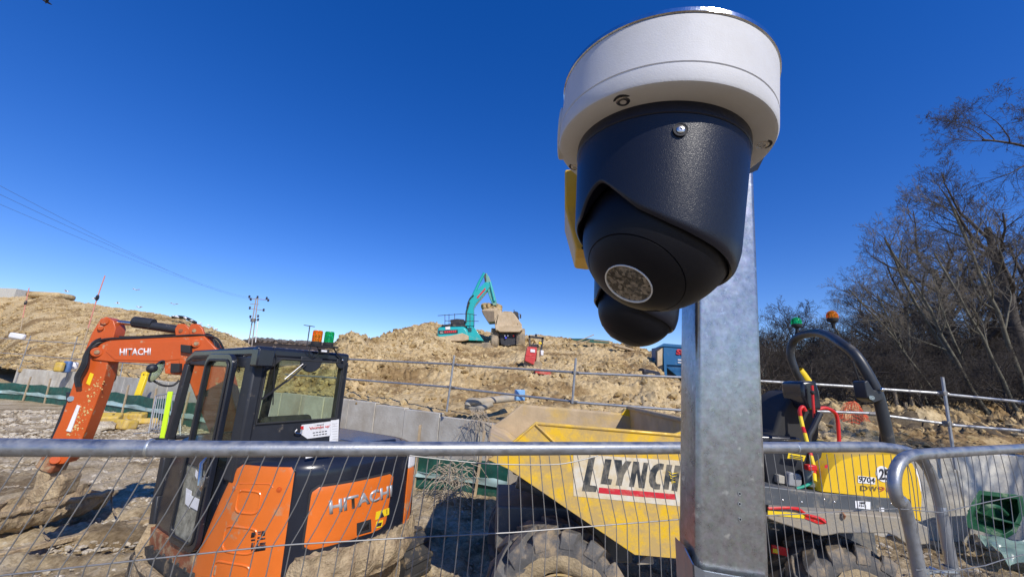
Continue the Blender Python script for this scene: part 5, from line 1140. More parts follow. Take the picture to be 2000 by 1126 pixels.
btube_('green_cord', [(1555, 953), (1570, 949), (1585, 942), (1592, 938)], .012, mat('green_plastic_cord', (.02, .35, .22), .5), .93)
# seat
seat_px = [(1500, 850), (1512, 846), (1524, 805), (1540, 780), (1562, 765), (1580, 763), (1592, 775), (1600, 800), (1602, 850), (1596, 868), (1500, 868)]
MB().prism([DP(a, b, .25) for a, b in seat_px], (0, -.55, 0)).build('seat', m_blkd, du, bevel=.04, seg=3)
MB().prism([DP(a, b, .35) for a, b in ((1470, 849), (1560, 853), (1570, 862), (1470, 866))], (0, -.8, 0)).build('seat_cushion', m_blk, du, bevel=.03, seg=3)
MB().prism([DP(a, b, .45) for a, b in ((1566, 745), (1594, 743), (1602, 765), (1606, 800), (1580, 800), (1568, 775))], (0, -.32, 0)).build('console', m_blk, du, bevel=.025, seg=3)
btube_('steering_stalk', [(1602, 806), (1588, 835), (1580, 850), (1578, 868)], .03, m_blkm, .55)
# roll-over frame (its hoop spans the machine, near leg on the right)
yn, yf = .72, -.78
Pn = [DP(1742, 900, yn), DP(1733, 850, yn), DP(1722, 800, yn), DP(1712, 765, yn), DP(1690, 722, yn-.03), DP(1668, 690, yn-.10), DP(1645, 672, yn-.25)]
Pf = [DP(1618, 655, .1), DP(1592, 650, -.25), DP(1565, 655, -.55), DP(1549, 668, -.72), DP(1544, 692, yf), DP(1552, 720, yf), DP(1568, 752, yf), DP(1580, 790, yf), DP(1590, 870, yf)]
MB().tube(smooth_path(Pn+Pf, 6), .052, 16).build('roll_over_frame', m_rops, du)
q0 = DP(1712, 775, yn+.02)
MB().prism([DP(a, b, yn+.06) for a, b in ((1688, 745), (1695, 742), (1706, 760), (1724, 766), (1726, 780), (1708, 786), (1694, 778))], (0, -.14, 0)).build('hinge_bracket', m_rops, du, bevel=.008)
MB().cyl(DP(1703, 776, yn+.10), DP(1703, 776, yn-.12), .022, 12).build('hinge_pin', m_chrome, du); MB().ball(DP(1723, 760, yn+.08), .02, 8, 6).build('hinge_bolt', m_chrome, du)
MB().prism([DP(a, b, yn+.03) for a, b in ((1736, 835), (1746, 862), (1752, 885), (1734, 885))], (0, -.1, 0)).build('leg_gusset', m_rops, du, bevel=.005)
btube_('gas_strut', [(1665, 705), (1678, 742), (1690, 762)], .012, m_hose, yn-.05)
for (a, b, c, d) in ((1560, 722, 1569, 733), (1569, 733, 1578, 746)): MB().tube([DP(a, b, yf), DP(c, d, yf)], .056, 12, cap=False).build('yellow_band', m_yel, du)
def dome_beacon(px, py, yl, mc, r=.056):
    p = DP(px, py, yl); b = MB().lathe([(.02, -.16), (.022, -.10), (.026, -.09), (r*.9, -.075), (r*1.02, -.055), (r*1.02, -.035), (0, -.035)], 24, p, cap=True).build('beacon_base', m_blkd, du)
    MB().lathe([(r, -.036), (r*1.02, -.01), (r*.95, .02), (r*.75, .045), (r*.4, .060), (0, .064)], 28, p, cap=False).build('beacon_lens', mc, b, smooth=60); MB().cyl(p-np.array([0, 0, .03]), p+np.array([0, 0, .02]), .02, 12).build('beacon_bulb', m_chrome, b)
    for k in range(14):
        a = k*math.pi/7; MB().tube([p+np.array([r*1.03*math.cos(a), r*1.03*math.sin(a), -.03]), p+np.array([r*1.0*math.cos(a), r*1.0*math.sin(a), .015])], .0025, 5).build('lens_rib', mc, b)
dome_beacon(1555, 628, -.62, m_grn, .064); dome_beacon(1625, 616, .0, m_amb, .060)
# red and yellow grab rails
btube_('grab_rail', [(1573, 802), (1568, 794), (1562, 800), (1563, 812)], .019, m_redp, .62)
band = [(1563, 812), (1568, 834), (1572, 846), (1577, 866), (1584, 890), (1590, 912), (1590, 925), (1591, 940)]
for i, (a, b) in enumerate(zip(band[:-1], band[1:])): MB().tube([DP(*a, .62+.05*i), DP(*b, .62+.05*(i+1))], .018, 10).build('grab_rail', m_redp if i % 2 == 1 else m_yel, du)
MB().box(DP(1583, 912, .95), (.09, .06, .05)).build('rail_clamp', m_redp, du, bevel=.01)
btube_('grab_rail', [(1597, 798), (1612, 796), (1628, 803), (1635, 815), (1638, 845), (1640, 885)], .020, m_redp, .1)
btube_('lever', [(1586, 752), (1588, 785), (1590, 815)], .014, m_redp, .5)
MB().ball(DP(1587, 766, .52), .022, 10, 8).build('lever_knob', m_blkd, du)
# ================================================================== BARRIERS AND LITTER ALONG THE WALL
m_net = mat('dark_green_sheet', (0.012, 0.085, 0.062), 0.55, var=.35, vscale=5, dirt=(.2, .2, .14), damt=.15, dscale=6)
m_band = mat('pale_green_band', (0.40, 0.55, 0.52), 0.5, var=.1, dirt=(.4, .36, .26), damt=.2, dscale=4)
m_wood = mat('stake_timber', (0.42, 0.32, 0.2), .85, var=.2, vscale=9)
def drape(root, P, z0, z1, m, name, seed=0, n=90, rows=9, amp=.07):
    P = np.array(P, float); d = np.concatenate([[0], np.cumsum(np.linalg.norm(np.diff(P, axis=0), axis=1))])
    def fn(u, v):
        s = u*d[-1]; x = np.interp(s, d, P[:, 0]); y = np.interp(s, d, P[:, 1]); q = np.array([[s*1.3+seed, v*1.2, seed]])
        sag = .10*abs(math.sin(s*1.4))*v; a = amp*fbm(q, 3)[0]
        zz0 = z0(s) if callable(z0) else z0; zz1 = z1(s) if callable(z1) else z1
        return (x+a*.5, y-a-.02, zz0+(zz1-zz0-sag*.6)*v+.0)
    return part(name, MB().grid(fn, n, rows, .006), m, root, smooth=60)
def barrier(label, P, hz=.58, step=2.4, lean=.1):
    root = thing('silt_barrier', label, 'barrier', (P[0][0], P[0][1], 0))
    drape(root, P, 0, hz, m_net, 'sheet', P[0][0]); 
    Q = [(x+.0, y-.06) for x, y in P]; drape(root, Q, hz*.34, hz*.56, m_band, 'pale_band', P[0][0], rows=4)
    Pn = np.array(P); d = np.concatenate([[0], np.cumsum(np.linalg.norm(np.diff(Pn, axis=0), axis=1))]); s = .6
    while s < d[-1]:
        x = np.interp(s, d, Pn[:, 0]); y = np.interp(s, d, Pn[:, 1]); part('stake', MB().box((x, y-.1, .55), (.05, .05, 1.3), rotx(random.uniform(-.04, .08)) @ roty(random.uniform(-.06, .1))), m_wood, root); s += step*random.uniform(.8, 1.2)
    return root
def G(px, py): p = PZ(px, py, 0.0); return (p[0], p[1])
barrier('dark green silt barrier sheet on timber stakes along the wall at the far left', [G(-40, 775), G(60, 783), G(150, 795), G(230, 806), G(330, 825), G(420, 845)], .85)
barrier('short dark green silt barrier with torn sheet between the excavator tail and the dumper', [G(760, 944), G(850, 956), G(925, 965), G(990, 978)], .66, 1.5)
# yellow rubber feet lying about
m_yb = mat('dusty_yellow_block', (0.60, 0.40, 0.06), .65, var=.12, vscale=4, dirt=(.5, .38, .2), damt=.35, dscale=5, bump=.1, bscale=20)
def block(px, py, sx, sy, sz, rz, rx_, label, stack=0.0):
    p = PZ(px, py, 0.0); R = rotz(rad(rz)) @ rotx(rad(rx_)); root = thing('yellow_barrier_block', label, 'barrier block', tuple(p), R)
    MB().box((0, 0, sz/2+stack), (sx, sy, sz)).build('block_body', m_yb, root, bevel=sz*.25, seg=3)
    for k in (-1, 1):
        MB().cyl((k*sx*.25, 0, sz+stack-.01), (k*sx*.25, 0, sz+stack+.006), sz*.16, 12).build('socket', m_hole, root)
    for k in range(4): MB().box((-sx*.36+k*sx*.24, -sy*.5, sz*.5+stack), (.02, .03, sz*.8)).build('moulded_rib', m_yb, root)
block(33, 778, 1.2, .6, .42, -8, 0, 'yellow moulded block lying before the green sheet at the far left edge')
block(14, 777, .5, .4, .22, 30, 12, 'small broken yellow block leaning at the left end of the far-left block')
block(205, 822, .9, .45, .26, 24, 20, 'yellow block tipped up nearest to the excavator stick')
block(236, 838, .80, .42, .32, -12, -8, 'ribbed yellow block lying nearest to the viewer in the heap')
block(262, 818, .7, .4, .25, 8, 8, 'yellow block at the back of the heap behind the ribbed one')
block(283, 828, .7, .36, .2, 34, -14, 'yellow block at the right end of the heap beside the metal barrier')
def slabst(px, py, s, label):
    p = PZ(px, py, 0); mb = MB().ball(p+np.array([0, 0, s*.18]), (s, s*.6, s*.3), 12, 8).jitter(s*.25, 2.5/s*.6); r = mb.build('broken_rock', m_stone, None, smooth=0, loc=tuple(p)); tag(r, label, 'rock'); return r
slabst(190, 840, .45, 'pale flat rock just right of the excavator stick'); slabst(216, 812, .35, 'pale rock behind the tipped yellow block'); slabst(160, 845, .2, 'small rock low beside the excavator stick')
# tall yellow beam leaning on the wall, fluorescent tube, crowd barrier
def leaner(name, label, cat, a, b, wd, m, parts_=None):
    root = thing(name, label, cat, tuple(a)); d = unit(b-a); x = unit(np.cross(d, (0, 1, 0))); y = np.cross(d, x)
    part('beam', MB().box((a+b)/2, (wd[0], wd[1], np.linalg.norm(b-a)), np.stack([x, y, d], 1)), m, root, bevel=min(wd)*.15); return root, d, x
a = PZ(257, 806, 0.0); b = PY(284, 731, a[1]+.3); r_, d, x = leaner('yellow_beam', 'thick yellow beam with a rounded top leaning against the wall', 'beam', a, b, (.26, .14), m_yel)
part('beam_cap', MB().cyl(b-np.array([0, .08, 0]), b+np.array([0, .08, 0]), .14, 18), m_yel, r_, bevel=.01); part('beam_hole', MB().cyl(b-np.array([0, .09, 0]), b+np.array([0, .0, 0]), .03, 10), m_hole, r_)
a = PZ(316, 860, 0.0); b = PY(333, 764, a[1]); r_, d, x = leaner('fluorescent_post', 'thin fluorescent yellow-green strip standing beside the excavator cab', 'marker post', a, b, (.13, .05), mat('fluorescent_yellow', (.62, .90, .02), .5, var=.03))
part('post_foot', MB().box(a+np.array([0, 0, .04]), (.4, .3, .08)), m_blkd, r_, bevel=.01)
cb = thing('crowd_barrier', 'grey metal crowd barrier leaning over just left of the fluorescent strip', 'barrier', tuple(PZ(300, 850, 0)))
c0_, c1_b, c2_b, c3_b = PZ(290, 846, .0), PZ(352, 850, .0), None, None; tl = PY(305, 772, c0_[1]+.5); trr = PY(352, 768, c1_b[1]+.5)
part('frame_tube', MB().tube(smooth_path([c0_, (c0_*.15+tl*.85), tl+(trr-tl)*.08, trr-(trr-tl)*.08, (c1_b*.15+trr*.85), c1_b], 5), .022, 8), m_galv, cb)
for k in range(11):
    f = (k+.7)/11.4; a = c0_+(c1_b-c0_)*f+(tl-c0_)*.12; b = tl+(trr-tl)*f-(tl-c0_)*.03; part('upright', MB().tube([a, b], .010, 6), m_galv, cb)
part('bottom_tube', MB().tube([c0_+(tl-c0_)*.12, c1_b+(trr-c1_b)*.12], .018, 8), m_galv, cb)
for q in (c0_, c1_b): part('barrier_foot', MB().tube([q+np.array([-.15, -.35, .03]), q+np.array([.1, .3, .03])], .02, 8), m_galv, cb)
# brushwood heap and torn net between the machines
m_twig = mat('dry_twig', (0.40, .33, .24), .85, var=.3, vscale=12)
bh = MB(); c = PZ(878, 985, 0.0)
for i in range(130):
    a = random.uniform(0, 6.28); l = random.uniform(.2, .5); z = random.uniform(.05, .75); s_ = c+np.array([random.gauss(0, .16), random.gauss(0, .14), random.uniform(0, .7)]); d = np.array([math.cos(a), math.sin(a)*.6, random.uniform(-.9, .4)])
    m1 = s_+d*l*.5+np.array([0, 0, .05]); bh.tube([s_, m1, s_+d*l+np.array([0, 0, -.08])], [.009, .006, .003], 5)
for q in bh.v: pass
bh.v = [(x, y, max(.01, z)) for x, y, z in bh.v]
o = bh.build('brushwood_heap', m_twig, None, loc=tuple(c)); tag(o, 'heap of dry pale twigs in front of the short green barrier', 'brushwood', kind='stuff')
# big flexible pipe on the wall
pr_ = thing('drain_pipe', 'thick grey-brown pipe lying bent on top of the wall above the dumper skip', 'pipe', tuple(on_wall(940, 790)))
m_pipe = mat('dusty_pipe', (.36, .33, .27), .7, var=.15, dirt=(.45, .35, .22), damt=.4, dscale=3)
def OW(px, py, dy): q = on_wall(px, py); return PY(px, py, q[1]+dy)
pp_ = smooth_path([OW(914, 792, .3), OW(918, 784, .35), OW(940, 784, .4), OW(970, 780, .8), OW(1006, 776, 1.4)], 6)
part('pipe_body', MB().tube(pp_, .085, 16), m_pipe, pr_)
pp2 = smooth_path([OW(912, 793, .4), OW(926, 796, .4), OW(945, 794, .4), OW(960, 788, .5)], 5); part('pipe_sleeve', MB().tube(pp2, .075, 14).jitter(.03, 5), m_pipe, pr_)
gr = MB(); g0 = OW(940, 800, -.1)
for i in range(26): a = random.uniform(-1, 1); gr.tube([g0+np.array([random.gauss(0, .12), 0, 0]), g0+np.array([a*.3, -.08, -.12-random.random()*.25]), g0+np.array([a*.5, -.12, -.3-random.random()*.35])], .005, 4)
o = gr.build('dry_grass_tuft', m_twig, None, loc=tuple(g0)); tag(o, 'tuft of dead grass hanging over the wall below the pipe end', 'grass', kind='stuff')
# planks on the ground at left, near the bucket
pk = thing('timber_plank', 'long pale muddy plank lying on the ground at the lower left', 'plank', tuple(PZ(150, 1060, .05)))
a, b = PZ(-60, 1097, .06), PZ(300, 1012, .06); d = unit(b-a); part('plank_body', MB().box((a+b)/2, (np.linalg.norm(b-a), .10, .06), np.stack([d, np.cross((0, 0, 1), d), np.array([0, 0, 1.0])], 1)), m_mud, pk, bevel=.01)
for k, (pts) in enumerate((((82, 995), (78, 1020), (88, 1045), (95, 1052)), ((218, 960), (218, 985), (226, 1005)))):
    P3 = [PZ(x, y, .12 if i else .3) for i, (x, y) in enumerate(pts)]; o = MB().tube(smooth_path(P3, 5), .012, 6).build('rope', m_mud, None, loc=tuple(P3[0])); tag(o, ('muddy rope trailing on the ground from the middle of the bucket', 'muddy rope hanging from the right end of the bucket')[k], 'rope')
# green plastic crate and clear sheet at right
m_gp = mat('green_crate_plastic', (.010, .085, .035), .5, var=.2, dirt=(.35, .4, .25), damt=.2, dscale=6)  # green lowered so the colour itself carries the tub's shade
cr = thing('green_tub', 'upturned green plastic tub by the wall at the lower right', 'tub', tuple(PZ(1935, 1058, .2)))
Yc = PZ(1935, 1058, .25)[1]
def GC(px, py, dy=0.0): return PY(px, py, Yc+dy)
out_ = [(1886, 1012), (1895, 985), (1912, 956), (1998, 966), (2003, 1000), (1985, 1040), (1965, 1052), (1890, 1030)]
O_ = [GC(a, b, -.15) for a, b in out_]; cn = np.mean(O_, 0); I_ = [cn+(p-cn)*.8 for p in O_]; Bk = [p+np.array([.28, .30, -.05])+(cn-p)*.3 for p in O_]
n_ = len(O_); part('tub_wall', MB().add(O_+I_+Bk+[p-np.array([0, .03, 0])+(cn-p)*.2 for p in Bk], [(i, (i+1) % n_, n_+(i+1) % n_, n_+i) for i in range(n_)]+[((i+1) % n_, i, 2*n_+i, 2*n_+(i+1) % n_) for i in range(n_)]+[(n_+i, n_+(i+1) % n_, 3*n_+(i+1) % n_, 3*n_+i) for i in range(n_)]+[tuple(3*n_+i for i in range(n_))]+[tuple(2*n_+i for i in range(n_))[::-1]]), m_gp, cr, smooth=0, bevel=.01)
part('tub_handle', MB().tube(smooth_path([GC(1915, 998, -.1), GC(1930, 988, -.16), GC(1950, 990, -.16), GC(1965, 1003, -.1)], 4), .03, 8), m_gp, cr); part('tub_rib', MB().box(GC(1940, 1010, 0), (.4, .3, .03), roty(.2)), m_gp, cr, bevel=.01)
sh = thing('plastic_sheet', 'pale green crumpled plastic sheet at the lower right edge', 'plastic sheet', tuple(PZ(1985, 1085, .1)))
s0 = GC(1972, 1100, -.5); part('sheet_fold', MB().grid(lambda u, v: s0+np.array([1.0*u, .3*v+.1*math.sin(u*9), .02+.34*v*(.4+.6*u)+.07*fbm(np.array([[u*4, v*4, 1]]), 3)[0]]), 24, 16, .004), mat('pale_green_film', (.35, .48, .38), .25, var=.2, trans=.3), sh, smooth=60)
s1 = PZ(1925, 1048, .0)
for i, (px, py, s) in enumerate(((1852, 1020, .12), (1868, 1030, .10), (1925, 1050, .28), (1958, 1062, .26))): slabst(px, py+14, s*1.6, ('pale lump of foam rubble left of the green tub', 'smaller pale rubble lump beside the first, left of the green tub', 'large pale rock under the green tub', 'pale rock under the right end of the green tub')[i])
o = MB().tube([PZ(1795, 1002, .25), PZ(1830, 1010, .2), PZ(1880, 1026, .1)], .05, 8).jitter(.05, 6).build('blue_strap', mat('pale_blue_strap', (.25, .5, .5), .5), None, loc=tuple(PZ(1795, 1002, .25))); tag(o, 'pale blue-green strap hanging low on the wall behind the fence corner', 'strap')
# stones, roots and mud ridges on the right ground
n = 1500; px = RNG.uniform(1780, 2100, n); py = RNG.uniform(1040, 1150, n); P = np.array([PZ(a, b, 0.0) for a, b in zip(px, py)]); o = lumps('rubble', P, .01+.09*RNG.random(n)**4, m_ground); tag(o, kind='stuff', label='rough dark rubble along the foot of the right wall')

# ================================================================== THINGS ON THE BANK
def on_bank(px, Y, lift=0.0):
    """point of the bank surface at distance Y under photo column px"""
    t = slope(px, 700)[0]
    for _ in range(3):
        z = bank_z(t*Y, Y); py = 700; 
        # photo row of that point
        v = np.array([t*Y, Y, z])-CAM; w_ = v @ CF; X_ = CX+F*(v @ CR)/w_; t += (px-X_)/F*.95
    return np.array([t*Y, Y, bank_z(t*Y, Y)+lift])
m_teal = mat('teal_paint', (0.02, 0.40, 0.40), .35, var=.05, vscale=2, dirt=(.42, .33, .2), damt=.10, dscale=1.2, coat=.2)
m_teald = mat('muddy_teal', (0.05, 0.38, 0.33), .5, dirt=(.42, .33, .2), damt=.42, dscale=1.0)
m_dark = mat('machine_black', (.03, .03, .035), .6, var=.2, dirt=(.3, .24, .15), damt=.2, dscale=3)
m_cream = mat('muddy_cream_body', (.55, .43, .28), .6, var=.12, vscale=2, dirt=(.42, .31, .18), damt=.4, dscale=1.5)
m_dty = mat('muddy_machine_tyre', (.2, .17, .13), .85, var=.2, dirt=(.45, .34, .2), damt=.45, dscale=2)
YT = 28.0
tx = thing('tracked_excavator', 'teal excavator with handrails on the bank top, its arched boom holding a full bucket', 'excavator', tuple(PY(900, 672, YT)))
def TP(px, py, dy=0.0): return PY(px, py, YT+dy)
def tprism(name, px, dy, th, m, root=tx, parent=None, bevel=.03): 
    mb_ = MB().prism([TP(a, b, dy) for a, b in px], (0, th, 0)); return mb_.build(name, m, parent or root, loc=tuple(root.location), bevel=bevel)
tprism('track', [(868, 668), (960, 668), (966, 676), (960, 684), (868, 682), (862, 675)], -.5, .6, m_dty, bevel=.08); tprism('track', [(868, 666), (955, 664), (962, 672), (955, 680), (868, 678), (862, 671)], 2.0, .6, m_dty, bevel=.08)
tprism('slew_ring', [(880, 660), (930, 660), (930, 670), (880, 670)], 0.2, 1.5, m_dark)
tprism('counterweight', [(854, 640), (858, 638), (905, 637), (912, 641), (915, 650), (915, 663), (904, 665), (856, 665), (853, 660)], -.9, 2.6, m_teal, bevel=.15); tprism('muddy_band', [(858, 657), (880, 655), (903, 650), (915, 655), (915, 663), (904, 665.5), (856, 665.5)], -.93, .3, m_cream, bevel=.03)
p_ = tprism('side_house', [(912, 637), (925, 637), (944, 664), (944, 665), (912, 664)], -.7, 2.2, m_teal, bevel=.05)
tprism('nameplate', [(856, 645), (894, 643.5), (894, 650), (858, 651.5)], -.95, .04, m_dark, bevel=0)
lettering('SC', TP(860, 650.5, -.965), TP(866, 650, -.965), TP(860, 647, -.965), m_stick, tx, depth=.01); [tprism('red_lettering', [(868+k*4, 650-k*.25), (871+k*4, 649.8-k*.25), (871+k*4, 645.8-k*.25), (868+k*4, 646-k*.25)], -.965, .01, m_redd, bevel=0) for k in range(6)]
tprism('white_panel', [(870, 638), (879, 637), (879, 643), (870, 643)], -.94, .03, m_stick, bevel=0)
tprism('engine_deck', [(858, 639), (864, 634), (880, 632), (908, 633), (912, 638)], -.4, 1.8, m_dark); tprism('exhaust_box', [(880, 632), (879, 624), (892, 622), (906, 623), (907, 633)], .2, .8, m_dark)
for k in range(4): tprism('vent_slat', [(912, 640+k*2.2), (921, 639.4+k*2.2), (921, 640.4+k*2.2), (912, 641+k*2.2)], -.74, .04, m_dark, bevel=0)
for a, b in (((855, 616), (913, 612)), ((869, 626), (935, 627)), ((913, 612), (931, 615))): part('handrail', MB().tube([TP(*a, -.8), TP(*b, -.8)], .022, 6), m_dark, tx)
for x0, y0, y1 in ((869, 614, 637), (877, 613, 637), (888, 612, 637), (926, 614, 637), (918, 614, 637)): part('handrail_post', MB().tube([TP(x0, y0, -.8), TP(x0, y1, -.8)], .022, 6), m_dark, tx)
boom_t = tprism('boom', [(908, 636), (909, 608), (913, 590), (919, 578), (923, 575), (948, 550), (956, 552), (957, 560), (930, 592), (925, 600), (925, 636)], .3, .75, m_teal, bevel=.03)
tprism('boom_nameplate', [(931, 580), (948, 561), (948, 566), (933, 583)], .28, .03, m_redd, parent=boom_t, bevel=0)
for (a, b) in (((924, 577), (936, 551)), ((936, 551), (946, 533))): part('ram', MB().tube([TP(*a, .4), TP(*b, .4)], .11, 8), m_teal, tx)
part('hose', MB().tube([TP(912, 600, .25), TP(917, 584, .25), TP(925, 576, .25)], .05, 6), m_dark, tx); part('hose', MB().tube([TP(910, 630, .25), TP(911, 610, .25), TP(917, 590, .25)], .05, 6), m_dark, tx)
st_t = tprism('stick', [(945, 536), (950, 533), (955, 540), (963, 562), (970, 588), (969, 596), (963, 596), (956, 580), (950, 560), (947, 550)], .4, .55, m_teald, bevel=.02)
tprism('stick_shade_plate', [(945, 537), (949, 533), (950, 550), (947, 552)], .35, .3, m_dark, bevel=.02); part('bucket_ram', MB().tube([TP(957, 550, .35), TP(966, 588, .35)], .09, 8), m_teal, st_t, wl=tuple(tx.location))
bkt = tprism('bucket', [(940, 606), (945, 603), (975, 600), (980, 606), (978, 624), (970, 627), (954, 628), (950, 622)], -.2, 1.5, m_cream, bevel=.06)
tprism('bucket_side', [(941, 606), (965, 607), (966, 627), (954, 628), (949, 622)], -.24, .05, mat('worn_bucket_steel', (.2, .15, .1), .7), parent=bkt, bevel=.0)
mbl = MB()
for i in range(34): q = TP(random.uniform(945, 977), random.uniform(597, 606), random.uniform(0, 1.1)); mbl.ball(q, random.uniform(.12, .32), 7, 5)
part('bucket_load', mbl.jitter(.08, 3), m_clod, tx)
# articulated truck seen from behind
tk = thing('articulated_truck', 'mud-coloured articulated dump truck seen from behind on the bank top', 'dump truck', tuple(TP(990, 680, -.3)))
def kp(name, px, dy, th, m, bevel=.04, parent=None): return MB().prism([TP(a, b, dy) for a, b in px], (0, th, 0)).build(name, m, parent or tk, loc=tuple(tk.location), bevel=bevel)
kp('tailgate', [(972, 613), (981, 610), (998, 611), (1002, 616), (1010, 629), (1010, 637), (968, 638), (966, 626)], -.3, .12, m_cream); kp('body_floor', [(966, 634), (1019, 634), (1021, 645), (968, 645)], -.5, 1.2, m_cream, .05)
kp('body_side', [(998, 611), (1005, 613), (1020, 634), (1012, 636)], -.3, 3.0, m_cream); kp('body_side', [(966, 634), (972, 613), (975, 613), (970, 636)], -.3, 3.0, m_cream); kp('headboard', [(972, 612), (985, 607), (1000, 608), (1007, 616)], 2.6, .15, m_cream)
kp('rear_frame', [(974, 645), (1013, 645), (1010, 672), (990, 676), (978, 672)], -.1, 1.4, m_dark); kp('bumper_bar', [(970, 643), (1018, 642), (1016, 648), (976, 648)], -.55, .2, m_cream)
MBc = lambda x, y, dy, r, w_, name: (lambda w0: [part('hub', MB().cyl(TP(x, y, dy)+np.array([-w_*.52, 0, 0]), TP(x, y, dy)+np.array([w_*.52, 0, 0]), r*.4, 14), m_dark, tk)])(part(name, MB().cyl(TP(x, y, dy)-np.array([w_/2, 0, 0]), TP(x, y, dy)+np.array([w_/2, 0, 0]), r, 28), m_dty, tk, bevel=.12, seg=3))
MBc(967, 662, .6, .75, .62, 'wheel'); MBc(1016, 662, .6, .78, .66, 'wheel'); MBc(966, 668, -.1, .5, .5, 'wheel')
for wx_ in (967, 1016):
    for k in range(14):
        a = k*math.pi/7*.5-1.2; q = TP(wx_, 662, .6); part('tread_bar', MB().box(q+np.array([0, -.76*math.cos(a*.8), .76*math.sin(a*.8)]), (.62, .07, .07), rotz(.35)), m_dty, tk)
for px0 in (986, 992, 1003): part('tail_lamp', MB().cyl(TP(px0, 655, -.15), TP(px0, 655, -.25), .06, 10), m_redp if px0 == 1003 else m_stick, tk)
part('blue_lamp', MB().cyl(TP(988, 659, -.15), TP(988, 659, -.26), .07, 10), mat('blue_lens', (.08, .1, .8), .2), tk); kp('cab', [(1000, 612), (1004, 607), (1012, 609), (1014, 622), (1004, 620)], 3.2, 1.0, m_dark, .05); kp('mirror', [(1015, 613), (1018, 613), (1018, 621), (1015, 621)], 2.8, .1, m_dark, .02); part('mirror_arm', MB().tube([TP(1008, 612, 2.8), TP(1016, 613, 2.8)], .02, 6), m_dark, tk); part('antenna', MB().tube([TP(1004, 608, 2.8), TP(1004, 604, 2.8)], .03, 6), m_dark, tk)
# small red dumper with a black frame
YRd = 17.5
rd = thing('red_mini_dumper', 'small red dumper with a black roll frame below the truck wheels', 'mini dumper', tuple(PY(1042, 716, YRd)))
def rp(name, px, dy, th, m, bevel=.02): return MB().prism([PY(a, b, YRd+dy) for a, b in px], (0, th, 0)).build(name, m, rd, loc=tuple(rd.location), bevel=bevel)
m_rm = mat('faded_red_body', (.55, .05, .045), .45, var=.1, vscale=3, dirt=(.5, .38, .24), damt=.25, dscale=2.2)
rp('body', [(1030, 676), (1049, 678), (1047, 697), (1026, 694)], 0, .9, m_rm); rp('skip', [(1026, 694), (1047, 697), (1043, 712), (1036, 709), (1025, 704)], -.25, 1.0, m_rm); rp('body_label', [(1036, 681), (1045, 682), (1045, 688), (1036, 687)], -.03, .03, m_stick, 0)
for pts in (((1035, 676), (1034, 657)), ((1034, 657), (1060, 660)), ((1060, 660), (1056, 688))): part('roll_frame', MB().box((PY(*pts[0], YRd+.4)+PY(*pts[1], YRd+.4))/2, (.09, .09, np.linalg.norm(PY(*pts[0], YRd+.4)-PY(*pts[1], YRd+.4))+.08), basis(PY(*pts[1], YRd+.4)-PY(*pts[0], YRd+.4))), m_dark, rd)
part('mast', MB().tube([PY(1047, 657, YRd+.4), PY(1047, 652, YRd+.4)], .05, 8), m_dark, rd); rp('seat', [(1038, 671), (1052, 672), (1052, 678), (1038, 677)], .4, .3, m_dark); rp('yellow_lamp', [(1052, 667), (1058, 668), (1058, 672), (1052, 671)], .3, .15, m_yel)
rp('side_tank', [(1049, 686), (1056, 687), (1053, 712), (1046, 712)], .1, .6, m_cream); rp('white_can', [(1056, 683), (1062, 684), (1061, 694), (1056, 693)], .0, .3, m_stick)
for x, y in ((1032, 712), (1050, 714)): part('wheel', MB().cyl(PY(x, y, YRd-.1), PY(x, y, YRd+.25), .22, 16), m_dty, rd, bevel=.03)
o = MB().box(PY(1060, 726, 16)+np.array([0, .1, 0]), (.62, .4, .20), roty(.1)).build('red_trough', m_rm, None, loc=tuple(PY(1060, 726, 16)), bevel=.03); tag(o, 'faded red trough half buried in the bank behind the guard rail', 'trough')
# blue hopper
YB = 20.0
bh_ = thing('blue_hopper', 'blue steel screening hopper on legs with orange-red lettering, beside the steel post', 'hopper', tuple(PY(1310, 760, YB)))
m_blue = mat('blue_paint', (.015, .115, .27), .4, var=.08, vscale=2, dirt=(.3, .25, .18), damt=.1, dscale=2)
def hp(name, px, dy, th, m, bevel=.015): return MB().prism([PY(a, b, YB+dy) for a, b in px], (0, th, 0)).build(name, m, bh_, loc=tuple(bh_.location), bevel=bevel)
hp('hopper_front', [(1296, 673), (1400, 682), (1400, 716), (1303, 712), (1297, 711)], 0, .06, m_blue); hp('hopper_end', [(1297, 672), (1281, 684), (1282, 742), (1297, 725)], .02, .06, m_blkm)
hp('end_panel', [(1284, 686), (1294, 679), (1294, 712), (1284, 716)], -.02, .05, m_cream); hp('top_rim', [(1280, 679), (1297, 670), (1400, 678), (1400, 684), (1296, 676)], -.05, .10, m_blue)
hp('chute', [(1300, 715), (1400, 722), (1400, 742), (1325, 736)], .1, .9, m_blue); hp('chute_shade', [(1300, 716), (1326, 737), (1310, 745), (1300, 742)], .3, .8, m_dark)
for x0, y0, y1 in ((1299, 690, 762), (1284, 730, 748), (1395, 700, 770)): part('leg', MB().box((PY(x0, y0, YB)+PY(x0, y1, YB))/2, (.13, .13, PY(x0, y0, YB)[2]-PY(x0, y1, YB)[2])), m_blue if x0 != 1284 else m_blkm, bh_)
hp('cross_beam', [(1298, 746), (1400, 754), (1400, 759), (1298, 751)], .1, .1, m_blue); hp('hopper_body', [(1297, 675), (1400, 684), (1400, 720), (1297, 715)], .08, 1.8, m_blue)
lettering('SIL', PY(1320, 692.5, YB-.03), PY(1343, 694.3, YB-.03), PY(1321, 681, YB-.03), m_redd, bh_, bold=.05, depth=.01)
for k in range(2): hp('print_line', [(1324, 701+k*5), (1348, 703+k*5), (1348, 705+k*5), (1324, 703+k*5)], -.03, .02, m_stick, 0)
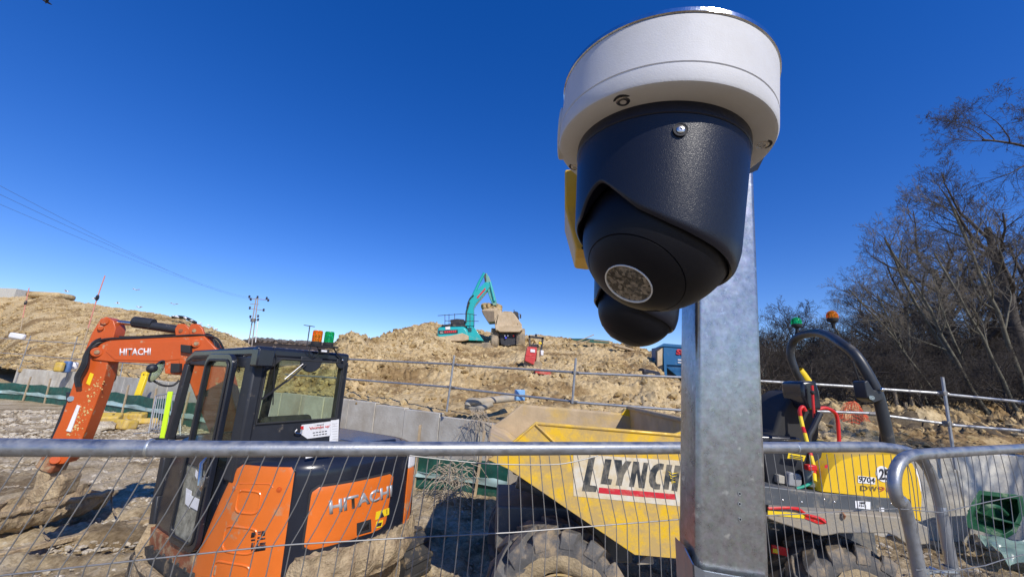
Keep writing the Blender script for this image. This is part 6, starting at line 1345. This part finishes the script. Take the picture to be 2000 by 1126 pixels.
cn_ = thing('pump_unit', 'dark blue and white pump drum beside the left legs of the hopper', 'pump', tuple(PY(1270, 745, 17)))
part('drum', MB().cyl(PY(1258, 727, 17), PY(1284, 732, 17.4), .16, 16), m_blkm, cn_); part('white_tank', MB().ball(PY(1289, 755, 16.6), (.2, .2, .16)), m_stick, cn_); part('end_cap', MB().cyl(PY(1252, 726, 16.9), PY(1257, 727, 17), .17, 16), m_dark, cn_)
part('white_cover', MB().box(PY(1275, 740, 16.8), (.5, .3, .12), roty(.5)), m_stick, cn_)
sb = on_bank(1015, 9.5); o = MB().box(PY(1015, 771, 9.2), (.22, .14, .24), rotz(.3)).build('blue_canister', mat('pale_blue_plastic', (.2, .4, .65), .4), None, loc=tuple(PY(1015, 771, 9.2)), bevel=.02); tag(o, 'pale blue canister on the soil just behind the wall and skip', 'canister')
# debris on the crest
db = thing('crest_debris', 'green sheeting and bent poles lying on the bank crest left of the cameras', 'debris', tuple(PY(1150, 665, 27)))
part('green_sheet', MB().prism([PY(a, b, 26) for a, b in ((1118, 661), (1150, 661), (1190, 665), (1190, 670), (1160, 669), (1120, 664))], (0, .8, .1)), m_net, db)
for a, b in (((1125, 668), (1160, 653)), ((1128, 670), (1152, 664)), ((1160, 664), (1192, 667))): part('pole', MB().tube([PY(*a, 25.8), PY(*b, 25.8)], .03, 5), m_wood, db)
part('plank', MB().prism([PY(a, b, 24) for a, b in ((1200, 672), (1236, 680), (1236, 684), (1200, 675))], (0, .5, 0)), m_wood, db)
# left bank bits
def prop(name, label, cat, px, py, Y, size, m, R=None, bevel=.02):
    c = PY(px, py, Y); o = MB().box(c, size, R).build(name, m, None, loc=tuple(c), bevel=bevel); return tag(o, label, cat)
prop('white_bag', 'crumpled white bag on the left bank just above the guard rail', 'bag', 34, 656, 30, (1.1, .3, .42), m_stick, roty(.12), .1)
prop('yellow_bag', 'yellow sack standing on the left wall beside the rail post', 'sack', 116, 716, 26, (.5, .3, .62), m_yb, None, .1); prop('blue_bag', 'blue sack standing right of the yellow sack on the left wall', 'sack', 131, 716, 26.4, (.45, .3, .75), mat('dusty_blue', (.08, .16, .35), .5), None, .1)
0 and prop('blue_lid', 'small dark blue lid on top of the yellow sack', 'lid', 119, 706, 26, (.28, .2, .2), mat('dusty_blue', (.08, .16, .35), .5)); prop('white_sack', 'white sack behind the stick, right of the blue sack', 'sack', 143, 714, 27, (.5, .3, .5), m_stick, None, .1)
for (x0, y0, x1, y1, kx, ky, Y, lab) in ((205, 538, 157, 690, 190, 581, 26, 'tall thin red and white range pole with a black tie, behind the excavator stick'), (57, 562, 40, 645, 50, 591, 34, 'thinner range pole standing on the bank at the far left')):
    a, b, k = PY(x1, y1, Y), PY(x0, y0, Y), PY(kx, ky, Y); r = thing('range_pole', lab, 'pole', tuple(a)); part('pole_upper', MB().tube([k, b], .035, 6), mat('faded_red_pole', (.62, .25, .18), .6), r); mid = k+(a-k)*.55
    part('pole_lower', MB().tube([mid, k], .035, 6), mat('faded_red_pole', (.62, .25, .18), .6), r); part('pole_band', MB().tube([a, mid], .045, 6), m_wood, r); part('tie', MB().ball(k, (.10, .1, .22), 8, 6), m_dark, r)
# slope of dark soil, mound far left details: container and hoarding on the far crest
m_far = mat('pale_hut', (.5, .48, .42), .7)
prop('site_hut', 'pale hut showing over the crest at the far left', 'hut', 30, 576, 67, (3.5, 3, 1.8), m_far); prop('spoil_block', 'pale flat-topped block on the far left crest', 'block', 100, 578, 65, (5.5, 3, 1.0), m_dirt, None, .4)
# gulls over the crest
m_gull = mat('gull_white', (.8, .8, .8), .6)
def bird(px, py, Y, s, m, label, rz=0):
    c = PY(px, py, Y); r = thing('bird', label, 'bird', tuple(c), rotz(rz))
    MB().ball((0, 0, 0), (s*.5, s*.13, s*.12), 10, 6).build('body', m, r)
    for k in (-1, 1): MB().prism([(s*.15, 0, 0), (-s*.12, 0, 0), (-s*.18, k*s*.55, s*.30), (s*.0, k*s*.95, s*.22), (s*.1, k*s*.5, s*.33)], (0, 0, .02*s)).build('wing', m, r)
    MB().prism([(-s*.4, s*.07, 0), (-s*.4, -s*.07, 0), (-s*.7, -s*.14, 0), (-s*.7, s*.14, 0)], (0, 0, .02*s)).build('tail', m, r)
bird(91, 4, 14, .33, m_blkd, 'dark bird flying high at the top left corner', 1.0)
for px, py, rz_, lab in ((130, 569, .3, 'leftmost white gull flying over the far crest'), (184, 583, 1, 'white gull low over the crest, left of the tall pole'), (266, 566, 2, 'highest white gull, flying right of the tall range pole'), (230, 592, .6, 'white gull skimming the crest between pole and boom'), (272, 600, 1.6, 'white gull just above the raised stick'), (340, 594, 2.2, 'rightmost white gull, above the stick cylinder')): bird(px, py, 55, .55, m_gull, lab, rz_)
o = lumps('sitting_gulls', np.array([PY(x, np.interp(x, [340, 370, 400, 440, 480], [614, 624, 634, 648, 668])+RNG.uniform(-2, 4), 47) for x in RNG.uniform(335, 480, 22)]), np.full(22, .16), m_gull); tag(o, kind='stuff', label='tiny white gulls sitting along the falling crest of the left bank')
tp = MB().grid(lambda u, v: PY(335+50*u, 616+12*u-5*math.sin(math.pi*u)+3*v, 50+1.5*v), 12, 5, .2).build('black_sheet', m_blkd, None, loc=tuple(PY(350, 616, 50))); tag(tp, 'black plastic sheet lying over the left crest above the boom', 'plastic sheet')
# ================================================================== POWER LINE, MASTS, FAR HILL
YPo = 85.0
pw_ = thing('power_pole', 'wooden power pole with several crossarms standing beyond the bank', 'utility pole', tuple(PY(487, 672, YPo)))
m_pole = mat('weathered_pole', (.34, .29, .25), .85)
for k in (-.35, .35): part('pole_leg', MB().tube([PY(486, 690, YPo)+np.array([k*1.2, 0, 0]), PY(502, 582, YPo)+np.array([k*.6, 0, 0])], .11, 8), m_pole, pw_)
for (x0, y0, x1, y1) in ((486, 583, 524, 585), (489, 593, 506, 594), (488, 602, 517, 606), (488, 622, 505, 625)): part('crossarm', MB().tube([PY(x0, y0, YPo), PY(x1, y1, YPo)], .075, 6), m_pole, pw_)
for px, py in ((487, 579), (490, 584), (524, 586), (521, 582), (503, 580), (488, 601), (515, 605), (489, 618), (504, 617), (504, 624)): part('insulator', MB().lathe([(.1, -.3), (.26, -.15), (.12, 0), (.26, .15), (.1, .3)], 8, PY(px, py, YPo)), m_dark, pw_)
part('transformer', MB().cyl(PY(494, 628, YPo-.4), PY(495, 622, YPo-.4), .5, 12), m_fit, pw_); part('earth_conduit', MB().tube([PY(499, 668, YPo), PY(504, 625, YPo)], .09, 6), m_stick, pw_)
m_cable = mat('line_wire', (.12, .15, .22), .5)
for i, (y0, xe, ye) in enumerate(((357, 489, 584), (377, 503, 582), (399, 521, 586))):
    a = PY(-60, y0-26, 16); b = PY(xe, ye, YPo); Pw = []
    for k in range(41): f = k/40; q = a+(b-a)*f; q[2] -= 4*f*(1-f)*1.0; Pw.append(q)
    o = MB().tube(Pw, (.008 if i < 2 else .007), 4).build('power_line', m_cable, None, loc=tuple(a)); tag(o, ('top power line running from the upper left to the pole', 'middle power line of the three at the left', 'lowest power line of the three at the left')[i], 'cable', 'power lines to the pole')
ml = thing('lamp_mast', 'thin lamp mast with a T-shaped head just left of the amber beacon', 'lamp post', tuple(PY(599, 675, 70)))
part('mast', MB().tube([PY(599, 680, 70), PY(605, 637, 70)], .09, 6), m_dark, ml); part('mast_head', MB().box(PY(604, 636, 70), (1.9, .3, .12), roty(.1)), m_dark, ml)
hl = MB().grid(lambda u, v: (lambda px: PY(px, np.interp(px, [380, 470, 500, 530, 560, 600, 640, 700], [690, 668, 662, 664, 667, 669, 672, 674])+.8*fbm(np.array([[px*.15, 0, 0]]), 3)[0], 420) + np.array([0, 250*(1-v)**2*0, -40*(1-v)]))(380+340*u), 120, 4, 30).build('far_hill', mat('far_hill_brown', (.20, .155, .13), .95, var=.25, vscale=.05), None); tag(hl, kind='structure')
fw = MB()
for i in range(260): px = random.uniform(430, 660); q = PY(px, np.interp(px, [380, 470, 500, 530, 560, 600, 640, 700], [690, 668, 662, 664, 667, 669, 672, 674])-.3, 415); fw.ball(q, (random.uniform(1.5, 3), 2, random.uniform(1, 2.4)), 6, 4)
o = fw.jitter(.8, .4).build('far_wood', mat('far_wood_brown', (.13, .115, .11), .95, var=.3, vscale=.2), None); tag(o, kind='stuff', label='bare brown woodland on the far hill behind the power pole')
# far building with a green roof behind the trees at right, and the shady bank
fb = thing('warehouse', 'long pale green-grey warehouse seen through the bare trees', 'building', tuple(PY(1560, 740, 70)))
Yw_ = 70
def wb(px, py, dy=0): return PY(px, py, Yw_+dy)
m_shed = mat('pale_green_cladding', (.30, .40, .34), .6, var=.06, vscale=.2)
part('wall', MB().prism([wb(1440, 684), wb(1660, 690), wb(1660, 760), wb(1440, 760)], (0, 20, 0)), m_shed, fb); part('roof', MB().prism([wb(1438, 678), wb(1664, 684), wb(1664, 690), wb(1438, 684)], (0, 21, .6)), mat('pale_roof', (.6, .62, .62), .5), fb)
for k in range(12): part('cladding_rib', MB().box(wb(1450+k*18, 720)+np.array([0, -.1, 0]), (.12, .12, 6)), mat('green_rib', (.12, .26, .2), .6), fb)
# ================================================================== TREES
m_bark = mat('grey_brown_bark', (.075, .062, .05), .9, var=.3, vscale=4, bump=.3, bscale=20)
m_bark2 = mat('pale_lichened_bark', (.15, .14, .10), .9, var=.3, vscale=5, dirt=(.10, .085, .06), damt=.45, dscale=3, bump=.3, bscale=20)
m_twig2 = mat('bare_twigs', (.060, .048, .038), .9, var=.25, vscale=.6)
m_twig3 = mat('bare_twigs_pale', (.17, .145, .11), .9, var=.25, vscale=.6)
def grow_tree(seed, height, spread=1.0, levels=5, kids=(9, 7, 6, 5, 4), lean=(0, 0), trunk_r=None, up=.25, first=.28, ang=(45, 75), lenf=.62):
    rg = np.random.default_rng(seed); A = []; B = []; RA = []; RB_ = []; LV = []
    tr = trunk_r or height*.022
    cur = [(np.array([0, 0, -.3]), unit((lean[0], lean[1], 1.0)), height*.62, tr, 0)]
    while cur:
        p, d, L_, r, lv = cur.pop(); ns = (8, 7, 6, 5, 4, 3)[lv]; st = L_/ns; pts = [p]; dirs = [d]; rs = [r]
        wob = (.06, .15, .17, .17, .18, .18)[lv]
        for i in range(ns):
            d = unit(d+rg.normal(size=3)*wob+np.array([0, 0, up*(.25 if lv > 0 else .05)])*(1 if lv < 4 else .4)); p = p+d*st; pts.append(p); dirs.append(d); rs.append(r*(1-.75*(i+1)/ns) if lv > 0 else r*(1-.6*(i+1)/ns))
        for i in range(ns): A.append(pts[i]); B.append(pts[i+1]); RA.append(rs[i]); RB_.append(rs[i+1]); LV.append(lv)
        if lv < levels:
            nk = kids[lv]; nk = max(1, int(round(nk*rg.uniform(.8, 1.2))))
            for k in range(nk):
                f = (first if lv == 0 else .25)+(1-(first if lv == 0 else .25))*(k+rg.random()*.8)/nk; f = min(.99, f); i = min(ns-1, int(f*ns)); g = f*ns-i
                q = pts[i]*(1-g)+pts[i+1]*g; dd = dirs[i]; ax = unit(np.cross(dd, rg.normal(size=3))); a = rad(rg.uniform(*ang) if lv == 0 else rg.uniform(28, 62)); nd = unit(dd*math.cos(a)+np.cross(ax, dd)*math.sin(a))
                ln = L_*(lenf*spread if lv == 0 else rg.uniform(.42, .66))*(1.15-.5*f if lv == 0 else 1.1-.45*f); cur.append((q, nd, ln, max(.0035, rs[i]*.52), lv+1))
    return np.array(A), np.array(B), np.array(RA), np.array(RB_), np.array(LV)
def seg_mesh(name, A, B, RA, RB_, n, m):
    d = B-A; L_ = np.linalg.norm(d, axis=1, keepdims=True); z = d/np.maximum(L_, 1e-9); h = np.where(np.abs(z[:, 2:3]) < .9, np.array([[0, 0, 1.0]]), np.array([[1.0, 0, 0]])); x = np.cross(h, z); x /= np.linalg.norm(x, axis=1, keepdims=True); y = np.cross(z, x); B = B+z*RB_[:, None]*.4
    V = []
    for k in range(n):
        a = 2*math.pi*k/n; o = x*math.cos(a)+y*math.sin(a); V.append(A+o*RA[:, None]); V.append(B+o*RB_[:, None])
    V = np.stack(V, 1).reshape(-1, 3); k2 = 2*n; base = (np.arange(len(A))*k2)[:, None, None]
    q = np.array([[2*k, 2*((k+1) % n), 2*((k+1) % n)+1, 2*k+1] for k in range(n)])[None]; return raw_mesh(name, V, (q+base).reshape(-1, 4), m, True)
def tree_meshes(seed, bark, twig, thick=1.0, **k):
    A, B, RA, RB_, LV = grow_tree(seed, **k); RA = np.maximum(RA*thick, .0055); RB_ = np.maximum(RB_*thick, .0032); t = LV <= 1; c = ~t
    return seg_mesh('trunk', A[t], B[t], RA[t], RB_[t], 8, bark), seg_mesh('crown', A[c], B[c], RA[c], RB_[c], 3, twig)
def plant(ms, loc, rz, s, label, group=None, name='bare_tree', tilt=None):
    R = rotz(rz) if tilt is None else tilt @ rotz(rz); M = np.eye(4); M[:3, :3] = R*s; M[:3, 3] = loc
    r = bpy.data.objects.new(name, None); sc.collection.objects.link(r); r.empty_display_size = .3; r.matrix_world = Matrix(M.tolist()); tag(r, label, 'tree', group)
    for nm, me in zip(('trunk', 'crown'), ms): link(nm, me, r)
    return r
oak = tree_meshes(5, m_bark, m_twig2, thick=1.3, height=13, spread=1.3, kids=(14, 8, 6, 5, 4), ang=(50, 88), first=.25, trunk_r=.25, up=.30)
oak2 = tree_meshes(12, m_bark, m_twig2, thick=1.1, height=13, spread=1.05, kids=(9, 7, 6, 4, 4), ang=(35, 70), trunk_r=.25, up=.4)
slim = tree_meshes(21, m_bark2, m_twig3, thick=.7, height=14, spread=.55, levels=4, kids=(10, 6, 5, 4), ang=(30, 60), first=.4, trunk_r=.12, lenf=.5, up=.3)
slim2 = tree_meshes(33, m_bark, m_twig2, thick=1.1, height=11, spread=.7, levels=4, kids=(13, 7, 6, 4), ang=(35, 70), first=.12, trunk_r=.10, lenf=.55, up=.3)
bush = tree_meshes(41, m_bark, m_twig2, thick=1.3, height=5, spread=1.1, levels=4, kids=(14, 8, 6, 4), ang=(30, 70), first=.05, trunk_r=.07, lenf=.7, up=.2)
def foot_pt(px, Y): 
    q = on_bank(px, Y); return np.array([q[0], q[1], q[2]-.1])
plant(oak, foot_pt(1880, 22), .6, .98, 'broad bare oak whose wide crown fills the sky right of the dumper beacons')
plant(oak, foot_pt(1790, 27), 3.1, .80, 'second broad bare oak, left of and behind the first')
plant(oak2, foot_pt(2030, 18), 2.2, 1.10, 'tall bare tree at the right edge rising above the broad oak')
plant(slim, foot_pt(1960, 13), 1.0, .85, 'slender pale trunk nearest to the right edge, behind the guard rail', tilt=roty(rad(-14)))
plant(slim, foot_pt(1905, 14.5), 3.0, .80, 'slender pale trunk left of the nearest one, leaning left', tilt=roty(rad(-20)))
plant(slim, foot_pt(2030, 12), 5.0, .9, 'slender pale trunk leaving the frame at right, leaning left', tilt=roty(rad(-17)))
over = tree_meshes(77, m_bark, m_twig2, thick=1.0, height=9, spread=1.1, kids=(10, 7, 6, 5, 3), ang=(30, 60), first=.3, trunk_r=.10, up=.12)
ob = PY(2140, 345, 10.5); ot = plant(over, ob, .5, .62, 'bare branches of a tree reaching in at the upper right edge', name='overhanging_tree', tilt=roty(rad(-56)))
_b = np.linalg.inv(np.array(ot.matrix_world)); _P = [_b @ np.array([ob[0]+.6+.1*k, ob[1], (ob[2]+2.5)*k/5, 1]) for k in range(6)]
_P = [p[:3] for p in _P[:4]]+[np.array([0, 0, -.1])]; MB().tube(_P, [.5, .46, .42, .36, .2], 12).build('trunk', m_bark, ot)
plant(oak2, np.array([11.6, -.9, 0]), .4, .85, 'bare tree out of frame at the right, casting branch shadows on the right wall')
spots = [(1510, 40, .55), (1545, 34, .5), (1580, 44, .62), (1615, 36, .6), (1650, 42, .7), (1690, 34, .66), (1725, 40, .75), (1765, 32, .7), (1800, 38, .8), (1840, 30, .72), (1870, 36, .85), (1915, 29, .8), (1950, 34, .9), (1990, 27, .85), (2030, 33, .95), (2080, 26, .9), (1740, 25, .5), (1985, 22, .7)]
grp = 'bare trees of the wood behind the right guard rail'
lab = 'thin dark bare tree among the crowded wood behind the right guard rail'
for i, (px, Y, s) in enumerate(spots): plant(slim2 if i % 3 else oak2, foot_pt(px, Y), i*1.7, s*(1.45 if i % 3 else 1.0), lab, grp)
grp2 = 'dark undergrowth shrubs below the wood'
for i in range(64):
    px = 1500+(i % 32)*20+random.uniform(-8, 8); Y = random.uniform(19, 34) if i < 32 else random.uniform(11.5, 17); o = plant(bush, foot_pt(px, Y), i*2.1, random.uniform(.8, 1.5)*(1 if i < 32 else .42), 'dense bare brown shrub in the undergrowth below the wood', grp2, 'bare_shrub'); o['category'] = 'shrub'
for i in range(16):
    px = 1500+i*36+random.uniform(-12, 12); plant(bush, foot_pt(px, random.uniform(45, 60)), i*1.1, random.uniform(2.4, 3.2)*(.55 if px < 1660 else 1), 'tall bare thicket at the back of the wood', 'thickets at the back of the wood', 'bare_thicket')['category'] = 'thicket'
for i, (px, Y, s_, ln, lb) in enumerate(((1722, 13.5, .42, -20, 'thin pale sapling leaning left just behind the roll frame of the dumper'), (1788, 14.5, .5, 12, 'thin pale sapling leaning right, between the roll frame and the rail post'), (1815, 12.5, .46, -24, 'thin pale sapling leaning left beside the tall rail post'), (1872, 12, .55, -30, 'strongly leaning pale sapling right of the tall rail post'), (1925, 15, .7, -9, 'upright pale sapling between the leaning pale trunks'), (1998, 11.5, .62, -24, 'pale sapling at the right edge crossing behind the guard rail'))):
    plant(slim, foot_pt(px, Y), i*2.3, s_, lb, tilt=roty(rad(ln)))
# a few small trees on the skyline
for i, (px, Y, s) in enumerate(((1460, 60, .6), (1500, 55, .7), (1535, 52, .75))): plant(slim2, foot_pt(px, Y), i, s, ('small bare tree right of the post, leftmost of the wood', 'second small bare tree right of the post', 'third small bare tree, behind the green beacon')[i])
# woodland floor bank (rises behind the trees)
wb_ = MB().grid(lambda u, v: (lambda px: PY(px, np.interp(px, [1380, 1500, 1600, 1800, 2000, 2500], [735, 728, 722, 722, 730, 740])+3*fbm(np.array([[px*.03, v*3, 0]]), 3)[0], 62)+np.array([0, 30*v, -8*(1-v)]))(1380+1200*u), 80, 8).build('wooded_slope', mat('leaf_litter', (.10, .075, .05), .95, var=.35, vscale=.6, dirt=(.05, .045, .03), damt=.4, dscale=.4), None); tag(wb_, kind='structure')
# orange debris netting and leaning fence panels behind the right rail
m_on = mat('orange_netting', (.65, .09, .03), .6, var=.2)
on = thing('orange_netting', 'crumpled orange plastic netting on the soil behind the right guard rail', 'netting', tuple(PY(1665, 810, 10)))
mn = MB()
for i in range(24):
    P = []; 
    for k in range(14): u = k/13; v = i/23; x = 1632+62*u; y = 848-66*math.sin(v*3.1)*(.45+.5*math.sin(u*3)) ; q = np.array([[u*3, v*3, 0]]); P.append(PY(x+6*fbm(q+i*.1, 2)[0], y+5*fbm(q*2+7, 2)[0], 10+v))
    mn.tube(P, .006, 3)
for i in range(13):
    P = []
    for k in range(14): v = k/13; u = i/12; x = 1632+62*u; y = 848-66*math.sin(v*3.1)*(.45+.5*math.sin(u*3)); q = np.array([[u*3, v*3, 0]]); P.append(PY(x+6*fbm(q+k*.1, 2)[0], y+5*fbm(q*2+7, 2)[0], 10+v))
    mn.tube(P, .006, 3)
part('net', mn, m_on, on)
for j, (x0, x1, lab_) in enumerate(((1520, 1562, 'mesh panel leaning behind the dumper seat, left of the console'), (1615, 1668, 'mesh panel leaning in the middle behind the right guard rail'), (1700, 1745, 'mesh panel leaning right of the roll frame hinge'))):
    pn = thing('leaning_mesh_panel', lab_, 'fence panel', tuple(PY(x0, 800, 15))); Yp = 15+j
    tl_, tr_, bl_, br_ = PY(x0, 752+j*2, Yp), PY(x1, 754+j*2, Yp), PY(x0+6, 812, Yp-.6), PY(x1+8, 814, Yp-.6)
    part('frame', MB().tube([bl_, tl_, tr_, br_, bl_], .02, 6), m_galv, pn)
    for k in range(1, 12): f = k/12; part('wire', MB().tube([tl_+(tr_-tl_)*f, bl_+(br_-bl_)*f], .006, 4), m_galv, pn)
    for k in range(1, 4): f = k/4; part('wire', MB().tube([tl_+(bl_-tl_)*f, tr_+(br_-tr_)*f], .006, 4), m_galv, pn)
# white marker posts and second far wall in the shade
for i, (px, y0, y1) in enumerate(((1753, 760, 832), (1772, 785, 832), (1785, 775, 834), (1757, 818, 832))):
    o = MB().box((PY(px, y0, 12)+PY(px, y1, 12))/2, (.07 if i < 3 else .3, .05, PY(px, y0, 12)[2]-PY(px, y1, 12)[2])).build('white_stake', m_stick if i == 3 else m_wood, None, loc=tuple(PY(px, y1, 12))); tag(o, ('tallest pale stake behind the right guard rail', 'shorter pale stake, middle one behind the right guard rail', 'pale stake, rightmost of the group behind the right guard rail', 'short broad white board at the foot of the tallest stake')[i], 'stake')
wall2 = [tuple(PY(1838, 858, 11)[:2]), tuple(PY(2150, 880, 10.2)[:2])]
wall_run('low dark concrete wall in the shade of the trees beyond the right guard rail', wall2, 2.4, z0=.9, tops=PY(1900, 845, 10.8)[2])
wall3 = [tuple(PY(1690, 835, 14)[:2]), tuple(PY(1790, 840, 13.5)[:2])]
wall_run('short grey concrete wall behind the roll frame of the dumper', wall3, 1.6, z0=.9, tops=PY(1740, 812, 13.7)[2])
